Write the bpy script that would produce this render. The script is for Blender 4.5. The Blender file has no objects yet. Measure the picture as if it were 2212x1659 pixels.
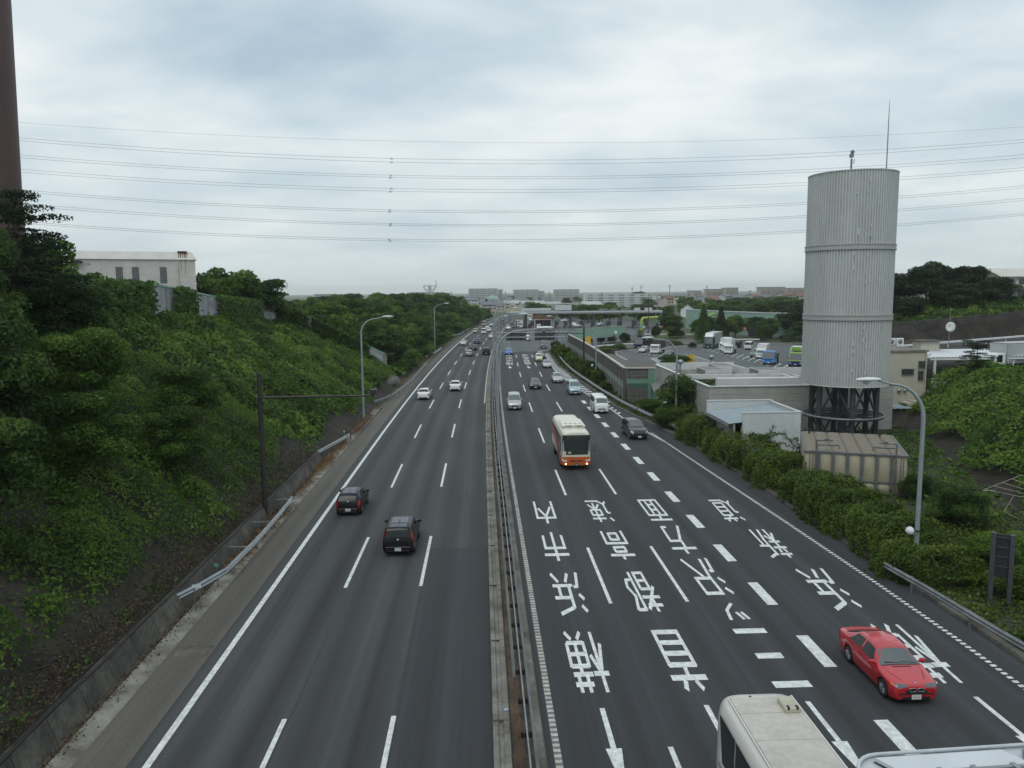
import bpy, bmesh, math, random
import numpy as np
from mathutils import Vector, Matrix
random.seed(7)
RNG = np.random.default_rng(11)
SC = bpy.context.scene
COL = SC.collection
PI = math.pi
R = math.radians

# ------------------------------------------------------------------ camera
H = 14.5
CM = np.array([[0.99918772, -0.03935515, -0.00866437],
               [-0.01328562, -0.11872689, -0.99283806],
               [0.0380446, 0.99214671, -0.11915331]])     # rows: right, down, forward
cam_d = bpy.data.cameras.new("camera")
cam_d.sensor_width = 36.0
cam_d.lens = 27.0
cam_d.clip_start = 0.1
cam_d.clip_end = 30000
cam = bpy.data.objects.new("camera", cam_d)
COL.objects.link(cam)
r_, d_, f_ = CM
cam.matrix_world = Matrix(((r_[0], -d_[0], -f_[0], 0), (r_[1], -d_[1], -f_[1], 0), (r_[2], -d_[2], -f_[2], H), (0, 0, 0, 1)))
SC.camera = cam

# ------------------------------------------------------------------ sky and sun
SUN_EL, SUN_AZ = R(58), R(205)
W = bpy.data.worlds.new("World")
SC.world = W
W.use_nodes = True
nt = W.node_tree
nt.nodes.clear()
def N(t, **k):
    n = nt.nodes.new(t)
    for a, b in k.items():
        setattr(n, a, b)
    return n
sky = N('ShaderNodeTexSky', sky_type='NISHITA', sun_disc=False, sun_elevation=SUN_EL, sun_rotation=SUN_AZ)
bg1 = N('ShaderNodeBackground'); bg1.inputs[1].default_value = 0.1
nt.links.new(sky.outputs[0], bg1.inputs[0])
tc = N('ShaderNodeTexCoord')
sep = N('ShaderNodeSeparateXYZ')
nt.links.new(tc.outputs['Generated'], sep.inputs[0])
ad = N('ShaderNodeMath', operation='ADD'); ad.inputs[1].default_value = 0.20
mx = N('ShaderNodeMath', operation='MAXIMUM'); mx.inputs[1].default_value = 0.0
nt.links.new(sep.outputs[2], mx.inputs[0]); nt.links.new(mx.outputs[0], ad.inputs[0])
dx = N('ShaderNodeMath', operation='DIVIDE'); dy = N('ShaderNodeMath', operation='DIVIDE')
nt.links.new(sep.outputs[0], dx.inputs[0]); nt.links.new(ad.outputs[0], dx.inputs[1])
nt.links.new(sep.outputs[1], dy.inputs[0]); nt.links.new(ad.outputs[0], dy.inputs[1])
cmb = N('ShaderNodeCombineXYZ')
nt.links.new(dx.outputs[0], cmb.inputs[0]); nt.links.new(dy.outputs[0], cmb.inputs[1])
mp = N('ShaderNodeMapping'); mp.inputs['Scale'].default_value = (0.72, 0.95, 1); mp.inputs['Rotation'].default_value = (0, 0, 0.35)
mp.inputs['Location'].default_value = (2.3, 0.4, 0)
nt.links.new(cmb.outputs[0], mp.inputs[0])
ns = N('ShaderNodeTexNoise'); ns.inputs['Scale'].default_value = 1.75; ns.inputs['Detail'].default_value = 5; ns.inputs['Roughness'].default_value = 0.5
ns.inputs['Distortion'].default_value = 0.15
nt.links.new(mp.outputs[0], ns.inputs[0])
cr = N('ShaderNodeValToRGB')
el = cr.color_ramp.elements
el[0].position = 0.30; el[0].color = (0.44, 0.56, 0.655, 1)
el[1].position = 0.66; el[1].color = (0.87, 0.91, 0.915, 1)
e3 = el.new(0.47); e3.color = (0.635, 0.735, 0.785, 1)
nt.links.new(ns.outputs[0], cr.inputs[0])
hz = N('ShaderNodeMapRange'); hz.inputs[1].default_value = 0.0; hz.inputs[2].default_value = 0.22; hz.inputs[3].default_value = 0.75; hz.inputs[4].default_value = 0.0
nt.links.new(mx.outputs[0], hz.inputs[0])
mixc = N('ShaderNodeMix', data_type='RGBA')
mixc.inputs[7].default_value = (0.62, 0.70, 0.715, 1)
nt.links.new(hz.outputs[0], mixc.inputs[0]); nt.links.new(cr.outputs[0], mixc.inputs[6])
bg2 = N('ShaderNodeBackground'); bg2.inputs[1].default_value = 1.06
nt.links.new(mixc.outputs[2], bg2.inputs[0])
ms = N('ShaderNodeMixShader'); ms.inputs[0].default_value = 0.94
nt.links.new(bg1.outputs[0], ms.inputs[1]); nt.links.new(bg2.outputs[0], ms.inputs[2])
wo = N('ShaderNodeOutputWorld')
nt.links.new(ms.outputs[0], wo.inputs[0])

sun_d = bpy.data.lights.new("sun", 'SUN')
sun_d.energy = 1.0
sun_d.angle = R(35)
sun_d.color = (1.0, 0.97, 0.92)
sun = bpy.data.objects.new("sun", sun_d)
COL.objects.link(sun)
# direction of travel of the light: from azimuth SUN_AZ (clockwise from +Y) down to the ground
sv = Vector((math.sin(SUN_AZ) * math.cos(SUN_EL), math.cos(SUN_AZ) * math.cos(SUN_EL), math.sin(SUN_EL)))
sun.rotation_euler = sv.to_track_quat('Z', 'Y').to_euler()
vs = SC.view_settings
vs.view_transform = 'Standard'; vs.look = 'None'; vs.exposure = 0.0; vs.gamma = 1.0; vs.use_curve_mapping = False
SC.render.engine = 'CYCLES'
SC.cycles.use_denoising = True
SC.cycles.max_bounces = 6; SC.cycles.diffuse_bounces = 3; SC.cycles.glossy_bounces = 3; SC.cycles.transparent_max_bounces = 6
SC.cycles.volume_bounces = 1
SC.cycles.caustics_reflective = False; SC.cycles.caustics_refractive = False

# ------------------------------------------------------------------ measuring helpers (survey of the place from the picture)
PXF, PXC, PYC = 1659.0, 1106.0, 829.5
def ray(u, v):
    return CM.T @ np.array([(u - PXC) / PXF, (v - PYC) / PXF, 1.0])
def gz(u, v, z=0.0):
    d = ray(u, v); t = (z - H) / d[2]
    return Vector((d[0] * t, d[1] * t, z))
def gy(u, v, Y):
    d = ray(u, v); t = Y / d[1]
    return Vector((d[0] * t, Y, H + d[2] * t))
def cv(Y):                       # the motorway bends gently to the right beyond Y = 60
    return 1.42e-4 * max(0.0, Y - 60.0) ** 2
def rp(X, Y, z=0.0):
    return Vector((X + cv(Y), Y, z))

# ------------------------------------------------------------------ materials
MATS = {}
def M(name, col=(0.5, 0.5, 0.5), rough=0.6, metal=0.0, var=0.12, scale=3.0, bump=0.0, bscale=None, spec=0.5, stretch=(1, 1, 1), col2=None, emit=None, coat=0.0, coords='Object', fine=0.0, fscale=40.0):
    if name in MATS:
        return MATS[name]
    m = bpy.data.materials.new(name); m.use_nodes = True
    t = m.node_tree; b = t.nodes['Principled BSDF']
    b.inputs['Roughness'].default_value = rough; b.inputs['Metallic'].default_value = metal
    b.inputs['Specular IOR Level'].default_value = spec
    if coat:
        b.inputs['Coat Weight'].default_value = coat; b.inputs['Coat Roughness'].default_value = 0.05
    if var > 0 or col2:
        tcn = t.nodes.new('ShaderNodeTexCoord'); mpn = t.nodes.new('ShaderNodeMapping'); mpn.inputs['Scale'].default_value = stretch
        t.links.new(tcn.outputs[coords], mpn.inputs[0])
        nz = t.nodes.new('ShaderNodeTexNoise'); nz.inputs['Scale'].default_value = scale; nz.inputs['Detail'].default_value = 6; nz.inputs['Roughness'].default_value = 0.62
        t.links.new(mpn.outputs[0], nz.inputs[0])
        rm = t.nodes.new('ShaderNodeValToRGB')
        c2 = col2 or tuple(min(1, c * (1 + var)) for c in col); c1 = col if col2 else tuple(c * (1 - var) for c in col)
        rm.color_ramp.elements[0].position = 0.36; rm.color_ramp.elements[0].color = (*c1, 1)
        rm.color_ramp.elements[1].position = 0.66; rm.color_ramp.elements[1].color = (*c2, 1)
        t.links.new(nz.outputs[0], rm.inputs[0])
        out = rm.outputs[0]
        if fine:
            n2 = t.nodes.new('ShaderNodeTexNoise'); n2.inputs['Scale'].default_value = fscale; n2.inputs['Detail'].default_value = 3
            t.links.new(tcn.outputs[coords], n2.inputs[0])
            mr = t.nodes.new('ShaderNodeMapRange'); mr.inputs[1].default_value = 0.3; mr.inputs[2].default_value = 0.7
            mr.inputs[3].default_value = 1 - fine; mr.inputs[4].default_value = 1 + fine
            t.links.new(n2.outputs[0], mr.inputs[0])
            mm = t.nodes.new('ShaderNodeMix'); mm.data_type = 'RGBA'; mm.blend_type = 'MULTIPLY'; mm.inputs[0].default_value = 1
            t.links.new(out, mm.inputs[6]); t.links.new(mr.outputs[0], mm.inputs[7])
            out = mm.outputs[2]
        t.links.new(out, b.inputs['Base Color'])
        if bump:
            bp = t.nodes.new('ShaderNodeBump'); bp.inputs['Strength'].default_value = bump; bp.inputs['Distance'].default_value = 0.02
            nb = t.nodes.new('ShaderNodeTexNoise'); nb.inputs['Scale'].default_value = bscale or scale * 6; nb.inputs['Detail'].default_value = 4
            t.links.new(tcn.outputs[coords], nb.inputs[0]); t.links.new(nb.outputs[0], bp.inputs['Height']); t.links.new(bp.outputs[0], b.inputs['Normal'])
    else:
        b.inputs['Base Color'].default_value = (*col, 1)
    if emit:
        b.inputs['Emission Color'].default_value = (*emit[:3], 1); b.inputs['Emission Strength'].default_value = emit[3]
    MATS[name] = m
    return m

def leaf_mat(name, dark, mid, light, trans=0.25, rough=0.55):
    m = bpy.data.materials.new(name); m.use_nodes = True
    t = m.node_tree; b = t.nodes['Principled BSDF']
    b.inputs['Roughness'].default_value = rough; b.inputs['Specular IOR Level'].default_value = 0.16
    at = t.nodes.new('ShaderNodeAttribute'); at.attribute_name = 'tint'
    oi = t.nodes.new('ShaderNodeObjectInfo')
    ma = t.nodes.new('ShaderNodeMath'); ma.operation = 'MULTIPLY_ADD'; ma.inputs[1].default_value = 0.26; ma.inputs[2].default_value = -0.13
    t.links.new(oi.outputs['Random'], ma.inputs[0])
    sm = t.nodes.new('ShaderNodeMath'); sm.operation = 'ADD'
    t.links.new(at.outputs['Fac'], sm.inputs[0]); t.links.new(ma.outputs[0], sm.inputs[1])
    rm = t.nodes.new('ShaderNodeValToRGB'); e = rm.color_ramp.elements
    e[0].position = 0.05; e[0].color = (*dark, 1); e[1].position = 0.95; e[1].color = (*light, 1)
    q = e.new(0.5); q.color = (*mid, 1)
    t.links.new(sm.outputs[0], rm.inputs[0]); t.links.new(rm.outputs[0], b.inputs['Base Color'])
    tr = t.nodes.new('ShaderNodeBsdfTranslucent'); t.links.new(rm.outputs[0], tr.inputs[0])
    mxs = t.nodes.new('ShaderNodeMixShader'); mxs.inputs[0].default_value = trans
    o = t.nodes['Material Output']
    t.links.new(b.outputs[0], mxs.inputs[1]); t.links.new(tr.outputs[0], mxs.inputs[2]); t.links.new(mxs.outputs[0], o.inputs[0])
    MATS[name] = m
    return m

def asphalt(name, base, band=0.12, patch=0.10):
    """asphalt: fine grain, lengthwise wheel bands and oil lines; UV = metres across / along the road"""
    m = bpy.data.materials.new(name); m.use_nodes = True
    t = m.node_tree; b = t.nodes['Principled BSDF']
    b.inputs['Roughness'].default_value = 0.78; b.inputs['Specular IOR Level'].default_value = 0.35
    uv = t.nodes.new('ShaderNodeUVMap')
    def noise(sx, sy, sc, det, lo, hi, a=0.3, z=0.7):
        mp_ = t.nodes.new('ShaderNodeMapping'); mp_.inputs['Scale'].default_value = (sx, sy, 1)
        t.links.new(uv.outputs[0], mp_.inputs[0])
        n = t.nodes.new('ShaderNodeTexNoise'); n.inputs['Scale'].default_value = sc; n.inputs['Detail'].default_value = det
        t.links.new(mp_.outputs[0], n.inputs[0])
        r = t.nodes.new('ShaderNodeMapRange'); r.inputs[1].default_value = a; r.inputs[2].default_value = z; r.inputs[3].default_value = lo; r.inputs[4].default_value = hi
        t.links.new(n.outputs[0], r.inputs[0]); return r.outputs[0]
    def mul(a_, b_):
        n = t.nodes.new('ShaderNodeMath'); n.operation = 'MULTIPLY'; t.links.new(a_, n.inputs[0]); t.links.new(b_, n.inputs[1]); return n.outputs[0]
    # wheel bands: period of one lane
    sx = t.nodes.new('ShaderNodeSeparateXYZ'); t.links.new(uv.outputs[0], sx.inputs[0])
    mw = t.nodes.new('ShaderNodeMath'); mw.operation = 'MULTIPLY'; mw.inputs[1].default_value = 4 * PI / 3.65; t.links.new(sx.outputs[0], mw.inputs[0])
    sn = t.nodes.new('ShaderNodeMath'); sn.operation = 'SINE'; t.links.new(mw.outputs[0], sn.inputs[0])
    wb = t.nodes.new('ShaderNodeMapRange'); wb.inputs[1].default_value = -1; wb.inputs[2].default_value = 1; wb.inputs[3].default_value = 1 - band; wb.inputs[4].default_value = 1 + band
    t.links.new(sn.outputs[0], wb.inputs[0])
    f = mul(wb.outputs[0], noise(1.6, 0.012, 1.0, 4, 0.80, 1.20))
    f = mul(f, noise(6.0, 0.02, 1.0, 3, 0.90, 1.10))
    f = mul(f, noise(0.25, 0.06, 1.0, 5, 1 - patch, 1 + patch))
    f = mul(f, noise(1, 1, 9.0, 2, 0.90, 1.10))
    f = mul(f, noise(1, 1, 42.0, 2, 0.80, 1.20))
    cmb_ = t.nodes.new('ShaderNodeMix'); cmb_.data_type = 'RGBA'; cmb_.blend_type = 'MULTIPLY'; cmb_.inputs[0].default_value = 1
    cmb_.inputs[6].default_value = (*base, 1); t.links.new(f, cmb_.inputs[7])
    t.links.new(cmb_.outputs[2], b.inputs['Base Color'])
    bp = t.nodes.new('ShaderNodeBump'); bp.inputs['Strength'].default_value = 0.25; bp.inputs['Distance'].default_value = 0.01
    t.links.new(noise(1, 1, 60, 2, 0, 1), bp.inputs['Height']); t.links.new(bp.outputs[0], b.inputs['Normal'])
    MATS[name] = m
    return m

# ------------------------------------------------------------------ mesh and object helpers
def prop(o, label=None, cat=None, group=None, kind=None):
    if label: o['label'] = label
    if cat: o['category'] = cat
    if group: o['group'] = group
    if kind: o['kind'] = kind
    return o
def thing(name, label, cat, loc=(0, 0, 0), rz=0.0, group=None):
    o = bpy.data.objects.new(name, None); COL.objects.link(o)
    o.location = loc; o.rotation_euler = (0, 0, rz); o.empty_display_size = 0.2
    return prop(o, label, cat, group)
def link(name, me, mat=None, parent=None, loc=None, rz=0.0):
    o = bpy.data.objects.new(name, me); COL.objects.link(o)
    if mat is not None and not me.materials:
        me.materials.append(mat)
    if parent: o.parent = parent
    if loc is not None: o.location = loc
    if rz: o.rotation_euler = (0, 0, rz)
    return o
def kids(o):
    return [c for c in bpy.data.objects if c.parent == o]
def dup(root, loc, rz=0.0, label=None, scale=None, group=None, children=None):
    r = root.copy(); COL.objects.link(r); r.location = loc; r.rotation_euler = (0, 0, rz)
    if scale is not None: r.scale = scale
    if label: r['label'] = label
    if group: r['group'] = group
    for ch in (children if children is not None else root.children):
        c = ch.copy(); COL.objects.link(c); c.parent = r
        for g in ch.children:
            d = g.copy(); COL.objects.link(d); d.parent = c
    return r

class MB:
    """collects boxes, tubes, lathes and grids; build() links them as ONE mesh object"""
    def __init__(s):
        s.v = []; s.f = []; s.sm = []; s.mi = []; s.uv = None; s.cm = 0
    def add(s, vs, fs, smooth=False):
        n = len(s.v); s.v += [tuple(p) for p in vs]; s.f += [tuple(i + n for i in f) for f in fs]
        s.sm += [smooth] * len(fs); s.mi += [s.cm] * len(fs); return s
    def box(s, c, d, rz=0.0, bev=0.0):
        cx, cy, cz = c; a, b, h = d[0] / 2, d[1] / 2, d[2] / 2
        ca, sa = math.cos(rz), math.sin(rz)
        P = lambda x, y, z: (cx + x * ca - y * sa, cy + x * sa + y * ca, cz + z)
        if bev <= 0:
            vs = [P(x, y, z) for z in (-h, h) for x, y in ((-a, -b), (a, -b), (a, b), (-a, b))]
            return s.add(vs, [(3, 2, 1, 0), (4, 5, 6, 7), (0, 1, 5, 4), (1, 2, 6, 5), (2, 3, 7, 6), (3, 0, 4, 7)])
        e = min(bev, a * .9, b * .9, h * .9)
        ring = lambda i, z: [P(x, y, z) for x, y in ((-a + i, -b), (a - i, -b), (a, -b + i), (a, b - i), (a - i, b), (-a + i, b), (-a, b - i), (-a, -b + i))]
        inner = lambda z: [P(x, y, z) for x, y in ((-a + 2 * e, -b + e), (a - 2 * e, -b + e), (a - e, -b + 2 * e), (a - e, b - 2 * e), (a - 2 * e, b - e), (-a + 2 * e, b - e), (-a + e, b - 2 * e), (-a + e, -b + 2 * e))]
        vs = inner(-h) + ring(e, -h + e) + ring(e, h - e) + inner(h)
        fs = [tuple(range(7, -1, -1)), tuple(range(24, 32))]
        for k in range(3):
            for i in range(8):
                j = (i + 1) % 8
                fs.append((k * 8 + i, k * 8 + j, k * 8 + 8 + j, k * 8 + 8 + i))
        return s.add(vs, fs)
    def quad(s, a, b, c, d):
        return s.add([a, b, c, d], [(0, 1, 2, 3)])
    def poly(s, pts):
        return s.add(pts, [tuple(range(len(pts)))])
    def tube(s, pts, r, n=8, cap=True, smooth=True):
        pts = [Vector(p) for p in pts]; rs = r if isinstance(r, (list, tuple)) else [r] * len(pts)
        vs = []; fs = []
        prev = None
        for i, p in enumerate(pts):
            t = (pts[min(i + 1, len(pts) - 1)] - pts[max(i - 1, 0)]).normalized()
            if prev is None:
                ref = Vector((0, 0, 1)) if abs(t.z) < .9 else Vector((1, 0, 0))
                a = t.cross(ref).normalized()
            else:
                a = (prev - t * prev.dot(t)).normalized()
            prev = a; b = t.cross(a)
            for k in range(n):
                q = 2 * PI * k / n
                vs.append(p + (a * math.cos(q) + b * math.sin(q)) * rs[i])
        for i in range(len(pts) - 1):
            for k in range(n):
                l = (k + 1) % n
                fs.append((i * n + k, i * n + l, i * n + n + l, i * n + n + k))
        s.add(vs, fs, smooth)
        if cap:
            m = len(pts) - 1
            s.add(vs[:n], [tuple(range(n - 1, -1, -1))]); s.add(vs[m * n:], [tuple(range(n))])
        return s
    def lathe(s, prof, n=16, c=(0, 0, 0), axis='z', smooth=True):
        vs = []; fs = []
        for (r, h) in prof:
            for k in range(n):
                q = 2 * PI * k / n; x, y = r * math.cos(q), r * math.sin(q)
                p = (x, y, h) if axis == 'z' else ((h, x, y) if axis == 'x' else (y, h, x))
                vs.append((p[0] + c[0], p[1] + c[1], p[2] + c[2]))
        for i in range(len(prof) - 1):
            for k in range(n):
                l = (k + 1) % n
                fs.append((i * n + k, i * n + l, i * n + n + l, i * n + n + k))
        return s.add(vs, fs, smooth)
    def prism(s, pts, z0, z1):
        n = len(pts)
        vs = [(p[0], p[1], z0) for p in pts] + [(p[0], p[1], z1) for p in pts]
        return s.add(vs, [tuple(range(n - 1, -1, -1)), tuple(range(n, 2 * n))] + [(i, (i + 1) % n, n + (i + 1) % n, n + i) for i in range(n)])
    def sweep(s, path, prof, smooth=False, closed=True):
        """profile (offset to the right, height) swept along a ground path"""
        path = [Vector(p) for p in path]; n = len(prof); vs = []; fs = []
        for i, p in enumerate(path):
            t = (path[min(i + 1, len(path) - 1)] - path[max(i - 1, 0)]); t.z = 0; t.normalize()
            nr = Vector((t.y, -t.x, 0))
            for (o, h) in prof:
                vs.append(p + nr * o + Vector((0, 0, h)))
        for i in range(len(path) - 1):
            for k in range(n if closed else n - 1):
                l = (k + 1) % n
                fs.append((i * n + k, i * n + n + k, i * n + n + l, i * n + l))
        s.add(vs, fs, smooth)
        if closed and n > 2:
            s.add(vs[:n], [tuple(range(n))]); s.add(vs[-n:], [tuple(range(n - 1, -1, -1))])
        return s
    def mesh(s, name):
        me = bpy.data.meshes.new(name)
        me.from_pydata(s.v, [], s.f)
        me.polygons.foreach_set('use_smooth', s.sm)
        if any(s.mi): me.polygons.foreach_set('material_index', s.mi)
        me.update()
        return me
    def build(s, name, mat=None, parent=None, loc=None, rz=0.0):
        return link(name, s.mesh(name), mat, parent, loc, rz)

def structure(o, label=None):
    o['kind'] = 'structure'
    if label: o['label'] = label
    return o

# ------------------------------------------------------------------ foliage
def leaf_mesh(name, P, Nn, size, tint, aspect=0.6, rnd=0.6, seed=0, fold=0.25):
    """one small rhombic leaf per point, turned about its normal; 'tint' is stored per vertex"""
    rg = np.random.default_rng(seed)
    n = len(P)
    Nn = Nn + rg.normal(0, rnd, (n, 3)); Nn /= np.linalg.norm(Nn, axis=1)[:, None] + 1e-9
    a = rg.normal(0, 1, (n, 3)); a[:, 2] -= 0.35
    a -= Nn * (a * Nn).sum(1)[:, None]; a /= np.linalg.norm(a, axis=1)[:, None] + 1e-9
    b = np.cross(Nn, a)
    L = (size if np.ndim(size) else np.full(n, size))[:, None] * rg.uniform(0.7, 1.3, (n, 1))
    Wd = L * aspect
    v = np.empty((n, 4, 3))
    v[:, 0] = P - a * L * 0.5
    v[:, 1] = P + b * Wd * 0.5 + a * L * 0.05 - Nn * L * fold * 0.5
    v[:, 2] = P + a * L * 0.5 - Nn * L * fold * 0.6
    v[:, 3] = P - b * Wd * 0.5 + a * L * 0.05 - Nn * L * fold * 0.5
    me = bpy.data.meshes.new(name)
    me.vertices.add(n * 4); me.vertices.foreach_set('co', v.reshape(-1).astype(np.float32))
    me.loops.add(n * 4); me.loops.foreach_set('vertex_index', np.arange(n * 4, dtype=np.int32))
    me.polygons.add(n); me.polygons.foreach_set('loop_start', np.arange(0, n * 4, 4, dtype=np.int32))
    me.update(calc_edges=True)
    at = me.attributes.new('tint', 'FLOAT', 'POINT')
    at.data.foreach_set('value', np.repeat(tint, 4).astype(np.float32))
    return me

def crown_points(rg, n, lobes, jitter=0.14, inner=0.25):
    """points and outward directions on a cloud of ellipsoidal lobes: list of (cx,cy,cz,rx,ry,rz,tint)"""
    L = np.array(lobes); w = L[:, 3] * L[:, 5]; w = w / w.sum()
    k = rg.choice(len(L), n, p=w)
    d = rg.normal(0, 1, (n, 3)); d /= np.linalg.norm(d, axis=1)[:, None]
    d[:, 2] = np.where((d[:, 2] < -0.35) & (rg.random(n) < 0.7), -d[:, 2], d[:, 2])
    rad = 1 - np.abs(rg.normal(0, jitter, n)); deep = rg.random(n) < inner; rad[deep] *= rg.uniform(0.45, 0.9, deep.sum())
    P = L[k, :3] + d * L[k, 3:6] * rad[:, None]
    t = L[k, 6] + rg.normal(0, 0.13, n)
    return P, d, np.clip(t, 0, 1)

def make_crown(seed, n=1800, leaf=0.10, kind='round'):
    """crown in a unit space: base z=0, top z=1, radius about 0.5"""
    rg = np.random.default_rng(seed); lobes = []
    if kind == 'round':
        m = 27
        for i in range(m):
            z = rg.uniform(0.18, 0.82); rr = 0.36 * math.sqrt(max(0.06, 1 - ((z - 0.45) / 0.55) ** 2)) * rg.uniform(0.55, 1.08)
            q = i * 2.399 + rg.uniform(-.4, .4); s_ = rg.uniform(0.09, 0.20)
            lobes.append((rr * 1.06 * math.cos(q), rr * math.sin(q) * 1.06, z, s_ * 1.2, s_ * 1.2, s_ * .8, rg.uniform(0.12, 0.85)))
        lobes.append((0, 0, 0.5, .3, .3, .34, .3))
    elif kind == 'cone':
        for i in range(18):
            z = i / 17; rr = 0.30 * (1 - z) ** 0.8 + .02
            for q in range(3):
                a = q * 2.1 + i * 1.3
                lobes.append((rr * .6 * math.cos(a), rr * .6 * math.sin(a), 0.05 + z * .9, rr * .7 + .03, rr * .7 + .03, .09, rg.uniform(.2, .6)))
    elif kind == 'airy':        # open sprays with gaps
        for i in range(95):
            z = rg.uniform(0.08, 0.97); q = i * 2.399; rr = rg.uniform(.04, .50) * (1.12 - .62 * z)
            s_ = rg.uniform(0.035, 0.075)
            lobes.append((rr * math.cos(q), rr * math.sin(q), z + .05 * (rr - .2), s_ * 2.2, s_ * 2.2, s_ * .45, rg.uniform(0.15, 0.7)))
    else:                        # dome: low rounded bush
        for i in range(15):
            q = i * 2.399; z = rg.uniform(.2, .72); rr = .36 * math.sqrt(max(.05, 1 - (z / .95) ** 2)) * rg.uniform(.6, 1.1); s_ = rg.uniform(.15, .25)
            lobes.append((rr * math.cos(q), rr * math.sin(q), z, s_, s_, s_ * .9, rg.uniform(.25, .7)))
        lobes.append((0, 0, .35, .38, .38, .45, .3))
    P, d, t = crown_points(rg, n, lobes)
    t = np.clip(t + 0.12 * (rg.random(n) < .12), 0, 1)
    return leaf_mesh('crown', P, d, leaf, t, seed=seed + 1, rnd=.55), lobes

def trunk_mesh(seed, hgt, r, lobes=None, cs=(1, 1, 1), z0=0.0):
    """tapered trunk with limbs reaching into the crown"""
    rg = random.Random(seed); mb = MB()
    pts = [(0, 0, -0.4), (rg.uniform(-.1, .1) * r, 0, hgt * .3), (rg.uniform(-.6, .6) * r, rg.uniform(-.6, .6) * r, hgt * .65), (0, 0, hgt)]
    mb.tube(pts, [r * 1.25, r, r * .75, r * .3], 7)
    if lobes:
        for L in lobes[:9]:
            b = Vector((0, 0, hgt * rg.uniform(.35, .7))); e = Vector((L[0] * cs[0], L[1] * cs[1], z0 + L[2] * cs[2]))
            mb.tube([b, (b + e) / 2 + Vector((0, 0, .08 * hgt)), e], [r * .42, r * .28, r * .1], 5)
    return mb.mesh('trunk')
# ------------------------------------------------------------------ palette
ASPH_L = asphalt('asphalt_worn', (0.047, 0.050, 0.052), band=.22, patch=.18)
ASPH_R = asphalt('asphalt_new', (0.037, 0.040, 0.044), band=0.13, patch=0.12)
ASPH_N = asphalt('asphalt_patch', (0.036, 0.039, 0.043), band=0.08, patch=0.06)
SHOULDER = asphalt('shoulder_brown', (0.098, 0.092, 0.080), band=0.03, patch=0.16)
LOT = asphalt('asphalt_lot', (0.090, 0.098, 0.102), band=0.02, patch=0.12)
PAINT = M('road_paint', (0.47, 0.49, 0.485), 0.6, col2=(.74, .77, .76), scale=4.0, fine=0.18, fscale=30)
PAINT_W = M('road_paint_worn', (0.44, 0.44, 0.40), 0.7, var=0.25, scale=2, fine=0.2, fscale=14)
CONC = M('concrete_weathered', (0.095, 0.088, 0.072), 0.85, col2=(.25, .245, .22), scale=0.8, bump=0.3, fine=0.15, fscale=9)
CONC_D = M('concrete_dark', (0.085, 0.080, 0.068), 0.9, var=0.45, scale=0.7, bump=0.4, fine=0.22, fscale=6)
CONC_L = M('concrete_light', (0.33, 0.33, 0.31), 0.85, var=0.18, scale=0.6, bump=0.15, fine=0.1, fscale=12)
DIRT = M('dirt', (0.075, 0.058, 0.040), 0.95, var=0.5, scale=0.8, bump=0.5, fine=0.3, fscale=8)
SOIL = M('dark_soil', (0.023, 0.020, 0.014), 0.95, var=0.5, scale=0.5, bump=0.5, fine=0.3, fscale=5)  # dark brown bare earth of the banks
GROUND = M('meadow_ground', (0.050, 0.066, 0.028), 0.95, var=0.4, scale=0.03, fine=0.25, fscale=0.6)
STEEL = M('galvanised_steel', (0.31, 0.335, 0.345), 0.42, 0.75, var=0.16, scale=1.5, fine=0.1, fscale=9)
STEEL_D = M('dull_steel', (0.20, 0.215, 0.22), 0.55, 0.5, var=0.25, scale=1.6)
RUST = M('rusted_steel', (0.105, 0.055, 0.034), 0.8, 0.2, var=0.45, scale=2.5)
POLE_G = M('pole_grey', (0.27, 0.32, 0.325), 0.5, 0.2, var=0.10, scale=1.0)
POLE_B = M('pole_brown', (0.030, 0.028, 0.027), 0.5, 0.1, var=0.2, scale=1.0)
BLACK = M('black_plastic', (0.012, 0.012, 0.013), 0.5, var=0.2)
WHITE = M('white_paint', (0.66, 0.68, 0.68), 0.5, var=0.05, scale=0.8)
LAMPW = M('lamp_cover', (0.62, 0.65, 0.66), 0.3, var=0.05)
DRY = M('dry_grass', (0.20, 0.125, 0.055), 0.9, var=0.3)
FARG = M('dull_white_render', (0.42, 0.42, 0.41), 0.8, var=0.1, scale=0.05)

# ------------------------------------------------------------------ ground, carriageways
mb = MB(); mb.quad((-7000, -60, -0.12), (7000, -60, -0.12), (7000, 9000, -0.12), (-7000, 9000, -0.12))
structure(mb.build('ground', GROUND))

def strip(name, xl, xr, Ys, z, mat, nx=1, bend=True, zl=None, zr=None):
    """road sheet between two edges, UV in metres"""
    V = []; F = []; U = []
    fx = lambda x, Y: x(Y) if callable(x) else x
    for Y in Ys:
        a, b = fx(xl, Y), fx(xr, Y); c = cv(Y) if bend else 0
        for i in range(nx + 1):
            x = a + (b - a) * i / nx
            zz = z if zl is None else zl + (zr - zl) * i / nx
            V.append((x + c, Y, zz)); U.append((x, Y))
    for j in range(len(Ys) - 1):
        for i in range(nx):
            k = j * (nx + 1) + i
            F.append((k, k + 1, k + nx + 2, k + nx + 1))
    me = bpy.data.meshes.new(name); me.from_pydata(V, [], F)
    uv = me.uv_layers.new(name='UVMap')
    li = np.empty(len(me.loops), dtype=np.int32); me.loops.foreach_get('vertex_index', li)
    uv.data.foreach_set('uv', np.array(U, dtype=np.float32)[li].reshape(-1))
    return link(name, me, mat)
def interp(tab):
    xs = [t[0] for t in tab]; ys = [t[1] for t in tab]
    return lambda Y: float(np.interp(Y, xs, ys))
Y_ALL = [0, 30, 60] + list(range(80, 760, 20))
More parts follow.
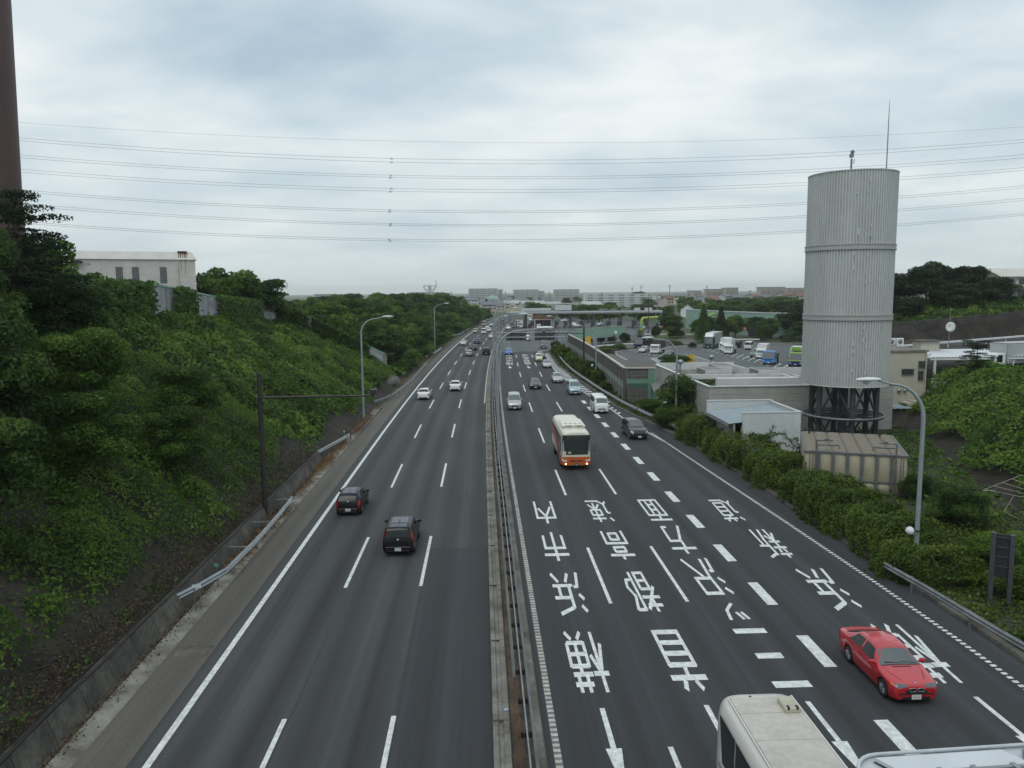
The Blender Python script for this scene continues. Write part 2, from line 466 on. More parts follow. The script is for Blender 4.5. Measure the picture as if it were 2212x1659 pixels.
KERB_R = interp([(0, 20.95), (28, 20.9), (43, 20.65), (58, 20.3), (75, 19.4), (90, 17.2), (96, 16.55), (108, 16.25), (118, 15.85), (126, 15.45), (149, 14.6), (167, 15.2), (184, 15.6), (187, 15.4)])
road_l = structure(strip('left_carriageway', -11.2, 0.19, Y_ALL, 0.0, ASPH_L, 6))
structure(strip('resurfaced_lane', -3.2, 0.17, [0, 20, 42.6], 0.004, ASPH_N, 2), 'darker resurfaced stretch of the fast lane')
structure(strip('left_shoulder', lambda Y: -12.9 + max(0, Y - 100) * 0.004, -11.2, Y_ALL[:-8], 0.0, SHOULDER, 2))
road_r = structure(strip('right_carriageway', 1.85, lambda Y: KERB_R(Y) - cv(Y) * 0, [0, 20, 28, 36, 43, 50, 58, 66, 75, 82, 90, 96, 108, 118, 126, 137, 149, 158, 167, 176, 184, 187], 0.0, ASPH_R, 6))
structure(strip('toll_plaza', lambda Y: 1.85, lambda Y: float(np.interp(Y, [187, 205, 240, 300, 360, 420], [15.4, 26, 50, 66, 62, 40])), [187, 196, 205, 215, 240, 260, 280, 300, 330, 360, 390, 420], 0.0, LOT, 6))
structure(strip('drain_cover', -12.75, -11.25, [29.9, 30.4, 30.9], 0.004, CONC_D, 1))

# thin resealed cracks along the lanes
SEAL = M('crack_sealant', (0.020, 0.021, 0.022), 0.6, var=0.2)
rg = random.Random(3)
for (x, y0, y1) in ((-6.95, 20, 170), (-3.22, 20, 170), (5.85, 20, 110), (9.45, 20, 110)):
    mb = MB(); y = y0; prev = None
    while y < y1:
        p = (x + 0.16 + rg.uniform(-.05, .05), y)
        if prev and rg.random() < .86:
            a, b = rp(prev[0], prev[1], .005), rp(p[0], p[1], .005); w = rg.uniform(.012, .03)
            mb.quad((a.x - w, a.y, a.z), (a.x + w, a.y, a.z), (b.x + w, b.y, b.z), (b.x - w, b.y, b.z))
        prev = p; y += rg.uniform(1.5, 3.5)
    mb.build('sealed_crack', SEAL, road_l if x < 0 else road_r)

# ------------------------------------------------------------------ road markings (each a part of its carriageway)
ZM = 0.008
def mark_quad(mb, X0, X1, Y0, Y1, z=ZM, skew=0.0, bend=True):
    c0, c1 = (cv(Y0), cv(Y1)) if bend else (0, 0)
    mb.quad((X0 + c0, Y0, z), (X1 + c0, Y0, z), (X1 + skew + c1, Y1, z), (X0 + skew + c1, Y1, z))
mb = MB()
for a, b in zip(Y_ALL[:-1], Y_ALL[1:]): mark_quad(mb, -10.68, -10.44, a, b)
mb.build('edge_line', PAINT, road_l)
mb = MB()
for a, b in zip(Y_ALL[4:-1], Y_ALL[5:]): mark_quad(mb, -0.1, 0.06, a, b)
mb.build('median_line', PAINT_W, road_l)
for x in (-6.95, -3.22):
    for k in range(-1, 21):
        y = 36.9 + 19.7 * k
        if y + 8 < 8: continue
        mb = MB(); mark_quad(mb, x - .085, x + .085, y, y + 7.9); mb.build('lane_dash', PAINT, road_l)
for x, kmax in ((5.84, 8), (9.46, 8)):
    for k in range(-1, kmax):
        y = 34.2 + 19.3 * k
        if y < 10: continue
        mb = MB(); mark_quad(mb, x - .085, x + .085, y, y + 7.9); mb.build('lane_dash', PAINT, road_r)
for y0 in (22.2 - 6, 22.2 - 1.0, 27.65, 33.6, 39.4, 45.3, 51.2, 57.2, 63.0, 68.9, 74.9, 80.9, 86.8, 92.6, 98.4):
    mb = MB(); mark_quad(mb, 13.05, 13.55, y0, y0 + 2.75, bend=False)
    mb.build('wide_dash', PAINT, road_r)
mb = MB(); y = 14.0
while y < 120:
    mark_quad(mb, 2.09, 2.31, y, y + 0.16, z=0.016); y += 0.29
prop(mb.build('profiled_edge_line', PAINT_W, road_r), kind='stuff')
mb = MB()
for a, b in zip(range(14, 190, 8), range(22, 198, 8)): mark_quad(mb, 2.08, 2.32, a, b, z=0.006)
mb.build('edge_line', M('paint_grey', (.17, .17, .165), .8, var=.3, scale=2, fine=.2), road_r)
RE = interp([(16, 19.6), (30, 19.56), (36, 19.37), (46, 18.9), (63.6, 17.95), (78.4, 17.2), (84.7, 16.1)])
mb = MB(); y = 14.0
while y < 77:
    x = RE(y); mark_quad(mb, x - .11, x + .11, y, y + .17, z=ZM, skew=RE(y + .17) - x, bend=False); y += .31
prop(mb.build('profiled_edge_line', PAINT, road_r), kind='stuff')
mb = MB()
HL = interp([(72, 17.5), (84.7, 16.1), (92.5, 15.8), (105, 14.97), (112.5, 14.3), (124, 13.75), (134, 13.4), (146, 13.45), (160, 13.95), (178, 14.6)])
HR = interp([(84, 16.9), (96.4, 16.25), (108, 16.0), (117.5, 15.6), (125.8, 15.1), (149, 15.5), (166, 16.2), (184, 17.2)])
ys = list(np.arange(72, 179, 3.0))
for a, b in zip(ys[:-1], ys[1:]):
    mb.quad((HL(a) - .09, a, ZM), (HL(a) + .09, a, ZM), (HL(b) + .09, b, ZM), (HL(b) - .09, b, ZM))
mb.build('gore_outline', PAINT, road_r)
y = 89.6
while y < 179:
    a, b = HL(y) + .15, max(HL(y) + .5, HR(y + .9) - .1)
    mb = MB(); mb.quad((a, y, ZM), (b, y + .5, ZM), (b + .0, y + 1.4, ZM), (a, y + .9, ZM)); mb.build('hatch_stripe', PAINT, road_r)
    y += 1.98

# painted characters: strokes in a unit box as a driver reads them
GL = {
 '横': (.095, [[(0, .72), (.42, .72)], [(.2, 1), (.2, 0)], [(.19, .7), (0, .22)], [(.21, .7), (.38, .42)], [(.5, .88), (1, .88)], [(.63, 1), (.63, .74)], [(.87, 1), (.87, .74)], [(.45, .73), (1, .73)], [(.5, .6), (1, .6)], [(1, .62), (1, .2)], [(1, .2), (.5, .2)], [(.5, .18), (.5, .62)], [(.5, .4), (1, .4)], [(.75, .73), (.75, .2)], [(.66, .14), (.52, 0)], [(.84, .14), (1, 0)]]),
 '浜': (.105, [[(.02, .96), (.15, .82)], [(0, .68), (.13, .55)], [(.02, 0), (.12, .36), (.22, .36)], [(.92, 1), (.42, .86)], [(.42, .88), (.42, .33)], [(.42, .63), (1, .63)], [(.78, .63), (.78, .33)], [(.28, .33), (1, .33)], [(.5, .24), (.36, 0)], [(.76, .24), (.98, 0)]]),
 '市': (.11, [[(.5, 1), (.5, 0)], [(0, .8), (1, .8)], [(.1, .12), (.1, .6)], [(.05, .58), (.95, .58)], [(.9, .6), (.9, .12)]]),
 '内': (.11, [[(.08, 0), (.08, .8)], [(.03, .78), (.97, .78)], [(.92, .8), (.92, 0)], [(.5, 1), (.5, .72), (.2, .3)], [(.5, .72), (.8, .34)]]),
 '首': (.11, [[(.26, 1), (.36, .86)], [(.74, 1), (.64, .86)], [(0, .82), (1, .82)], [(.5, .8), (.46, .64)], [(.1, .62), (.9, .62)], [(.87, .64), (.87, 0)], [(.9, .04), (.1, .04)], [(.13, .64), (.13, 0)], [(.13, .43), (.87, .43)], [(.13, .24), (.87, .24)]]),
 '都': (.095, [[(.05, .85), (.55, .85)], [(.3, 1), (.3, .66)], [(0, .66), (.62, .66)], [(.58, .95), (.04, .4)], [(.18, .46), (.54, .46)], [(.52, .48), (.52, 0)], [(.54, .03), (.18, .03)], [(.2, .48), (.2, 0)], [(.2, .24), (.52, .24)], [(.7, 0), (.7, .97)], [(.68, .95), (.98, .95)], [(.97, .95), (.84, .64), (.98, .4), (.92, .22), (.78, .22)]]),
 '高': (.105, [[(.5, 1), (.5, .86)], [(0, .86), (1, .86)], [(.26, .75), (.74, .75)], [(.72, .76), (.72, .58)], [(.74, .6), (.26, .6)], [(.28, .76), (.28, .58)], [(.06, 0), (.06, .48)], [(.02, .46), (.98, .46)], [(.94, .48), (.94, .0)], [(.3, .33), (.7, .33)], [(.68, .34), (.68, .08)], [(.7, .1), (.3, .1)], [(.32, .34), (.32, .08)]]),
 '速': (.095, [[(.04, .96), (.16, .82)], [(0, .6), (.17, .6)], [(.15, .6), (.15, .2)], [(.15, .2), (0, .06)], [(.15, .18), (.4, .03)], [(.36, .03), (1, .03)], [(.35, .85), (1, .85)], [(.68, 1), (.68, .13)], [(.42, .7), (.94, .7)], [(.92, .71), (.92, .45)], [(.94, .46), (.42, .46)], [(.44, .71), (.44, .45)], [(.66, .44), (.4, .2)], [(.7, .44), (.96, .2)]]),
 '三': (.12, [[(0, .95), (1, .95)], [(.12, .5), (.88, .5)], [(0, .05), (1, .05)]]),
 'ツ': (.16, [[(.08, 1), (.22, .55)], [(.34, 1), (.48, .55)], [(1, 1), (.86, .42), (.4, 0)]]),
 '沢': (.105, [[(.02, .96), (.17, .82)], [(0, .68), (.14, .55)], [(.0, 0), (.12, .36), (.22, .36)], [(.4, .5), (.4, .97)], [(.36, .95), (1, .95)], [(.95, .95), (.95, .53)], [(.38, .56), (1, .56)], [(.4, .5), (.26, 0)], [(.6, .55), (1, 0)]]),
 '方': (.105, [[(.5, 1), (.5, .82)], [(0, .82), (1, .82)], [(.42, .82), (.38, .5), (.04, 0)], [(.38, .56), (.86, .56)], [(.84, .58), (.78, .03), (.6, .03)]]),
 '面': (.10, [[(0, .95), (1, .95)], [(.5, .95), (.45, .75)], [(.05, .75), (.95, .75)], [(.92, .76), (.92, 0)], [(.95, .03), (.05, .03)], [(.08, .76), (.08, 0)], [(.36, .75), (.36, .03)], [(.64, .75), (.64, .03)], [(.36, .5), (.64, .5)], [(.36, .26), (.64, .26)]]),
 '新': (.09, [[(.24, 1), (.24, .9)], [(.04, .88), (.48, .88)], [(.14, .82), (.18, .7)], [(.38, .82), (.33, .7)], [(0, .66), (.5, .66)], [(.04, .46), (.48, .46)], [(.25, .66), (.25, 0)], [(.24, .42), (.04, .14)], [(.27, .42), (.46, .24)], [(.96, .98), (.62, .86)], [(.62, .9), (.62, .4), (.5, .02)], [(.62, .6), (1, .6)], [(.82, .6), (.82, 0)]]),
 '道': (.095, [[(.04, .96), (.16, .82)], [(0, .6), (.17, .6)], [(.15, .6), (.15, .2)], [(.15, .2), (0, .06)], [(.15, .18), (.4, .03)], [(.36, .03), (1, .03)], [(.48, 1), (.55, .92)], [(.86, 1), (.78, .92)], [(.32, .88), (1, .88)], [(.66, .88), (.62, .74)], [(.42, .74), (.92, .74)], [(.9, .75), (.9, .15)], [(.92, .16), (.42, .16)], [(.44, .75), (.44, .15)], [(.44, .55), (.9, .55)], [(.44, .36), (.9, .36)]]),
}
def glyph(ch, xr, w, yfar, hgt, mat=PAINT, shear=0.0, parent=None, xr2=None):
    """glyph whose right side (as read) lies at the smaller X; top of the glyph nearest to the camera"""
    tk, strokes = GL[ch]; mb = MB(); i = 0
    def P(gx, gy, z):
        x = xr - gx * w + shear * (gy); return (x, yfar - gy * hgt, z)
    for st in strokes:
        for (a, b) in zip(st[:-1], st[1:]):
            a = Vector(a); b = Vector(b); d = (b - a)
            dn = d.normalized(); n = Vector((-dn.y, dn.x)); ox, oy = n.x * tk * .50, n.y * tk * .39
            e = dn * tk * .2 if len(st) > 2 else dn * 0
            a2, b2 = a - e, b + e; z = ZM + .0007 * i; i += 1
            mb.quad(P(a2.x - ox, a2.y - oy, z), P(b2.x - ox, b2.y - oy, z), P(b2.x + ox, b2.y + oy, z), P(a2.x + ox, a2.y + oy, z))
    o = mb.build('painted_character', mat, parent or road_r)
    return o
for ch, yf in (('内', 51.95), ('市', 45.05), ('浜', 38.15), ('横', 31.25)): glyph(ch, 4.68, 1.36, yf, 5.0)
for ch, yf in (('速', 51.9), ('高', 45.05), ('都', 38.15), ('首', 31.25)): glyph(ch, 8.30, 1.34, yf, 5.0)
for ch, yf, h_ in (('面', 51.9, 5.0), ('方', 45.75, 5.0), ('沢', 39.85, 5.0), ('ツ', 33.85, 1.72), ('三', 31.2, 5.0)): glyph(ch, 11.97 if ch != 'ツ' else 11.76, 1.38 if ch != 'ツ' else .9, yf, h_)
for ch, yf, xr_ in (('道', 51.5, 16.85), ('新', 44.75, 17.25), ('浜', 37.95, 17.55), ('横', 31.2, 18.1)): glyph(ch, xr_, 1.42 if ch != '道' else 1.3, yf, 5.0, shear=-0.28)
for (xr_, chs) in ((5.1, '内市浜横'), (8.75, '速高都首')):
    for i, ch in enumerate(chs): glyph(ch, xr_ + cv(170 - 7 * i), 1.36, 178 - 6.6 * i, 5.2)
def arrow(x, ytop, ytip, tail=.09, head=.26, dx=0.0, bend=0.0):
    mb = MB(); ym = ytip + 2.4
    mb.poly([(x - tail + bend, ytop, ZM), (x - tail, ym, ZM), (x + tail, ym, ZM), (x + tail + bend, ytop, ZM)])
    mb.poly([(x - head, ym + .001, ZM + .001), (x + dx, ytip, ZM + .001), (x + head, ym + .001, ZM + .001)])
    mb.build('painted_arrow', PAINT, road_r)
arrow(4.02, 25.2, 20.4); arrow(7.7, 25.2, 20.4); arrow(11.34, 25.25, 20.4); arrow(17.42, 25.22, 20.4)
arrow(5.6 - .3, 150.5, 145.5, .12, .45); arrow(9.2 - .3, 150.2, 145.2, .12, .45)

# ------------------------------------------------------------------ median: gutter, kerbs, guardrail
def rail_path(X, Y0, Y1, step=8.0, z=0.0):
    n = max(2, int((Y1 - Y0) / step) + 1)
    return [rp(X, Y0 + (Y1 - Y0) * i / (n - 1), z) for i in range(n)]
mb = MB(); mb.sweep(rail_path(0, 0, 420), [(.19, -.1), (.19, .16), (.36, .18), (.40, .13), (.52, .13), (.56, .20), (.74, .20), (.78, .05), (.78, -.1)])
median_kerb = structure(mb.build('median_gutter', CONC))
for y in np.arange(12.3, 90, 6.0):
    mb = MB(); mb.box((.46 + cv(y), y, .165), (.50, .035, .09)); mb.build('joint', CONC_D, median_kerb)
mb = MB(); mb.sweep(rail_path(0, 0, 420), [(.79, -.1), (.79, .06), (1.50, .06), (1.50, -.1)]); structure(mb.build('median_strip', DIRT))
mb = MB(); mb.sweep(rail_path(0, 0, 187), [(1.51, -.1), (1.51, .17), (1.58, .19), (1.78, .19), (1.845, .02), (1.845, -.1)]); structure(mb.build('median_kerb', CONC))
WB = [(0, -.17), (.035, -.12), (.075, -.085), (.035, -.03), (.0, 0), (.035, .03), (.075, .085), (.035, .12), (0, .17), (-.012, .17), (.02, .12), (.06, .085), (.02, .03), (-.012, 0), (.02, -.03), (.06, -.085), (.02, -.12), (-.012, -.17)]
def wbeam(mb, path, side=1, z=.6, sc=1.0):
    pr = [(o * side * sc, z + h * sc) for o, h in WB]
    if side < 0: pr = pr[::-1]
    mb.sweep(path, pr)
def guardrail(name, label, path, side, spacing=4.0, mat=None, post_r=.06, z=.62, ground=0.0, group=None, post_mat=None, back=None):
    """W-beam on round posts; path at ground level, side = +1 when the beam faces the right of the path"""
    t = thing(name, label, 'guardrail', path[0], group=group); base = Vector(path[0])
    loc = [Vector(p) - base for p in path]
    mb = MB(); wbeam(mb, loc, side, z); mb.build('beam', mat or STEEL, t)
    acc = 0.0; nxt = .6; pm = post_mat or STEEL_D; pmesh = None
    for a, b in zip(loc[:-1], loc[1:]):
        L = (b - a).length
        while nxt <= acc + L:
            p = a + (b - a) * ((nxt - acc) / L); d = (b - a).normalized(); nr = Vector((d.y, -d.x, 0)) * (-.085 * side)
            if pmesh is None:
                m2 = MB(); m2.tube([(0, 0, -.3), (0, 0, z + .14)], post_r, 8); m2.box((0, 0, z), (.10, .12, .12)); pmesh = m2.mesh('post')
            link('post', pmesh, pm, t, p + nr); nxt += spacing
        acc += L
    return t
RUSTD = M('rust_dark', (.040, .024, .018), .8, .1, var=.4, scale=3)
# double rail in the median
t = thing('median_guardrail', 'double steel guardrail with brown box spacers along the median', 'guardrail', (0, 0, 0))
for X, sd, lab in ((1.02, -1, None), (1.42, 1, None)):
    for y0, y1, mt in ((14, 26.0, RUST if X < 1.2 else STEEL_D), (26.0, 35, STEEL if X < 1.2 else STEEL_D), (35, 37, STEEL_D), (37, 90, STEEL_D), (90, 170, STEEL_D)):
        mb = MB(); wbeam(mb, [rp(X, y) for y in np.linspace(y0, y1, 5)], sd, .72)
        mb.build('beam', mt, t)
mb = MB(); mb.tube([rp(1.22, y, 1.06) for y in np.linspace(14, 170, 30)], .032, 8); mb.build('top_pipe', STEEL, t)
spc = MB(); spc.box((0, 0, .70), (.36, .11, .17)); spc_m = spc.mesh('spacer')
pst = MB(); pst.tube([(0, 0, 0), (0, 0, 1.08)], .045, 8); pst_m = pst.mesh('post')
for y in np.arange(14.6, 150, 2.0):
    p = rp(1.22, y)
    link('spacer', spc_m, RUSTD, t, p); link('post', pst_m, STEEL_D, t, p)
# litter on the gutter
mb = MB(); mb.box((0, 0, .03), (.16, .12, .05), .5, .015); o = mb.build('litter', M('pale_blue_paper', (.35, .46, .62), .7), None, (.66, 24.9, .2)); prop(o, 'scrap of pale blue litter lying on the median gutter', 'litter')
# ------------------------------------------------------------------ left cutting: terrain, kudzu, trees, walls
LEAF_A = leaf_mat('leaf_kudzu', (0.022, 0.050, 0.010), (0.078, 0.158, 0.021), (0.180, 0.275, 0.050), trans=.42)
LEAF_B = leaf_mat('leaf_dark', (0.010, 0.025, 0.007), (0.034, 0.076, 0.015), (0.105, 0.175, 0.036), trans=.38)
LEAF_C = leaf_mat('leaf_hedge', (0.024, 0.044, 0.008), (0.074, 0.126, 0.018), (0.165, 0.225, 0.036), trans=.36)
LEAF_D = leaf_mat('leaf_wood', (0.018, 0.040, 0.010), (0.062, 0.128, 0.020), (0.150, 0.235, 0.045), trans=.40)
LEAF_F = leaf_mat('leaf_fine_dark', (0.006, 0.014, 0.006), (0.014, 0.032, 0.010), (0.035, 0.062, 0.020), trans=.2)
BARK = M('bark', (0.06, 0.048, 0.036), 0.9, var=0.3, scale=3)

def lump_field(x0, x1, y0, y1, res, dens, rmin, rmax, flat, seed):
    rg_ = np.random.default_rng(seed)
    nx, ny = int((x1 - x0) / res) + 1, int((y1 - y0) / res) + 1
    Hh = np.zeros((ny, nx)); T = np.full((ny, nx), .4)
    n = int((x1 - x0) * (y1 - y0) * dens)
    for _ in range(n):
        cx, cy, r = rg_.uniform(x0, x1), rg_.uniform(y0, y1), rg_.uniform(rmin, rmax); tt = rg_.uniform(.15, .8)
        i0, i1 = max(0, int((cx - r - x0) / res)), min(nx, int((cx + r - x0) / res) + 2)
        j0, j1 = max(0, int((cy - r - y0) / res)), min(ny, int((cy + r - y0) / res) + 2)
        if i1 <= i0 or j1 <= j0: continue
        gx = x0 + np.arange(i0, i1) * res - cx; gy_ = y0 + np.arange(j0, j1) * res - cy
        q = r * r - gx[None, :] ** 2 - gy_[:, None] ** 2
        h = np.sqrt(np.maximum(q, 0)) * flat; s = h > Hh[j0:j1, i0:i1]
        Hh[j0:j1, i0:i1][s] = h[s]; T[j0:j1, i0:i1][s] = tt
    return Hh, T

def cover(name, zf, x0, x1, y0, y1, mask, size, layers, lumps=(.3, .8, 2.0, .6), mat=None, seed=1, bend=True, tint=0.0, drop=0.25, aspect=.7):
    """leaves spread over a lumpy blanket lying on the terrain zf(x, y)"""
    rg_ = np.random.default_rng(seed); res = .25
    Hh, T = lump_field(x0, x1, y0, y1, res, lumps[0], lumps[1], lumps[2], lumps[3], seed)
    n = int(layers * (x1 - x0) * (y1 - y0) * 1.15 / (.35 * size * size))
    x = rg_.uniform(x0, x1, n); y = rg_.uniform(y0, y1, n)
    k = mask(x, y) > rg_.random(n); x, y = x[k], y[k]; n = len(x)
    def hh(x, y):
        fx = np.clip((x - x0) / res, 0, Hh.shape[1] - 1.001); fy = np.clip((y - y0) / res, 0, Hh.shape[0] - 1.001)
        i, j = fx.astype(int), fy.astype(int); a, b = fx - i, fy - j
        return Hh[j, i] * (1 - a) * (1 - b) + Hh[j, i + 1] * a * (1 - b) + Hh[j + 1, i] * (1 - a) * b + Hh[j + 1, i + 1] * a * b
    z = zf(x, y) + hh(x, y); e = .3
    nx_ = -(zf(x + e, y) + hh(x + e, y) - z) / e; ny_ = -(zf(x, y + e) + hh(x, y + e) - z) / e
    Nn = np.stack([nx_, ny_, np.ones(n)], 1); Nn /= np.linalg.norm(Nn, axis=1)[:, None]
    i = np.clip(((x - x0) / res).astype(int), 0, T.shape[1] - 1); j = np.clip(((y - y0) / res).astype(int), 0, T.shape[0] - 1)
    tt = T[j, i] * .75 + .1 + tint + rg_.normal(0, .13, n) + .07 * np.sin(x * .35 + 1.3) * np.sin(y * .22)
    z = z + size * .4 - np.abs(rg_.normal(0, drop, n)) + (rg_.random(n) < .06) * rg_.uniform(0, .6, n)
    if bend: x = x + 1.42e-4 * np.maximum(0, y - 60) ** 2
    P = np.stack([x, y, z], 1)
    me = leaf_mesh(name, P, Nn, size, np.clip(tt, 0, 1), aspect=aspect, rnd=.45, seed=seed + 3)
    return link(name, me, mat)

def sst(t):
    t = np.clip(t, 0, 1); return t * t * (3 - 2 * t)
def crest_z(y):
    return np.interp(y, [0, 50, 80, 98, 128, 131], [14.5, 13.2, 11.6, 10.3, 8.8, 8.6])
def zL(x, y):
    """ground of the left cutting; x measured from the straightened motorway"""
    d = (-14.3 - x)
    cut = .9 * np.clip((70 - y) / 6, 0, 1) + .15
    near = cut + (crest_z(y) - cut) * np.clip(d / 18.2, 0, 1) ** .92 + np.maximum(0, d - 18.2) * .02
    far = .15 + 5.0 * sst(d / 26.0)
    w = np.clip((y - 129.0) / 2.0, 0, 1)
    return np.where(d < 0, -.02, near * (1 - w) + far * w)
def terrain(name, zf, xs, ys, mat, bend=True):
    X, Yg = np.meshgrid(np.array(xs, float), np.array(ys, float)); Z = zf(X, Yg)
    if bend: X = X + 1.42e-4 * np.maximum(0, Yg - 60) ** 2
    V = np.stack([X, Yg, Z], -1).reshape(-1, 3); nx, ny = len(xs), len(ys)
    F = [(j * nx + i, j * nx + i + 1, (j + 1) * nx + i + 1, (j + 1) * nx + i) for j in range(ny - 1) for i in range(nx - 1)]
    me = bpy.data.meshes.new(name); me.from_pydata(V.tolist(), [], F)
    me.polygons.foreach_set('use_smooth', [True] * len(F))
    return structure(link(name, me, mat))
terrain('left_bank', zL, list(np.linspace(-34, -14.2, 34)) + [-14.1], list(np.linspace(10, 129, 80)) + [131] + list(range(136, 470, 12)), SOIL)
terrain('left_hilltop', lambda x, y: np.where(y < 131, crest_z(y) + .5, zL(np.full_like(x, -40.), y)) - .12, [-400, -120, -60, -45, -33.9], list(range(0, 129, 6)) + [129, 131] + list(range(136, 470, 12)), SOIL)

def m_near(x, y):
    toe = -15.0 + .3 * np.clip((27 - y) / 2, 0, 1) + .3 * np.clip((y - 36) / 4, 0, 1) - .32 * (np.sin(y * .55) + np.sin(y * .23 + 1))
    toe = toe - 1.0 * np.exp(-((y - 63) / 4) ** 2) - 1.2 * np.exp(-((y - 77) / 4.) ** 2)
    return np.clip((toe - x) / .7, 0, 1)
prop(cover('kudzu_leaves', zL, -34, -14.6, 18, 62, m_near, .19, 1.7, (.30, .6, 1.8, .85), LEAF_A, 5, aspect=.5), 'leafy kudzu blanket over the near left cutting', kind='stuff')
prop(cover('kudzu_leaves', zL, -34, -14.6, 62, 129, m_near, .36, 1.7, (.22, .8, 2.2, .7), LEAF_A, 6), kind='stuff')
prop(cover('shrub_leaves', zL, -34, -14.6, 20, 60, lambda x, y: m_near(x, y) * (np.sin(x * .9 + 1.7) * np.sin(y * .52 + .4) + .5 * np.sin(y * 1.3 + x) > .30), .15, 1.0, (.35, .5, 1.5, 1.05), LEAF_D, 15), 'small-leaved shrubs among the kudzu', kind='stuff')
prop(cover('shrub_leaves', zL, -34, -14.6, 60, 129, lambda x, y: m_near(x, y) * (np.sin(x * .7 + .7) * np.sin(y * .33 + 2) + .5 * np.sin(y * .9 + x) > .35), .24, 1.1, (.25, .7, 1.9, 1.0), LEAF_D, 16), kind='stuff')
prop(cover('tall_weeds', lambda x, y: zL(x, y) + .7, -34, -14.6, 22, 129, lambda x, y: m_near(x, y) * (np.sin(x * 1.3 + 2.7) * np.sin(y * .41 + 1) > .62) * .6, .42, .5, (.2, .5, 1.6, .9), LEAF_A, 17, aspect=.22, drop=.5, tint=.12), kind='stuff')
prop(cover('roadside_undergrowth', zL, -36, -13.6, 131, 330, lambda x, y: np.clip((-14.2 + .5 * np.sin(y * .3) - x) / .8, 0, 1) * np.where(y > 250, .7, 1), .75, 1.1, (.12, 1.0, 3.0, .65), LEAF_A, 7), kind='stuff')

# ---- trees: crown and trunk kinds
CROWNS = {}
def crown_kind(key, seed, n, leaf, kind):
    CROWNS[key] = make_crown(seed, n, leaf, kind)
for i in range(4): crown_kind('wood%d' % i, 30 + i, 5200, .062, 'round')
for i in range(3): crown_kind('near%d' % i, 50 + i, 15000, .032, 'round')
for i in range(2): crown_kind('airy%d' % i, 60 + i, 13000, .022, 'airy')
for i in range(3): crown_kind('dome%d' % i, 70 + i, 19000, .031, 'dome')
for i in range(2): crown_kind('shrub%d' % i, 80 + i, 4200, .075, 'dome')
crown_kind('cone0', 90, 7000, .045, 'cone')
TREES = {}
def tree(name, label, key, mat, loc, w, h, rz=0.0, group=None, cat='tree', trunk=.28, w2=None, bare=.22):
    """tree or shrub standing at loc: crown of width w and total height h"""
    k = (key, mat.name)
    me, lobes = CROWNS[key]
    t = thing(name, label, cat, loc, rz, group)
    if k not in TREES:
        m2 = me if not me.materials else me.copy()
        m2.materials.clear(); m2.materials.append(mat); TREES[k] = m2
    hb = h * bare
    c = link('crown', TREES[k], None, t, (0, 0, hb)); c.scale = (w, w2 or w, (h - hb))
    tk = ('trunk', key, round(h), round(w))
    if tk not in TREES:
        TREES[tk] = trunk_mesh(len(TREES), h * .8, max(.06, h * .02), lobes, (w, w2 or w, h - hb), hb)
    link('trunk' if cat == 'tree' else 'stem', TREES[tk], BARK, t)
    return t
def on_left(X, Y): return (X + cv(Y), Y, float(zL(np.array([X]), np.array([Y]))[0]) - .1)
rg = random.Random(21)
# near slope: small trees and shrubs that bulge out of the kudzu
near = [(-19.5, 29, 5.5, 5.5), (-22.5, 34, 7.0, 7), (-20.0, 38, 5.5, 5), (-25, 30, 7, 7), (-26.5, 39, 7.5, 7.5), (-18.4, 45.5, 4.8, 4.2), (-23.5, 46, 6.5, 5.5), (-29.5, 45, 7.5, 7.5), (-21, 54, 5.2, 4.2), (-28.5, 53, 6.5, 5.5)]
labs = ['dark feathery tree low on the near cutting, nearest the concrete apron', 'wide dark tree halfway up the near cutting', 'low dark tree leaning over the bank before the guardrail end', 'dark tree high on the near left cutting', 'tall dark leafy tree below the tree with airy sprays', 'leafy shrub mound above the start of the silver guardrail', 'dark leafy tree mid slope behind the brown sensor pole', 'broad dark tree at the crest near the left edge', 'bright shrub mound on the slope beyond the brown sensor pole', 'dark bushy tree on the slope before the ivy-grown wall']
for i, (X, Y, w, h) in enumerate(near):
    tree('slope_tree', labs[i], 'near%d' % (i % 3), LEAF_D if i in (2, 5, 6, 8) else LEAF_B, on_left(X, Y), w, h, rg.uniform(0, 6), 'trees on the near cutting', bare=.05)
# tall airy tree at the left edge, in front of the chimney
for (X, Y, w, h, key, lab) in ((-30.3, 52, 7.6, 9.6, 'airy0', 'dark airy tree with layered sprays in front of the brown chimney'), (-31.2, 55, 7.5, 7.2, 'airy1', 'dark airy tree at the crest, right of the chimney'), (-30.0, 43.5, 5.5, 8.0, 'airy1', 'dark airy tree cut off by the left edge of the view')):
    tree('airy_tree', lab, key, LEAF_F, on_left(X, Y), w, h, rg.uniform(0, 6), bare=.1)
crest = [(-37, 60, 7, 6.5), (-35.5, 64, 6.5, 7.0), (-36.5, 72, 6, 5.2), (-33.5, 66, 5, 3.4), (-35, 72, 5, 3.5), (-36, 116, 8, 8.5), (-34.5, 121, 8, 8.2), (-40, 124, 9, 10.5), (-37, 130, 8, 9.5), (-45, 128, 9, 9.5), (-34.6, 126, 6, 6)]
labs = ['dark leafy tree left of the airy tree group on the crest', 'dark leafy tree on the crest, left of the concrete building', 'leafy tree covering the left end of the concrete building', 'leafy shrub climbing the ivy-grown wall, left end', 'leafy shrub before the pale concrete building', 'bushy tree right beside the pale concrete building', 'leafy tree behind the right end of the crest wall', 'tallest dark tree right of the pale concrete building', 'round tree behind the bend of the crest wall', 'dark tree behind the pale concrete building', 'small leafy tree on the corner of the crest wall']
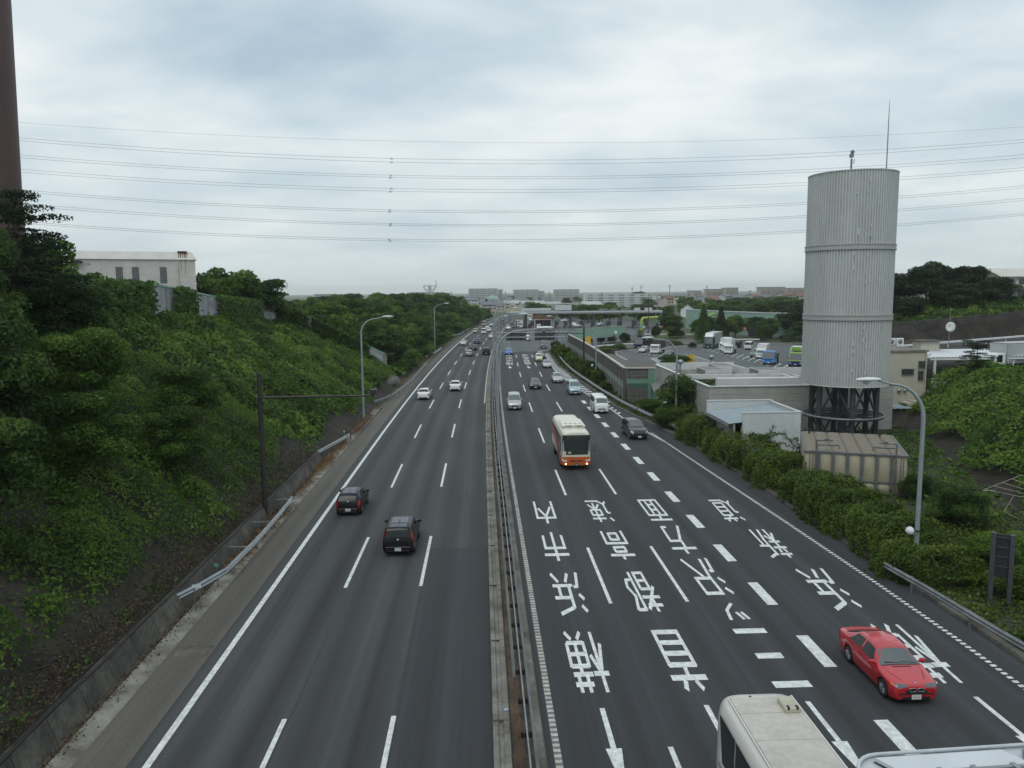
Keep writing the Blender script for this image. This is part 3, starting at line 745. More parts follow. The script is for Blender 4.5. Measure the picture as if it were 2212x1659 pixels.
for i, (X, Y, w, h) in enumerate(crest):
    tree('crest_tree', labs[i], 'wood%d' % (i % 4), LEAF_D if i % 3 else LEAF_B, on_left(X, Y), w, h, rg.uniform(0, 6), 'trees along the crest wall', bare=.12)
# wood beyond the wall
spots = []
for row, (x0, x1, y0, y1, dy, h0, h1) in enumerate(((-20, -17, 140, 300, 11, 5.5, 8.5), (-30, -23, 138, 330, 9, 7, 10), (-44, -32, 140, 380, 11, 7, 9.3), (-64, -46, 150, 420, 15, 7, 9.2), (-100, -66, 160, 440, 20, 7, 9.0), (-150, -100, 150, 440, 26, 7, 9))):
    y = y0
    while y < y1 + 60:
        spots.append((rg.uniform(x0, x1), y + rg.uniform(-3, 3), rg.uniform(h0, h1) * (1 + max(0, min(y, 380) - 230) / (900 if row < 2 else 1800)))); y += dy * rg.uniform(.7, 1.3)
wl = {LEAF_D: 'mid green broadleaf tree in the wood left of the motorway', LEAF_B: 'dark evergreen tree in the wood left of the motorway', LEAF_A: 'pale leafy tree in the wood left of the motorway'}
for i, (X, Y, h) in enumerate(spots):
    m_ = rg.choice([LEAF_D, LEAF_D, LEAF_B, LEAF_B, LEAF_A])
    zone = ('on the skyline of the left wood' if X < -62 else 'in the middle of the left wood' if X < -31 else 'in the front row of the left wood'); dist = ('before the second lamp' if Y < 190 else 'past the second lamp' if Y < 300 else 'past the third lamp')
    kind_ = {LEAF_D: 'mid green broadleaf tree', LEAF_B: 'dark evergreen tree', LEAF_A: 'pale leafy tree'}[m_]; gl = '%s %s, %s' % (kind_, zone, dist)
    tree('wood_tree', gl, 'wood%d' % (i % 4), m_, on_left(X, Y), h * rg.uniform(.8, 1.1), h * rg.uniform(.95, 1.1), rg.uniform(0, 6), gl.replace('tree', 'trees', 1), bare=.12)
for i, (X, Y, w, h) in enumerate(((-15.6, 136, 4, 3.2), (-15.2, 143, 5, 3.8), (-15.5, 151, 5, 4.0), (-15.8, 160, 5, 3.4), (-15.3, 172, 5, 3.0), (-16.5, 182, 6, 4), (-15.8, 204, 5, 3.4), (-15.5, 217, 6, 3.6), (-15.5, 232, 6, 3.4), (-14.8, 262, 6, 4), (-14.6, 280, 6, 4.2), (-14.8, 300, 7, 5), (-15, 322, 8, 6.5), (-15, 345, 9, 7.5), (-15, 372, 9, 8), (-15, 400, 9, 7))):
    lb = '%s shrub on the left verge, %s' % ('bright green' if i % 3 else 'mid green', 'between the rock mound and the second lamp' if Y < 190 else 'just beyond the second street lamp' if Y < 250 else 'by the far curve of the motorway')
    tree('roadside_shrub', lb, 'shrub%d' % (i % 2), LEAF_A if i % 3 else LEAF_D, (X + cv(Y), Y, .1), w, h, rg.uniform(0, 6), lb.replace('shrub', 'shrubs'), cat='shrub', bare=.02)

# ---- concrete apron with cast panels, cable on top
t = thing('retaining_apron', 'low weathered concrete retaining wall along the left gutter', 'retaining wall', (0, 0, 0))
y = 12.0
while y < 65:
    L = 2.0; hgt = .9
    mb = MB(); a = .015
    p0, p1 = -13.93, -14.28
    vs = [(p0, y + a, -.05), (p0, y + L - a, -.05), (p1, y + L - a, hgt), (p1, y + a, hgt), (p1 - .25, y + L - a, hgt), (p1 - .25, y + a, hgt), (p1 - .25, y + L - a, -.05), (p1 - .25, y + a, -.05)]
    mb.add(vs, [(0, 3, 2, 1), (3, 5, 4, 2), (0, 7, 5, 3), (1, 2, 4, 6)])
    mb.build('panel', CONC_D, t); y += L
mb = MB(); pts = [(-14.3 + .04 * math.sin(i * 1.7), y_, .95 + .02 * math.sin(i * 2.3)) for i, y_ in enumerate(np.linspace(12, 65, 28))]
mb.tube(pts, .05, 6); prop(mb.build('black_cable', BLACK), 'black cable running along the top of the concrete apron', 'cable')
mb = MB(); mb.sweep([(0, y_, 0) for y_ in (10, 40, 70, 96)], [(-13.62, -.1), (-13.62, .10), (-12.98, .06), (-12.90, .0), (-12.90, -.1)]); structure(mb.build('left_kerb', CONC))
mb = MB(); mb.quad((-14.0, 10, .005), (-13.6, 10, .005), (-13.6, 96, .005), (-14.0, 96, .005)); structure(mb.build('gutter', DIRT))
mb = MB(); mb.sweep(rail_path(0, 96, 340), [(-13.3, -.1), (-13.3, .10), (-12.95, .10), (-12.84, .0), (-12.84, -.1)]); structure(mb.build('left_kerb', CONC_D))
# dry grass and weeds on the verge
rgn = np.random.default_rng(8); n = 5200
y_ = np.concatenate([rgn.uniform(36, 92, 3600), rgn.uniform(92, 210, 1600)]); x_ = -13.5 + rgn.normal(0, .32, n); k = np.sin(y_ * .8) + np.sin(y_ * .31) > rgn.uniform(-1.6, 1.0, n)
P = np.stack([x_[k] + 1.42e-4 * np.maximum(0, y_[k] - 60) ** 2, y_[k], np.full(k.sum(), .16)], 1)
Nn = np.stack([rgn.normal(0, 1, k.sum()), rgn.normal(0, 1, k.sum()), rgn.normal(0, .3, k.sum())], 1)
me = leaf_mesh('dry_grass', P, Nn, .42, np.full(k.sum(), .5), aspect=.12, seed=4); prop(link('dry_grass', me, DRY), 'brown dry grass along the left kerb', kind='stuff')

# ---- guardrails on the left
def LP(*pts): return [Vector((x + 0, y, 0)) for x, y in pts]
guardrail('guardrail', 'nearest silver guardrail on the left verge, curving in from the bank', LP((-14.25, 34.6), (-13.7, 36), (-13.1, 38.0), (-12.95, 42.5), (-13.0, 47.5), (-13.15, 51.8)), 1, 4)
t = thing('guardrail_strut', 'galvanised angle struts behind the nearest guardrail', 'strut', (0, 0, 0))
for y_ in (41.6, 46.3, 51.4):
    mb = MB(); mb.box((-13.62, y_, .62), (1.05, .10, .10)); mb.box((-14.1, y_, .3), (.12, .12, .7)); mb.build('strut', STEEL, t)
guardrail('guardrail', 'short silver guardrail by the small white marker', LP((-14.6, 66.9), (-13.9, 71), (-13.2, 75.2)), 1, 4)
guardrail('guardrail', 'short rust-brown guardrail before the first left street lamp', LP((-13.18, 75.4), (-12.95, 82), (-12.9, 87)), 1, 4, mat=RUST, post_mat=RUST)
guardrail('guardrail', 'long dull guardrail curving in beside the rock mound', LP((-14.0, 98.3), (-13.0, 101.5), (-12.4, 104.8), (-11.8, 113), (-11.4, 122.2), (-11.25, 138), (-11.1, 153)), 1, 4, mat=STEEL_D)
guardrail('guardrail', 'silver guardrail at the foot of the second left street lamp', LP((-12.4, 167.9), (-11.6, 174), (-10.9, 181), (-10.4, 194)), 1, 4)
guardrail('guardrail', 'pale guardrail curving in at the left wood, far side', LP((-9.8, 250), (-8.6, 253), (-7.7, 257), (-5.8, 285), (-3.9, 316)), 1, 6)
guardrail('guardrail', 'farthest pale guardrail on the left verge', LP((-1.5, 355), (1.5, 380), (6.4, 416)), 1, 6)

# ---- small markers
def marker(name, label, p, h, w, mat, plate_h=.16, two=False):
    t = thing(name, label, 'marker', p)
    mb = MB()
    for s in ((-w * .3, w * .3) if two else (0,)): mb.tube([(s, 0, -.1), (s, 0, h)], .025, 6)
    mb.build('stem', STEEL_D, t)
    mb = MB(); mb.box((0, -.03, h), (w, .02, plate_h)); mb.build('plate', mat, t)
marker('marker_sign', 'small white marker plate on two stems at the guardrail end', (-13.3, 34.6, 0), 1.15, .42, WHITE, two=True)
marker('marker_sign', 'tiny green marker plate behind the nearest guardrail', (-13.35, 37.4, 0), 1.15, .2, M('marker_green', (.12, .30, .22), .5))
marker('marker_sign', 'tiny white notice in the grass before the rusty guardrail', (-15.6, 73.0, .4), .75, .34, WHITE, .22)
marker('marker_sign', 'white capped delineator behind the rusty guardrail', (-13.7, 75.2, 0), 1.0, .12, WHITE, .12)

# ---- brown sensor pole with long arm
def sensor_pole(label, loc, top, arm_z, arm, rz=0.0):
    t = thing('sensor_pole', label, 'pole', loc, rz)
    mb = MB(); mb.tube([(0, 0, -.3), (0, 0, top)], [.17, .15], 12); mb.lathe([(.155, top - .02), (.17, top), (.0, top + .03)], 12); mb.build('pole', POLE_B, t)
    mb = MB(); mb.tube([(0, 0, arm_z), (arm, 0, arm_z + .03)], [.075, .06], 8); mb.box((0, 0, arm_z), (.42, .42, .10)); mb.build('arm', POLE_B, t)
    mb = MB(); mb.box((arm, 0, arm_z + .32), (.42, .5, .26), 0, .03); mb.tube([(arm, 0, arm_z), (arm, 0, arm_z + .25)], .05, 6); mb.build('sensor_box', POLE_B, t)
    mb = MB(); mb.box((.0, 0, .35), (.42, .42, .04)); mb.box((0, 0, 2.0), (.36, .36, .04)); mb.build('clamp', RUST, t)
sensor_pole('dark brown sensor pole with long arm over the left lanes', (-14.19, 49.06, 0), 9.5, 7.95, 7.2)

# ---- crest wall, grey panels with green cap
CAPG = M('cap_green', (.16, .34, .26), .5, var=.1)
WALLG = M('wall_grey', (.30, .31, .32), .8, var=.25, scale=.7, fine=.12, fscale=6)
def cap_wall(name, label, pts, panel_len, rows=1):
    """pts: (x, y, z_bottom, z_top); one panel per bay, a green cap over all"""
    t = thing(name, label, 'wall', (0, 0, 0))
    P = [np.array(p, float) for p in pts]
    for a, b in zip(P[:-1], P[1:]):
        d = b - a; L = math.hypot(d[0], d[1]); n = max(1, round(L / panel_len)); ang = math.atan2(d[1], d[0])
        nr = np.array([-d[1], d[0]]) / L * .06
        for i in range(n):
            p, q = a + d * (i / n), a + d * ((i + 1) / n); u = (q - p)[:2] / np.linalg.norm((q - p)[:2]) * .012
            mb = MB(); A = p[:2] + u; B = q[:2] - u
            for k in range(rows):
                f0, f1 = k / rows, (k + 1) / rows
                za0, za1 = p[2] + (p[3] - p[2]) * f0 + .012, p[2] + (p[3] - p[2]) * f1; zb0, zb1 = q[2] + (q[3] - q[2]) * f0 + .012, q[2] + (q[3] - q[2]) * f1
                vs = [(*(A - nr), za0), (*(B - nr), zb0), (*(B + nr), zb0), (*(A + nr), za0), (*(A - nr), za1), (*(B - nr), zb1), (*(B + nr), zb1), (*(A + nr), za1)]
                mb.add(vs, [(3, 2, 1, 0), (4, 5, 6, 7), (0, 1, 5, 4), (1, 2, 6, 5), (2, 3, 7, 6), (3, 0, 4, 7)])
            mb.build('panel', WALLG, t)
            mb = MB(); mb.tube([(p[0], p[1], p[2] - .3), (p[0], p[1], p[3] + .02)], .11, 6); mb.build('post', STEEL_D, t)
        m2 = MB(); e = nr * 2.2
        vs = [(*(a[:2] - e), a[3] + .003), (*(b[:2] - e), b[3] + .003), (*(b[:2] + e), b[3] + .003), (*(a[:2] + e), a[3] + .003), (*(a[:2] - e), a[3] + .2), (*(b[:2] - e), b[3] + .2), (*(b[:2] + e), b[3] + .2), (*(a[:2] + e), a[3] + .2)]
        m2.add(vs, [(3, 2, 1, 0), (4, 5, 6, 7), (0, 1, 5, 4), (1, 2, 6, 5), (2, 3, 7, 6), (3, 0, 4, 7)]); m2.build('cap', CAPG, t)
    return t
cap_wall('crest_wall', 'grey panel wall with green cap along the left crest, half grown over', [(-33.6, 62, 12.2, 15.9), (-33.4, 80, 11.4, 15.5), (-33.2, 98, 10.1, 14.1), (-33.2, 112, 9.5, 13.5), (-32.8, 129.8, 8.5, 12.4)], 3.0, 3)
t = cap_wall('end_wall', 'grey concrete wall stepping down the slope to the rock mound', [(-32.8, 129.8, 8.0, 12.4), (-27, 129.2, 5.8, 9.6), (-21.5, 128.8, 3.0, 6.9), (-16.2, 128.3, -.1, 4.3)], 3.0)
mb = MB(); mb.box((-16.2, 128.3, 2.15), (.5, .5, 4.5)); mb.build('end_post', CONC, t)
# creepers hanging over the crest wall
def creeper(label, path, n, hang, seed, cov=-.55):
    rg_ = np.random.default_rng(seed); s = rg_.random(n)
    pts = np.array(path, float); q = s * (len(pts) - 1); i = np.minimum(q.astype(int), len(pts) - 2); f = (q - i)[:, None]
    base = pts[i] * (1 - f) + pts[i + 1] * f
    gap = np.sin(s * 31 + seed) + np.sin(s * 13 + 2 * seed) > -.55 - 1.2 * (cov > 0); base = base[gap]; n = len(base)
    dz = rg_.uniform(-hang, .35, n); P = base + np.stack([rg_.normal(.25, .22, n) , rg_.normal(-.1, .2, n), dz], 1)
    Nn = np.stack([np.full(n, 1.), np.full(n, -.6), np.full(n, .6)], 1)
    me = leaf_mesh('creeper_leaves', P, Nn, .40, np.clip(.35 + rg_.normal(0, .16, n), 0, 1), aspect=.75, seed=seed)
    prop(link('creeper_leaves', me, LEAF_D), label, kind='stuff')
creeper('creeper over the crest wall', [(-33.3, 62, 15.9), (-33.1, 80, 15.5), (-32.9, 98, 14.1), (-32.9, 112, 13.5), (-32.5, 129.6, 12.4)], 9500, 3.6, 3)
creeper('creeper over the stepped wall', [(-32.6, 129.3, 12.4), (-27, 128.8, 9.8), (-22.5, 128.5, 7.4), (-19.3, 128.2, 5.8)], 9000, 3.6, 4, .25)
# rock mound
def rock(label, loc, s, seed, mat):
    rg_ = random.Random(seed); bm = bmesh.new(); bmesh.ops.create_icosphere(bm, subdivisions=3, radius=1)
    for v in bm.verts:
        k = 1 + .18 * math.sin(v.co.x * 4 + seed) * math.sin(v.co.y * 5) + rg_.uniform(-.06, .06); v.co = Vector((v.co.x * s[0] * k, v.co.y * s[1] * k, v.co.z * s[2] * k))
    me = bpy.data.meshes.new('rock_mound'); bm.to_mesh(me); bm.free()
    prop(link('rock_mound', me, mat, None, loc), label, 'rock')
rock('grey rock mound at the foot of the stepped wall', (-14.6, 121.5, .1), (1.7, 3.6, 1.5), 2, CONC_D)

# ---- pale building and brown chimney on the left
RENDW = M('render_pale', (.58, .565, .525), .85, var=.08, scale=.5, fine=.08, fscale=3)
STAIN = M('rust_stain', (.22, .12, .07), .85, var=.4)
GLBLK = M('glass_block', (.16, .17, .18), .35, var=.2, scale=4)
b0 = Vector((gy(421, 560, 112).x, 112, 10.1))
t = thing('concrete_building', 'pale concrete building with narrow glass-block windows behind the crest wall', 'building', b0, R(22))
mb = MB(); h1, h2 = 9.3, 10.4
foot = [(-15.5, 0), (0, 0), (0, 12), (-15.5, 12)]
mb.prism(foot, 0, h1); mb.build('wall', RENDW, t)
mb = MB(); o_ = .22; i_ = .55
vs = [(-15.5 - o_, -o_, h1 + .003), (o_, -o_, h1 + .003), (o_, 12 + o_, h1 + .003), (-15.5 - o_, 12 + o_, h1 + .003), (-15.1, .5, h2), (-.4, .5, h2), (-.4, 11.6, h2), (-15.1, 11.6, h2)]
mb.add(vs, [(3, 2, 1, 0), (4, 5, 6, 7), (0, 1, 5, 4), (1, 2, 6, 5), (2, 3, 7, 6), (3, 0, 4, 7)]); mb.build('roof', M('render_roof', (.60, .585, .55), .8, var=.08, scale=.6), t)
mb = MB()
mb.box((-1.6, .55, h2 + .02), (1.25, .9, .16)); mb.build('rust_tray', RUST, t)
for i, x in enumerate((-2.1, -1.85, -1.55, -1.3, -1.1)):
    mb = MB(); w = .05 + .03 * (i % 2); mb.quad((x - w, -.205 + .14, h1 + .28), (x + w, -.205 + .14, h1 + .28), (x + w, .44, h2 - .04), (x - w, .44, h2 - .04))
    mb.build('rust_streak', STAIN, t)
    if i % 2:
        mb = MB(); mb.quad((x - w * .8, -.012, h1 - 1.1 - .3 * i), (x + w * .8, -.012, h1 - 1.1 - .3 * i), (x + w, -.012, h1 - .02), (x - w, -.012, h1 - .02)); mb.build('rust_streak', M('rust_faint', (.44, .36, .28), .85, var=.2), t)
for x in (-9.7, -7.7, -4.2):
    w_ = MB(); w_.box((x, -.02, 7.15), (.86, .06, 2.2)); f = w_.build('window', BLACK, t)
    for r in range(7):
        for c in range(3):
            m2 = MB(); m2.box((x - .27 + .27 * c, -.055, 6.25 + .3 * r), (.24, .03, .26)); m2.build('pane', GLBLK, f)
mb = MB(); mb.tube([(-2.35, -.12, 9.0), (-2.35, -.12, 0)], .09, 8); mb.build('downpipe', RENDW, t)
mb = MB(); mb.tube([(-15.0, -.12, 9.4), (-15.0, -.12, 5)], .10, 8); mb.tube([(-14.7, -.1, 9.0), (-14.7, -.5, 9.0), (-13.0, -.9, 8.6)], .05, 6); mb.tube([(-14.7, -.5, 8.4), (-13.0, -.9, 8.55)], .04, 6); mb.box((-14.6, -.3, 8.9), (.6, .4, .7)); mb.build('bracket_equipment', STEEL_D, t)
CHM = M('chimney_brown', (.075, .040, .036), .6, var=.12, scale=.3)
t = thing('chimney', 'tall brown chimney at the left edge, cropped by the frame', 'chimney', (gy(41, 440, 74).x - 2.40, 74, 9))
cz_ = gy(14, 0, 74).z - 9; cr_ = gy(14, 0, 74).x - (gy(41, 440, 74).x - 2.40)
mb = MB(); mb.tube([(0, 0, 0), (0, 0, gy(41, 440, 74).z - 9), (0, 0, cz_), (0, 0, cz_ + 20)], [2.5, 2.4, cr_, cr_ - .15], 40, smooth=True); mb.build('stack', CHM, t)
mb = MB()
for z in (14, 24, 34): mb.lathe([(2.3, z), (2.43 - z * .003, z), (2.43 - z * .003, z + .12), (2.3, z + .12)], 40)
mb.build('flange', CHM, t)

# leaf litter, sticks and small weeds on the bare strip above the apron and in the gutter
rgn = np.random.default_rng(41); n = 6500
y_ = rgn.uniform(18, 66, n); x_ = -14.35 - np.abs(rgn.normal(0, .75, n)); z_ = zL(x_, y_) + .03
Nn = rgn.normal(0, .35, (n, 3)); Nn[:, 2] += 1
LIT = leaf_mat('leaf_litter', (.030, .020, .012), (.075, .050, .028), (.13, .095, .05), trans=.1)
prop(link('leaf_litter', leaf_mesh('leaf_litter', np.stack([x_, y_, z_], 1), Nn, .13, rgn.uniform(0, 1, n), aspect=.5, seed=5), LIT), 'dead leaves on the bare soil above the apron', kind='stuff')
n = 5200; y_ = rgn.uniform(18, 96, n); x_ = -13.72 + rgn.normal(0, .11, n) + .28 * (rgn.random(n) < .22) * rgn.random(n) * 2
prop(link('leaf_litter', leaf_mesh('leaf_litter', np.stack([x_, y_, np.full(n, .06) + .06 * (x_ > -13.62)], 1), np.tile([0., 0, 1], (n, 1)) + rgn.normal(0, .3, (n, 3)), .085, rgn.uniform(0, .8, n), aspect=.6, seed=6), LIT), 'dead leaves lying in the left gutter', kind='stuff')
n = 1500; y_ = rgn.uniform(18, 66, n); x_ = -14.4 - np.abs(rgn.normal(0, .5, n)); k = np.sin(y_ * 1.7) + np.sin(y_ * .6) > .2; x_, y_ = x_[k], y_[k]
prop(link('seedling_weeds', leaf_mesh('seedling_weeds', np.stack([x_, y_, zL(x_, y_) + .1], 1), rgn.normal(0, 1, (len(x_), 3)), .2, rgn.uniform(.2, .9, len(x_)), aspect=.35, seed=7), LEAF_D), 'small weeds above the apron', kind='stuff')
t = thing('dead_branches', 'fallen dead branches on the bare soil above the apron', 'dead branches', (0, 0, 0)); rg = random.Random(6)
for k in range(26):
    Y = rg.uniform(20, 66); X = -14.5 - rg.random() * 1.1; a = rg.uniform(0, PI); L = rg.uniform(.4, 1.3); p = [Vector((X + math.cos(a) * L * f * .5, Y + math.sin(a) * L * f, 0)) for f in (-.5, 0, .5)]
    for q in p: q.z = float(zL(np.array([q.x]), np.array([q.y]))[0]) + .05
    mb = MB(); mb.tube(p, [.02, .016, .006], 5); mb.build('branch', BARK, t)
# ------------------------------------------------------------------ right side: terrain
def zR(x, y):
    """terrace and cut bank right of the service area"""
    # toe line from (34,46) through (45,79); distance to its right
    d = (x - 37.5) * .946 - (y - 56) * .322
    z1 = 4.6 * sst((d + .5) / 9.0)
    h = sst((x - .50 * y) / 7.0)
    w = sst((y - 98) / 8.0)
    z = z1 * (1 - w) + (5.2 * h) * w
    z = np.where(y > 137.2, h * (4.6 + 4.5 * sst((x - 66) / 34) + 2.5 * np.clip((y - 138) / 25, 0, 1)), z)
    return z
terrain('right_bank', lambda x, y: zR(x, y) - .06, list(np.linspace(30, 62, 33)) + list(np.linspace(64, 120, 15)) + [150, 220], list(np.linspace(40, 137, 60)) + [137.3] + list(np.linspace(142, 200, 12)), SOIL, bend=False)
mb = MB(); mb.sweep([(KERB_R(y) + cv(y) * 0, y, 0) for y in (10, 22, 28, 43, 58, 75, 84, 90, 96, 108, 118, 126, 149, 167, 184)] , [(0, -.1), (0, .02), (.05, .12), (.38, .12), (.38, -.1)])
structure(mb.build('right_kerb', CONC_D))
VERGE = M('verge_soil', (.030, .034, .015), .95, var=.5, scale=1.2, fine=.3, fscale=7)
Ys = [10, 22, 28, 36, 43, 50, 58, 66, 75, 84, 90, 96, 108, 118, 126, 137, 149, 167, 184, 187]
structure(strip('right_verge', lambda Y: KERB_R(Y) + .38, lambda Y: KERB_R(Y) + (16 if Y < 80 else 6), Ys, .06, VERGE, 2, bend=False))
zero = lambda x, y: np.full_like(x, .08)
def kr(y): return np.interp(y, [0, 28, 43, 58, 75, 90, 96, 108, 118, 126, 149, 167, 184, 187], [20.95, 20.9, 20.65, 20.3, 19.4, 17.2, 16.55, 16.25, 15.85, 15.45, 14.6, 15.2, 15.6, 15.4])
prop(cover('verge_ivy', zero, 20.5, 36, 18, 47, lambda x, y: np.clip((x - kr(y) - .45 - .2 * np.sin(y * 1.9)) / .5, 0, 1), .17, 1.2, (.5, .3, 1.0, .45), LEAF_C, 31, bend=False), 'ivy and weeds on the right verge, near end', kind='stuff')
prop(cover('verge_ivy', zero, 14.6, 24, 47, 187, lambda x, y: np.clip((x - kr(y) - .45 - .25 * np.sin(y * .9)) / .5, 0, 1) * (x < kr(y) + 4.5), .26, 1.1, (.3, .3, .9, .5), LEAF_C, 32, bend=False), 'ivy and weeds on the right verge below the noise wall', kind='stuff')
prop(cover('yard_weeds', zero, 22, 46, 45, 76, lambda x, y: np.where((x > 23.0) & (x < 31.5) & (y > 53) & (y < 62), 0., .75) * np.where((x - 37.5) * .946 - (y - 56) * .322 < 0, 1., 0.), .30, .8, (.2, .4, 1.1, .5), LEAF_A, 33, bend=False), 'weeds round the panel tank and tower', kind='stuff')
def m_bank(x, y):
    d = (x - 37.5) * .946 - (y - 56) * .322
    return np.clip((d - .7 - .8 * np.sin(y * .5) - .5 * np.sin(x * 1.1)) / .8, 0, 1) * np.clip((15.5 - d) / 1.5, 0, 1) * (y < 90)
prop(cover('bank_creeper', zR, 34, 72, 42, 90, m_bank, .34, 1.8, (.25, .7, 2.0, .7), LEAF_A, 34, bend=False, tint=.03), 'leafy creeper over the right cut bank', kind='stuff')
prop(cover('hill_undergrowth', zR, 64, 130, 138.5, 172, lambda x, y: (x > .5 * y + 2) * 1.0, .6, 1.6, (.10, 1.0, 2.4, .7), LEAF_A, 35, bend=False), 'green scrub on the right hill above the dark wall', kind='stuff')

# ---- hedge along the slip road: a row of clipped mounds
def long_hedge(label, y0, y1, n, leaf, seed):
    """continuous clipped hedge with a lumpy skin of small leaves"""
    rg_ = np.random.default_rng(seed); t = thing('hedge', label, 'hedge', (21.5, (y0 + y1) / 2, 0), 0, None)
    cx = lambda y: np.interp(y, [34, 50, 58, 62, 70, 76], [22.5, 22.5, 22.3, 22.1, 21.6, 21.2]) - 21.5
    y = rg_.uniform(y0, y1, n); q = rg_.uniform(-.12, PI + .12, n)
    Wd = 2.0 + .22 * np.sin(y * .7 + 1) + .15 * np.sin(y * 1.9); Ht = 1.95 - .35 * np.clip((42 - y) / 4, 0, 1) + .22 * np.sin(y * .83) + .16 * np.sin(y * 2.1 + 1) + .25 * np.clip((y - 62) / 8, 0, 1)
    e = .62; ends = np.clip(np.minimum(y - y0, y1 - y) / 1.2, .25, 1) ** .5
    px = np.sign(np.cos(q)) * np.abs(np.cos(q)) ** e; pz = np.sign(np.sin(q)) * np.abs(np.sin(q)) ** e
    lump = .10 * np.sin(y * 3.1 + 2 * px) * np.sin(q * 4 + y) + .08 * np.sin(y * 6.3 + q * 5) + np.abs(rg_.normal(0, .05, n)) * 1.0
    k = ends * (1 + lump) * (1 - (rg_.random(n) < .3) * rg_.uniform(0, .16, n))
    P = np.stack([cx(y) + px * Wd * k, y - (y0 + y1) / 2, np.maximum(.05, pz * Ht * k)], 1)
    Nn = np.stack([px, np.zeros(n), pz + .3], 1); Nn /= np.linalg.norm(Nn, axis=1)[:, None]
    tt = .55 + .22 * np.sin(y * .9 + 2.2 * px) * np.sin(y * .37 + 1) + .12 * np.sin(y * 2.7 + q * 3) + rg_.normal(0, .15, n)
    link('foliage', leaf_mesh('foliage', P, Nn, leaf, np.clip(tt, 0, 1), aspect=.6, rnd=.5, seed=seed + 1), LEAF_C, t)
    for Y in np.arange(y0 + .8, y1, 2.4):
        mb = MB(); b = Vector((float(cx(Y)), Y - (y0 + y1) / 2, 0)); mb.tube([b, b + Vector((.1, 0, .9))], .05, 5); mb.tube([b + Vector((0, 0, .5)), b + Vector((-.7, .3, 1.5))], .03, 5); mb.tube([b + Vector((0, 0, .5)), b + Vector((.6, -.3, 1.6))], .03, 5); mb.build('stem', BARK, t)
long_hedge('long clipped hedge between the slip road and the panel tank, near part', 34.4, 52.6, 46000, .15, 101)
long_hedge('clipped hedge in front of the white shed, far part', 52.9, 76.0, 44000, .17, 105)
for (X, Y, w, h, lab, key, m_, w2) in ((22.6, 83.5, 6.6, 5.4, 'big dark rounded bush at the corner of the low building', 'near1', LEAF_B, 7.5), (19.8, 79.5, 3.6, 2.6, 'low green bush before the big dark bush', 'dome1', LEAF_C, 4.2), (20.6, 90, 3.8, 1.9, 'pale green ground shrub below the louvred wall end', 'dome2', LEAF_A, 5),
    (26.0, 33.4, 3.8, 2.0, 'broad bramble mound behind the near guardrail', 'dome0', LEAF_C, 5.0), (26.4, 29.8, 3.4, 1.6, 'bramble mound behind the dark sign back', 'dome2', LEAF_C, 4.2), (23.2, 28.4, 2.6, .8, 'low leafy mound at the foot of the sign posts', 'dome1', LEAF_D, 3.4), (29.0, 44.5, 4.0, 2.8, 'dark bush right of the panel tank', 'near2', LEAF_B, 4), (29.8, 50.5, 2.6, 2.4, 'dark shrub at the near corner of the panel tank', 'dome0', LEAF_B, 2.6), (27.5, 38, 4, 2.0, 'green mound under the bare cane frame', 'dome1', LEAF_A, 4)):
    tree('bush', lab, key, m_, (X, Y, 0), w, h, 1.1, cat='bush', w2=w2, bare=.0)
# shrubs in front of the noise wall
for i, (X, Y, w, h) in enumerate(((17.5, 111, 2.4, 1.5), (17.5, 119, 2.8, 2.5), (17.6, 124.5, 2.8, 2.6), (17.6, 131, 3.0, 2.9), (17.5, 138, 3.0, 2.8), (17.4, 146, 3.0, 2.3), (17.3, 154, 3.2, 2.9), (17.2, 163, 3.4, 3.0), (17.1, 172, 3.4, 3.2), (16.7, 180, 3.4, 3.2))):
    tree('wall_shrub', 'evergreen shrub growing between slip road and noise wall', 'shrub%d' % (i % 2), LEAF_C if i % 3 else LEAF_D, (X + .6, Y, 0), w, h, i * 1.3, 'shrubs before the noise wall', cat='shrub', bare=.03)
# sparse young tree before the shed
for (X, Y, w, h, lab) in ((23.3, 60.8, 2.6, 3.6, 'thin young tree with bare sprays before the white shed'), (25.0, 59.4, 2.4, 3.0, 'second thin sapling, right of the first, before the white shed')):
    t = thing('sapling', lab, 'sapling', (X, Y, 0)); rg = random.Random(int(X * 10)); mb = MB(); lp = []
    mb.tube([(0, 0, 0), (.05, 0, h * .8)], [.05, .02], 6)
    for k in range(9):
        z = h * rg.uniform(.45, .8); q = k * 2.4; e = Vector((math.cos(q) * w * .5, math.sin(q) * w * .5, z + rg.uniform(.1, .7))); s = Vector((0, 0, z)); mb.tube([s, e], [.025, .008], 5)
        for f in np.linspace(.2, 1, 12): lp.append(s + (e - s) * f + Vector((rg.uniform(-.1, .1), rg.uniform(-.1, .1), rg.uniform(-.05, .12))))
    mb.build('trunk', BARK, t); lp = np.array([tuple(p) for p in lp] * 4) + np.random.default_rng(4).normal(0, .07, (len(lp) * 4, 3))
    link('crown', leaf_mesh('crown', lp, np.tile([0., -.5, .8], (len(lp), 1)), .14, np.full(len(lp), .4), seed=9), LEAF_D, t)

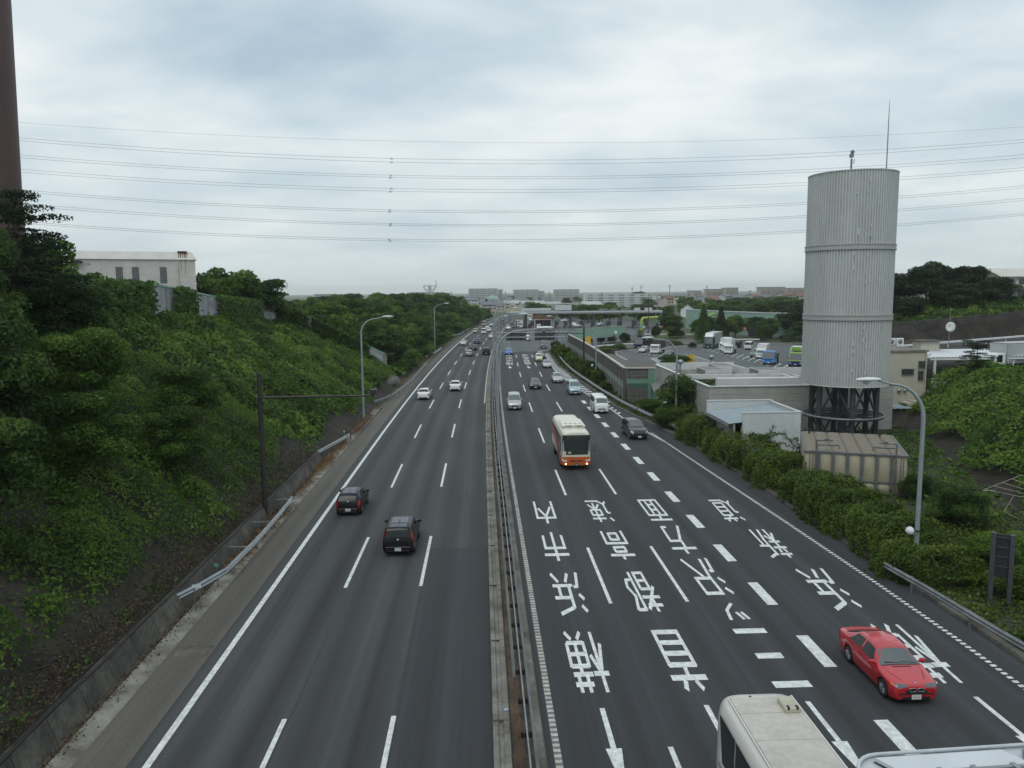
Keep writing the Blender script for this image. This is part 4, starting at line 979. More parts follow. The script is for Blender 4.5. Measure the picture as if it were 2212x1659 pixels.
# ---- guardrails right
guardrail('guardrail', 'silver guardrail on the right verge, coming out of the hedge', [(20.85, 18, 0), (20.85, 24, 0), (20.85, 27.2, 0), (20.72, 28.6, 0), (20.5, 32, 0), (20.42, 33.4, 0), (20.1, 36.6, 0)], -1, 4, mat=STEEL_D, z=.68)
guardrail('guardrail', 'long pale guardrail below the noise wall along the slip road', [(19.75, 75.5, 0), (19.3, 80, 0), (18.5, 86, 0), (17.55, 94.6, 0), (16.85, 106, 0), (16.6, 113, 0), (16.15, 126, 0), (15.95, 135, 0), (16.1, 150, 0), (16.5, 162, 0), (16.95, 173, 0)], -1, 4, z=.66)

# ---- noise wall with coloured bands
N_DK = M('noise_dark', (.085, .080, .072), .7, var=.18, scale=1.2, fine=.08, fscale=9)
N_GR = M('noise_green', (.235, .31, .265), .7, var=.15, scale=1.2)
N_GY = M('noise_grey', (.155, .155, .14), .75, var=.22, scale=1.0, fine=.08, fscale=7)
N_GN = M('noise_mid_green', (.135, .27, .20), .6, var=.1)
N_DG = M('noise_deep_green', (.045, .12, .085), .6, var=.1)
CREAM = M('cream_cap', (.44, .425, .36), .6, var=.1, scale=.8)
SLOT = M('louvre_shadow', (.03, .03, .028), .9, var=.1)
t = thing('noise_wall', 'long noise wall with dark, pale green and grey bands along the slip road', 'noise wall', (0, 0, 0))
wp = interp([(99.06, 18.45), (120.8, 19.33), (150, 20.1), (178.3, 20.17), (186, 20.0)])
ys = list(np.arange(99.06, 186, 3.0))
for a, b in zip(ys[:-1], ys[1:]):
    for nm, z0, z1, m_ in (('upper_panel', 2.62, 4.42, N_DK), ('band_panel', 1.78, 2.6, N_GR), ('lower_panel', 0.0, 1.76, N_GY)):
        mb = MB(); xa, xb = wp(a), wp(b); e = .03
        mb.add([(xa, a + e, z0), (xb, b - e, z0), (xb + .12, b - e, z0), (xa + .12, a + e, z0), (xa, a + e, z1), (xb, b - e, z1), (xb + .12, b - e, z1), (xa + .12, a + e, z1)], [(0, 1, 2, 3), (7, 6, 5, 4), (4, 5, 1, 0), (5, 6, 2, 1), (6, 7, 3, 2), (7, 4, 0, 3)])
        mb.build(nm, m_, t)
    mb = MB(); mb.box((wp(a) + .06, a, 2.2), (.2, .045, 4.43)); mb.build('post', N_DK, t)
mb = MB(); mb.sweep([(wp(y) + .06, y, 4.43) for y in ys], [(-.2, 0), (-.2, .16), (.2, .16), (.2, 0)]); mb.build('cap', CREAM, t)
e0, e1 = Vector((18.45, 98.9, 0)), Vector((22.45, 98.55, 0)); ang = math.atan2(e1.y - e0.y, e1.x - e0.x)
t2 = thing('louvred_wall', 'end wall of louvred grey panels with two green bands', 'louvred wall', e0, ang)
mb = MB(); mb.tube([(.05, 0, -.2), (.05, 0, 4.5)], .22, 12); mb.build('corner_post', N_DK, t2)
for nm, z0, z1, m_ in (('louvre_panel', 3.05, 4.42, N_GY), ('green_band', 2.5, 3.03, N_GN), ('deep_green_band', 2.0, 2.48, N_DG), ('louvre_panel', 1.1, 1.98, N_GY), ('sill_band', .95, 1.08, N_DK), ('louvre_panel', 0, .93, N_GY)):
    mb = MB(); mb.box((1.72, .08, (z0 + z1) / 2), (2.75, .12, z1 - z0)); p = mb.build(nm, m_, t2)
    if nm == 'louvre_panel':
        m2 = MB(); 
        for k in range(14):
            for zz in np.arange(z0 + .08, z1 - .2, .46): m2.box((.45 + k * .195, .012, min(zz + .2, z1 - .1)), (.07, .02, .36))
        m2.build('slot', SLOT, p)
mb = MB(); mb.box((3.5, .02, 2.2), (.85, .2, 4.44)); mb.build('side_column', N_GN, t2)
mb = MB(); mb.box((2.0, .05, 4.53), (4.1, .42, .16)); mb.build('cap', CREAM, t2)

# ---- low service building
SIDING = M('siding', (.36, .36, .335), .7, var=.1, scale=.6, fine=.06, fscale=4)
ROOFW = M('roof_white', (.56, .58, .58), .6, var=.08, scale=.6)
ROOFD = M('roof_dirty', (.16, .15, .125), .9, var=.4, scale=.7)
LOUV = M('louvre_grey', (.19, .195, .19), .6, var=.2)
bx, by0, by1, bxr = 23.1, 77.0, 101.0, 42.3
t = thing('service_building', 'low wide building with grey siding and white parapets beside the lorry park', 'building', (0, 0, 0))
mb = MB(); mb.box(((bx + bxr) / 2 + .1, (by0 + by1) / 2 + .1, 2.0), (bxr - bx - .2, by1 - by0 - .2, 4.0)); mb.build('core', ROOFD, t)
for k in range(6):
    z0, z1 = k * .78 + .0, k * .78 + .76
    mb = MB(); mb.box(((bx + bxr) / 2, by0, (z0 + z1) / 2), (bxr - bx, .12, z1 - z0)); mb.build('siding_board', SIDING, t)
    mb = MB(); mb.box((bx, (by0 + by1) / 2 + .1, (z0 + z1) / 2), (.12, by1 - by0 - .1, z1 - z0)); mb.build('siding_board', SIDING, t)
mb = MB(); mb.box(((bx + bxr) / 2, by0, 4.72), (bxr - bx + .2, .34, .10)); mb.build('parapet_cap', ROOFW, t)
mb = MB(); mb.box((bx, (by0 + by1) / 2 + .1, 4.72), (.34, by1 - by0 - .15, .10)); mb.build('parapet_cap', ROOFW, t)
for (c, d) in (((28.4, 101.1, 4.45), (10.4, .25, .95)), ((32.4, 97.0, 4.45), (.25, 8.2, .95)), ((37.6, 93.1, 4.45), (10.5, .25, .95)), ((29.3, 88.4, 4.45), (12.0, .35, .5)), ((35.2, 84.5, 4.4), (.3, 8, .5))):
    mb = MB(); mb.box(c, d); mb.build('parapet', ROOFW, t)
mb = MB(); mb.box((29.25, 80.0, 4.8), (8.9, .9, .86), 0, .02); mb.box((33.6, 80.5, 5.28), (.25, 1.9, .2)); mb.build('equipment_screen', ROOFW, t)
for (x, y, w, l) in ((27.6, 91.8, 2.2, 3.6), (30.2, 96.0, 2.0, 3.0), (33.8, 90.6, 2.4, 3.0), (39.5, 86.5, 2.4, 4.0)):
    mb = MB(); mb.box((x, y, 4.55), (w, l, 1.1)); f = mb.build('roof_unit', ROOFW, t)
    m2 = MB()
    for k in range(5): m2.box((x - w / 2 - .03, y - l / 2 + l * (k + .5) / 5, 4.55), (.05, l / 5 - .08, .95))
    m2.build('louvre', LOUV, f)
    m3 = MB()
    for k in range(6): m3.box((x, y - l / 2 + l * (k + .5) / 6, 5.12), (w - .2, l / 6 - .14, .05))
    m3.build('grille', LOUV, f)
mb = MB()
for k in range(12): mb.box((24.4 + k * .95, 89.1, 4.5), (.5, .9, .4), 0, .03)
mb.build('skylight', LOUV, t)
for (x, y) in ((25.3, 97), (31.3, 103.5)):
    mb = MB(); mb.tube([(x, y, 3.9), (x, y, 5.2)], .12, 8); mb.tube([(x - .3, y, 3.9), (x - .3, y, 5.0)], .06, 6); mb.lathe([(.0, 5.75), (.3, 5.65), (.38, 5.4), (.3, 5.15), (0, 5.1)], 14, (x, y, 0)); mb.build('roof_ventilator', STEEL, t)
t = thing('stair_shelter', 'grey lean-to with green mesh fence between louvred wall and building', 'shelter', (22.4, 92.5, 0))
mb = MB(); mb.add([(-1.6, -4, 1.0), (.5, -4, 2.2), (.5, 6, 2.6), (-.6, 6, 2.6)], [(0, 1, 2, 3)]); mb.add([(-1.6, -4, .9), (.5, -4, 2.1), (.5, 6, 2.5), (-.6, 6, 2.5)], [(3, 2, 1, 0)]); mb.build('roof', LOUV, t)
for k in range(7):
    mb = MB(); mb.box((-1.5 + .14 * k, -4 + 1.6 * k, .7), (.05, .05, 1.7)); mb.build('fence_post', N_GN, t)
mb = MB()
for zz in (.3, .7, 1.1, 1.5): mb.tube([(-1.5, -4, zz), (-.6, 6, zz)], .02, 5)
mb.build('fence_rail', N_GN, t)

# ---- white shed with blue-grey corrugated roof
SHEDW = M('shed_white', (.50, .535, .535), .6, var=.06, scale=.5, fine=.05, fscale=3)
ROOFB = M('roof_bluegrey', (.27, .33, .36), .55, .1, var=.08, scale=.7)
STREAK = M('streaked_wall', (.36, .36, .34), .8, var=.6, scale=1.0, stretch=(2.2, 2.2, .25), col2=(.10, .10, .09))
t = thing('shed', 'white shed with blue-grey corrugated roof behind the hedge', 'shed', (21.1, 63.7, 0))
mb = MB(); mb.box((3.45, 0, 2.05), (5.0, .18, 4.1)); mb.build('front_wall', SHEDW, t)
mb = MB(); mb.box((5.9, 3.4, 2.05), (.18, 6.6, 4.1)); mb.build('side_wall', SHEDW, t)
mb = MB(); mb.box((.28, 3.3, 1.55), (.16, 6.4, 3.1)); mb.build('streaked_wall', STREAK, t)
mb = MB(); mb.box((2.9, 6.75, 2.1), (6.1, .16, 4.2)); mb.build('back_wall', SHEDW, t)
for (c, d) in (((3.45, 0, 4.13), (5.15, .26, .08)), ((5.9, 3.4, 4.13), (.26, 6.6, .08)), ((2.9, 6.75, 4.23), (6.2, .26, .08))):
    mb = MB(); mb.box(c, d); mb.build('coping', SHEDW, t)
mb = MB(); n = 22
for k in range(n):
    y0 = .18 + 6.4 * k / n; y1 = y0 + 6.4 / n * .5; y2 = y0 + 6.4 / n
    for (a, b, za, zb) in ((y0, y1, 0, .09), (y1, y2, .09, 0)):
        mb.quad((-.25, a, 3.15 + za), (5.75, a, 3.75 + za), (5.75, b, 3.75 + zb), (-.25, b, 3.15 + zb))
mb.build('corrugated_roof', ROOFB, t)
mb = MB(); mb.box((-.32, 3.3, 3.02), (.16, 6.5, .16)); mb.build('gutter', STEEL_D, t)
mb = MB(); mb.box((.85, -.11, 1.5), (.12, .06, 3)); mb.build('downpipe', CONC, t)

# ---- panel water tank
FRP = M('tank_cream', (.41, .385, .285), .55, var=.12, scale=.8, col2=(.34, .31, .21), fine=.08, fscale=5)
FRPR = M('tank_roof', (.165, .145, .112), .75, var=.3, scale=1.3, fine=.12, fscale=6)
DARKST = M('tank_steel', (.16, .17, .185), .5, .4, var=.15)
t = thing('panel_tank', 'cream panel water tank with bulged roof panels and steel braces', 'water tank', (23.3, 53.9, 0), R(-21))
TW, TD, TH = 6.7, 8.0, 2.85
def bulge(w, h, d, name):
    mb = MB(); n = 6; vs = []; fs = []
    for j in range(n + 1):
        for i in range(n + 1):
            x, y = i / n, j / n; k = (math.sin(PI * x) * math.sin(PI * y)) ** .6
            vs.append(((x - .5) * w, -d * k, (y - .5) * h))
    for j in range(n):
        for i in range(n): fs.append((j * (n + 1) + i, j * (n + 1) + i + 1, (j + 1) * (n + 1) + i + 1, (j + 1) * (n + 1) + i))
    mb.add(vs, fs, True); return mb.mesh(name)
mb = MB(); mb.box((TW / 2, TD / 2, TH / 2 - .02), (TW - .06, TD - .06, TH - .1)); mb.build('tank_body', FRP, t)
zr = [(0.05, .85), (.9, TH - .05)]
for r, (z0, z1) in enumerate(zr):
    pm = bulge(TW / 7 - .05, z1 - z0, .13, 'wall_panel')
    for k in range(7): link('wall_panel', pm, FRP, t, (TW * (k + .5) / 7, .03, (z0 + z1) / 2))
    pm2 = bulge(TD / 8 - .05, z1 - z0, .13, 'wall_panel')
    for k in range(8):
        link('wall_panel', pm2, FRP, t, (TW - .03, TD * (k + .5) / 8, (z0 + z1) / 2), PI / 2)
        link('wall_panel', pm2, FRP, t, (.03, TD * (k + .5) / 8, (z0 + z1) / 2), -PI / 2)
rpm = bulge(TW / 7 - .03, TD / 8 - .03, .15, 'roof_panel')
for i in range(7):
    for j in range(8):
        o = link('roof_panel', rpm, FRPR, t, (TW * (i + .5) / 7, TD * (j + .5) / 8, TH)); o.rotation_euler = (-PI / 2, 0, 0)
mb = MB()
for (c, d) in (((TW / 2, -.02, TH + .0), (TW + .1, .16, .10)), ((TW / 2, TD + .02, TH), (TW + .1, .16, .10)), ((-.02, TD / 2, TH), (.16, TD, .10)), ((TW + .02, TD / 2, TH), (.16, TD, .10)), ((TW / 2, -.04, .87), (TW + .1, .14, .10)), ((TW / 2, -.04, 0), (TW + .1, .2, .16))): mb.box(c, d)
mb.build('flange', DARKST, t)
for k in range(8):
    if k in (0, 7): continue
    mb = MB(); mb.box((TW * k / 7, -.10, TH / 2), (.16, .16, TH + .1)); mb.build('brace', DARKST, t)
for x in (.75, 5.95):
    mb = MB(); s = 1 if x < 3 else -1
    mb.tube([(x, -.35, 0), (x, -.35, TH + .9)], .06, 8); mb.tube([(x, -.35, TH + .9), (x + s * 1.1, -.1, TH + .9)], .06, 8); mb.tube([(x, -.35, TH + .6), (x + s * 1.5, -.35, TH + .6), (x + s * 1.5, -.35, TH + .35)], .07, 8); mb.box((x + s * .7, -.2, TH + .92), (.3, .2, .2))
    mb.build('standpipe', DARKST, t)
for x in (.55, 5.7):
    mb = MB(); mb.tube([(x, TD * .82, TH + .15), (x, TD * .82, TH + .48)], .07, 8); mb.lathe([(.0, TH + .58), (.13, TH + .52), (.13, TH + .46), (0, TH + .44)], 10, (x, TD * .82, 0)); mb.build('vent_cap', BLACK, t)
for x in (.35, .55, 6.3, 6.47):
    mb = MB(); mb.tube([(x, -.15, 0), (x, -.15, TH)], .025, 5); mb.build('ladder_rail', DARKST, t)
mb = MB(); mb.tube([(3.4, -.5, .25), (4.6, -.5, .25)], .06, 8); mb.tube([(4.0, -.5, .25), (4.0, -.1, .25)], .06, 8); mb.lathe([(.14, -.02), (.18, 0), (.14, .02), (.11, 0)], 12, (4.5, -.62, .3), 'y'); mb.build('drain_valve', STEEL, t)

# ---- elevated water tower
TWM = M('tower_cladding', (.46, .48, .475), .5, .1, var=.09, scale=.35, stretch=(1, 1, .15), fine=.05, fscale=2)
TWB = M('tower_band', (.36, .365, .35), .55, .1, var=.08)
LEGM = M('tower_steel', (.055, .060, .066), .55, .2, var=.2)
tx, ty = 34.45, 71.5
t = thing('water_tower', 'tall round water tower clad in ribbed grey metal on dark steel legs', 'water tower', (tx, ty, 0))
Rr = 3.82; nrib = 96
def ribbed(z0, z1):
    mb = MB(); vs = []; fs = []; pr = ((0, .045), (.42, .045), (.46, -.015), (.58, -.05), (.92, -.05), (.96, -.015))
    n = nrib * len(pr)
    for z in (z0, z1):
        for k in range(nrib):
            for f, d in pr:
                q = 2 * PI * (k + f) / nrib; vs.append(((Rr + d) * math.cos(q), (Rr + d) * math.sin(q), z))
    for k in range(n): fs.append((k, (k + 1) % n, n + (k + 1) % n, n + k))
    mb.add(vs, fs); return mb
for z0, z1 in ((5.68, 11.72), (12.10, 18.05), (18.43, 24.85)): ribbed(z0, z1).build('ribbed_cladding', TWM, t)
for z0, z1 in ((11.72, 12.10), (18.05, 18.43)):
    mb = MB(); mb.lathe([(Rr - .1, z0), (Rr + .10, z0), (Rr + .10, z1), (Rr - .1, z1)], 72, smooth=False); mb.build('band', TWB, t)
    mb = MB(); mb.lathe([(Rr, z0 - .05), (Rr + .15, z0 - .05), (Rr + .15, z0 + .02), (Rr, z0 + .02)], 72, smooth=False); mb.lathe([(Rr, z1 - .02), (Rr + .15, z1 - .02), (Rr + .15, z1 + .05), (Rr, z1 + .05)], 72, smooth=False); mb.build('band_lip', TWB, t)
mb = MB(); mb.lathe([(0, 24.87), (Rr + .07, 24.87), (Rr + .07, 24.96), (0, 25.1)], 72, smooth=False); mb.build('roof', TWM, t)
mb = MB(); mb.lathe([(0, 5.75), (Rr + .05, 5.68), (Rr + .08, 5.58), (Rr - .3, 5.53), (0, 5.53)], 72, smooth=False); mb.build('soffit', TWB, t)
lr = 2.95; LA = [R(20 + 60 * k) for k in range(6)]
for q in LA:
    mb = MB(); mb.tube([(lr * math.cos(q), lr * math.sin(q), -.2), (lr * math.cos(q), lr * math.sin(q), 5.6)], .25, 14); mb.build('leg', LEGM, t)
for a, b in zip(LA, LA[1:] + LA[:1]):
    A = Vector((lr * math.cos(a), lr * math.sin(a), 0)); B = Vector((lr * math.cos(b), lr * math.sin(b), 0)); up = Vector((0, 0, 5.55)); lo = Vector((0, 0, 2.75)); md = (A + B) / 2
    mb = MB(); mb.tube([A + lo, md + up], .11, 8); mb.tube([B + lo, md + up], .11, 8); mb.build('brace', LEGM, t)
    mb = MB(); mb.tube([A + Vector((0, 0, 2.3)), md + Vector((0, 0, .1))], .09, 8); mb.tube([B + Vector((0, 0, 2.3)), md + Vector((0, 0, .1))], .09, 8); mb.build('brace', LEGM, t)
mb = MB(); mb.lathe([(2.75, 2.42), (3.6, 2.42), (3.6, 2.50), (2.75, 2.50)], 48, smooth=False); mb.build('walkway', LEGM, t)
mb = MB(); mb.tube([(3.63 * math.cos(q), 3.63 * math.sin(q), 2.62) for q in np.linspace(0, 2 * PI, 49)], .10, 8, cap=False); mb.build('walkway_rim', STEEL_D, t)
mb = MB()
for q in np.linspace(0, PI, 5)[:-1]: mb.box((0, 0, 2.48), (5.6, .16, .2), q)
mb.build('walkway_beam', LEGM, t)
mb = MB(); mb.tube([(0, 0, 0), (0, 0, 5.6)], .42, 14); mb.build('riser_pipe', LEGM, t)
mb = MB()
for s in (-.2, .2): mb.tube([(.9 + s, 2.6, 0), (.9 + s, 2.6, 5.2)], .03, 5)
for z in np.arange(.3, 5.2, .32): mb.tube([(.7, 2.6, z), (1.1, 2.6, z)], .015, 4)
mb.build('ladder', STEEL_D, t)
mb = MB()
rg = random.Random(2)
for (q0, zs) in ((R(250), (22.9, 19.6, 19.3, 17.6, 16.4, 9.6, 8.9, 7.2)), (R(266), (24.0, 20.0, 19.0, 18.9, 17.5, 15.9, 15.0, 11.0, 10.3, 9.9, 9.4, 8.2, 6.9))):
    for z in zs:
        q = q0 + rg.choice((0, 2 * PI / nrib)); mb.box(((Rr + .06) * math.cos(q), (Rr + .06) * math.sin(q), z), (.03, .13, rg.uniform(.15, .45)), q)
prop(mb.build('rib_clip', M('clip_pale', (.50, .525, .52), .5, var=.05), t), kind='stuff')
t2 = thing('roof_camera', 'small camera on a short mast on the water tower roof', 'camera', (tx - 1.15, ty - 2.0, 24.95))
mb = MB(); mb.tube([(0, 0, 0), (0, 0, 1.15)], .09, 8); mb.tube([(0, 0, .7), (.22, 0, .75), (.25, 0, 1.1)], .035, 6); mb.build('mast', STEEL_D, t2)
mb = MB(); mb.box((0, 0, 1.4), (.24, .4, .34), .4, .05); mb.box((.04, -.05, 1.72), (.22, .34, .3), .4, .05); mb.build('camera_head', STEEL_D, t2)
t2 = thing('lightning_rod', 'thin lightning rod on the right of the water tower roof', 'lightning rod', (tx + 2.5, ty - 1.2, 24.95))
mb = MB(); mb.tube([(0, 0, 0), (0, 0, 3.5), (0, 0, 5.6), (0, 0, 6.4)], [.055, .045, .03, .01], 8); mb.lathe([(.14, 0), (.14, .12), (.06, .3)], 10); mb.build('rod', STEEL_D, t2)

# ---- cream building on the right with carport
CRM = M('cream_render', (.46, .435, .36), .8, var=.07, scale=.6, fine=.05, fscale=4)
t = thing('cream_building', 'cream rendered building with barred windows right of the water tower', 'building', (0, 0, 0))
mb = MB(); mb.box((48.0, 93.0, 3.3), (8.4, 10.0, 7.6)); mb.build('wall', CRM, t)
mb = MB(); mb.box((48.0, 93.0, 7.2), (8.7, 10.3, .2)); mb.build('roof', ROOFD, t)
mb = MB(); mb.box((47.8, 97.8, 7.5), (9, .25, .5)); mb.build('parapet', ROOFW, t)
for (x, z, w, h) in ((49.95, 4.75, 1.35, .62), (51.55, 4.3, .62, 1.0), (51.6, 5.6, .75, .75)):
    mb = MB(); mb.box((x, 87.97, z), (w, .08, h)); f = mb.build('window', BLACK, t)
    m2 = MB()
    for k in range(int(w / .16) + 1): m2.box((x - w / 2 + .08 + .16 * k, 87.88, z), (.035, .05, h + .1))
    m2.box((x, 87.88, z + h / 2 + .04), (w + .14, .06, .06)); m2.box((x, 87.88, z - h / 2 - .04), (w + .14, .06, .06)); m2.build('bar', STEEL, f)
for x in (49.0, 49.7):
    mb = MB(); mb.lathe([(.0, -.3), (.22, -.28), (.2, -.1), (.1, 0)], 12, (x, 88, 2.55), 'y'); mb.build('vent_hood', STEEL, t)
mb = MB(); mb.tube([(52.1, 87.9, 7.0), (52.1, 87.9, -.2)], .07, 8); mb.tube([(52.1, 87.9, 6.6), (52.4, 87.5, 6.9)], .06, 6); mb.build('downpipe', CRM, t)
mb = MB(); mb.box((50.6, 87.0, .6), (3.0, 1.8, 1.4)); mb.box((51.2, 86.9, 1.4), (2.4, 1.9, .12)); mb.build('annex', CRM, t)
t = thing('tin_shelter', 'small corrugated tin roof beside the tower legs', 'shelter', (43.2, 78.6, 0))
mb = MB(); mb.box((-.2, .8, .9), (3.4, 2.2, 1.8)); mb.build('wall', CONC_D, t)
mb = MB()
for k in range(12): mb.box((-2.0 + k * .32, .6, 2.0 + (.04 if k % 2 else 0)), (.30, 2.8, .05))
mb.build('corrugated_roof', ROOFB, t)
t = thing('carport', 'white corrugated carport roof right of the cream building', 'carport', (0, 0, 0))
mb = MB(); n = 40
for k in range(n):
    x0 = 53.4 + 15.6 * k / n; x1 = x0 + 15.6 / n * .5; x2 = x0 + 15.6 / n
    for (a, b, za, zb) in ((x0, x1, 0, .13), (x1, x2, .13, 0)): mb.quad((a, 89.0, 6.25 + za), (b, 89.0, 6.25 + zb), (b, 98.5, 6.42 + zb), (a, 98.5, 6.42 + za))
mb.build('corrugated_roof', M('tin_white', (.60, .63, .65), .4, .2, var=.1), t)
mb = MB(); mb.box((61.2, 89.1, 6.1), (15.8, .14, .2)); mb.box((53.5, 94, 6.2), (.16, 9.6, .2)); mb.build('frame', WHITE, t)
for x in (53.9, 58.5, 63.5, 68.5):
    mb = MB(); mb.box((x, 89.2, 4.6), (.26 if x < 55 else .12, .2, 3.3)); mb.build('post', WHITE, t)
t = thing('balcony', 'white balcony box at the corner of the cream building', 'balcony', (53.1, 88.4, 2.3))
mb = MB(); mb.box((.5, 0, 0), (1.9, 1.6, .15)); mb.build('floor', WHITE, t)
mb = MB(); mb.box((.5, -.8, .75), (1.9, .08, 1.2)); mb.build('front_panel', WHITE, t)
mb = MB(); mb.tube([(-.45, -.8, 1.6), (1.45, -.8, 1.6)], .04, 6); mb.build('handrail', WHITE, t)
t = thing('rooftop_unit', 'cream rooftop hut with overhanging slab behind the carport', 'rooftop hut', (57.6, 97.5, 6.4))
mb = MB(); mb.box((0, 0, .6), (2.4, 2, 1.4)); mb.build('wall', CRM, t)
mb = MB(); mb.box((0, 0, 1.36), (3.2, 2.6, .12)); mb.build('slab', CONC_D, t)
for k, x in enumerate((54.6, 55.7)):
    tt = thing('air_conditioner', ('left' if k == 0 else 'right') + ' one of two outdoor air conditioner units on the cream building roof edge', 'air conditioner', (x - 2.2, 96.5, 7.3))
    mb = MB(); mb.box((0, 0, .45), (.9, .5, .85), 0, .03); mb.build('casing', WHITE, tt)
    mb = MB(); mb.lathe([(.0, -.27), (.32, -.27), (.32, -.25), (0, -.25)], 16, (0, 0, .45), 'y'); mb.build('fan_grille', LOUV, tt)
t = thing('satellite_dish', 'white satellite dish on a thin mast above the rooftop hut', 'satellite dish', (58.2, 93.6, 6.9))
mb = MB(); mb.tube([(0, 0, 0), (0, 0, 5.2)], .04, 6); mb.build('mast', STEEL_D, t)
mb = MB(); mb.lathe([(0, .12), (.3, .08), (.55, .0), (.62, -.07), (.62, -.09), (.3, .04), (0, .08)], 24, (0, -.1, 2.8), 'y'); mb.tube([(0, -.1, 2.3), (.2, -.6, 2.5)], .03, 5); mb.build('dish', WHITE, t)

# ---- road above the terrace with white guardrail, dark wall, hill trees, house
DW = M('dark_wall', (.040, .037, .032), .95, var=.5, scale=.5, fine=.2, fscale=3)
t = thing('dark_retaining_wall', 'dark stained retaining wall behind the upper road', 'retaining wall', (0, 0, 0))
wl2 = [(68, 137.4, 4.5, 7.6), (89, 137.6, 5.2, 9.3), (100, 137.8, 5.2, 10.2), (125, 138, 5.2, 11.5)]
for a, b in zip(wl2[:-1], wl2[1:]):
    n = max(1, int((b[0] - a[0]) / 5))
    for i in range(n):
        f0, f1 = i / n, (i + 1) / n; p = [a[k] + (b[k] - a[k]) * f0 for k in range(4)]; q = [a[k] + (b[k] - a[k]) * f1 for k in range(4)]
        mb = MB(); mb.add([(p[0] + .03, p[1], p[2]), (q[0] - .03, q[1], q[2]), (q[0] - .03, q[1] + .6, q[3]), (p[0] + .03, p[1] + .6, p[3]), (p[0], p[1] + 1, p[2]), (q[0], q[1] + 1, q[2]), (q[0], q[1] + 1.1, q[3]), (p[0], p[1] + 1.1, p[3])], [(0, 1, 2, 3), (3, 2, 6, 7), (1, 5, 6, 2), (4, 0, 3, 7)]); mb.build('panel', DW, t)
t = thing('roadside_wall', 'dark low wall under the white guardrail of the upper road', 'wall', (0, 0, 0))
gp = [(58.0, 107.0, 5.4), (66, 114, 5.2), (76.5, 121, 5.1), (94, 128, 5.5), (112, 133, 6.0)]
mb = MB(); mb.sweep(gp, [(-.1, -4.5), (-.1, .0), (.25, .0), (.25, -4.5)]); mb.build('wall', DW, t)
mb = MB(); mb.sweep(gp, [(-9, .0), (-.3, .0), (-.3, -.3), (-9, -.3)]); structure(mb.build('upper_road', ASPH_R))
guardrail('guardrail', 'white guardrail along the upper road right of the water tower', [Vector(p) + Vector((0, 0, .1)) for p in gp], 1, 5, mat=WHITE, post_mat=WHITE, z=.7)
t = thing('mesh_fence', 'thin wire fence posts behind the white guardrail', 'fence', (0, 0, 0))
for i in range(16):
    a, b = gp[min(3, i // 4)], gp[min(4, i // 4 + 1)]; f = (i % 4) / 4; mb = MB(); p = [a[k] + (b[k] - a[k]) * f for k in range(3)]; mb.tube([(p[0] - .4, p[1] + .4, p[2] - .1), (p[0] - .4, p[1] + .4, p[2] + 1.5)], .03, 5); mb.build('post', STEEL_D, t)
for i, (X, Y, w, h) in enumerate(((84, 158, 8, 7), (89, 164, 9, 8), (94, 160, 9, 8.5), (99, 166, 10, 10), (104, 161, 9, 9.0), (108, 169, 9, 8), (91, 170, 9, 9), (86, 152, 6, 4.5), (97, 154, 8, 6), (105, 154, 8, 6.5), (112, 178, 9, 7))):
    tree('hill_tree', 'dark evergreen tree on the right hill, ' + ('next to the water tower' if X < 93 else 'in the middle of the clump' if X < 102 else 'towards the white house'), 'wood%d' % (i % 4), LEAF_F, (X, Y, float(zR(np.array([X]), np.array([Y]))[0]) - .3), w, h, i, 'dark trees on the right hill ' + ('by the tower' if X < 93 else 'in the middle' if X < 102 else 'by the house'), bare=.08)
HW = M('house_white', (.50, .50, .46), .8, var=.06, scale=.3)
TIL = M('roof_tile_grey', (.17, .18, .19), .8, var=.15, scale=.6)
GLD = M('glass_far', (.05, .06, .07), .2, var=.15)
def windows(t, x0, x1, n, y, z, w, h, face='y', mat=None, frame=None):
    for k in range(n):
        x = x0 + (x1 - x0) * (k + .5) / n
        mb = MB(); mb.box((x, y, z) if face == 'y' else (y, x, z), (w, .1, h) if face == 'y' else (.1, w, h)); mb.build('window', mat or GLD, t)
def gable_house(name, label, loc, rz, w, d, h, rh, wm, rm, storeys=2, nwin=3, over=.5, group=None, cat='house'):
    t = thing(name, label, cat, loc, rz, group)
    mb = MB(); mb.box((0, d / 2, h / 2 - 1), (w, d, h + 2)); mb.add([(-w / 2, 0, h), (-w / 2, d, h), (-w / 2, d / 2, h + rh), (w / 2, 0, h), (w / 2, d, h), (w / 2, d / 2, h + rh)], [(0, 2, 1), (3, 4, 5)]); mb.build('wall', wm, t)
    mb = MB(); o = over; s = rh / (d / 2)
    mb.add([(-w / 2 - o, -o, h - o * s + .05), (w / 2 + o, -o, h - o * s + .05), (w / 2 + o, d / 2, h + rh + .05), (-w / 2 - o, d / 2, h + rh + .05), (w / 2 + o, d + o, h - o * s + .05), (-w / 2 - o, d + o, h - o * s + .05)], [(0, 1, 2, 3), (3, 2, 4, 5)])
    mb.add([(-w / 2 - o, -o, h - o * s - .13), (w / 2 + o, -o, h - o * s - .13), (w / 2 + o, d / 2, h + rh - .13), (-w / 2 - o, d / 2, h + rh - .13), (w / 2 + o, d + o, h - o * s - .13), (-w / 2 - o, d + o, h - o * s - .13)], [(3, 2, 1, 0), (5, 4, 2, 3)])
    mb.build('roof', rm, t)
    for s_ in range(storeys): windows(t, -w / 2 + .6, w / 2 - .6, nwin, -.03, h / storeys * (s_ + .55), w / nwin * .5, h / storeys * .42)
    return t
t = gable_house('white_house', 'white two-storey house at the top right edge of the hill', (119.0, 162, 11.4), R(8), 17, 8, 5.6, 1.6, HW, HW, 2, 5, .6)
mb = MB(); mb.box((-1.5, -1.0, 2.7), (15, 2.0, .16)); mb.build('porch_roof', TIL, t)
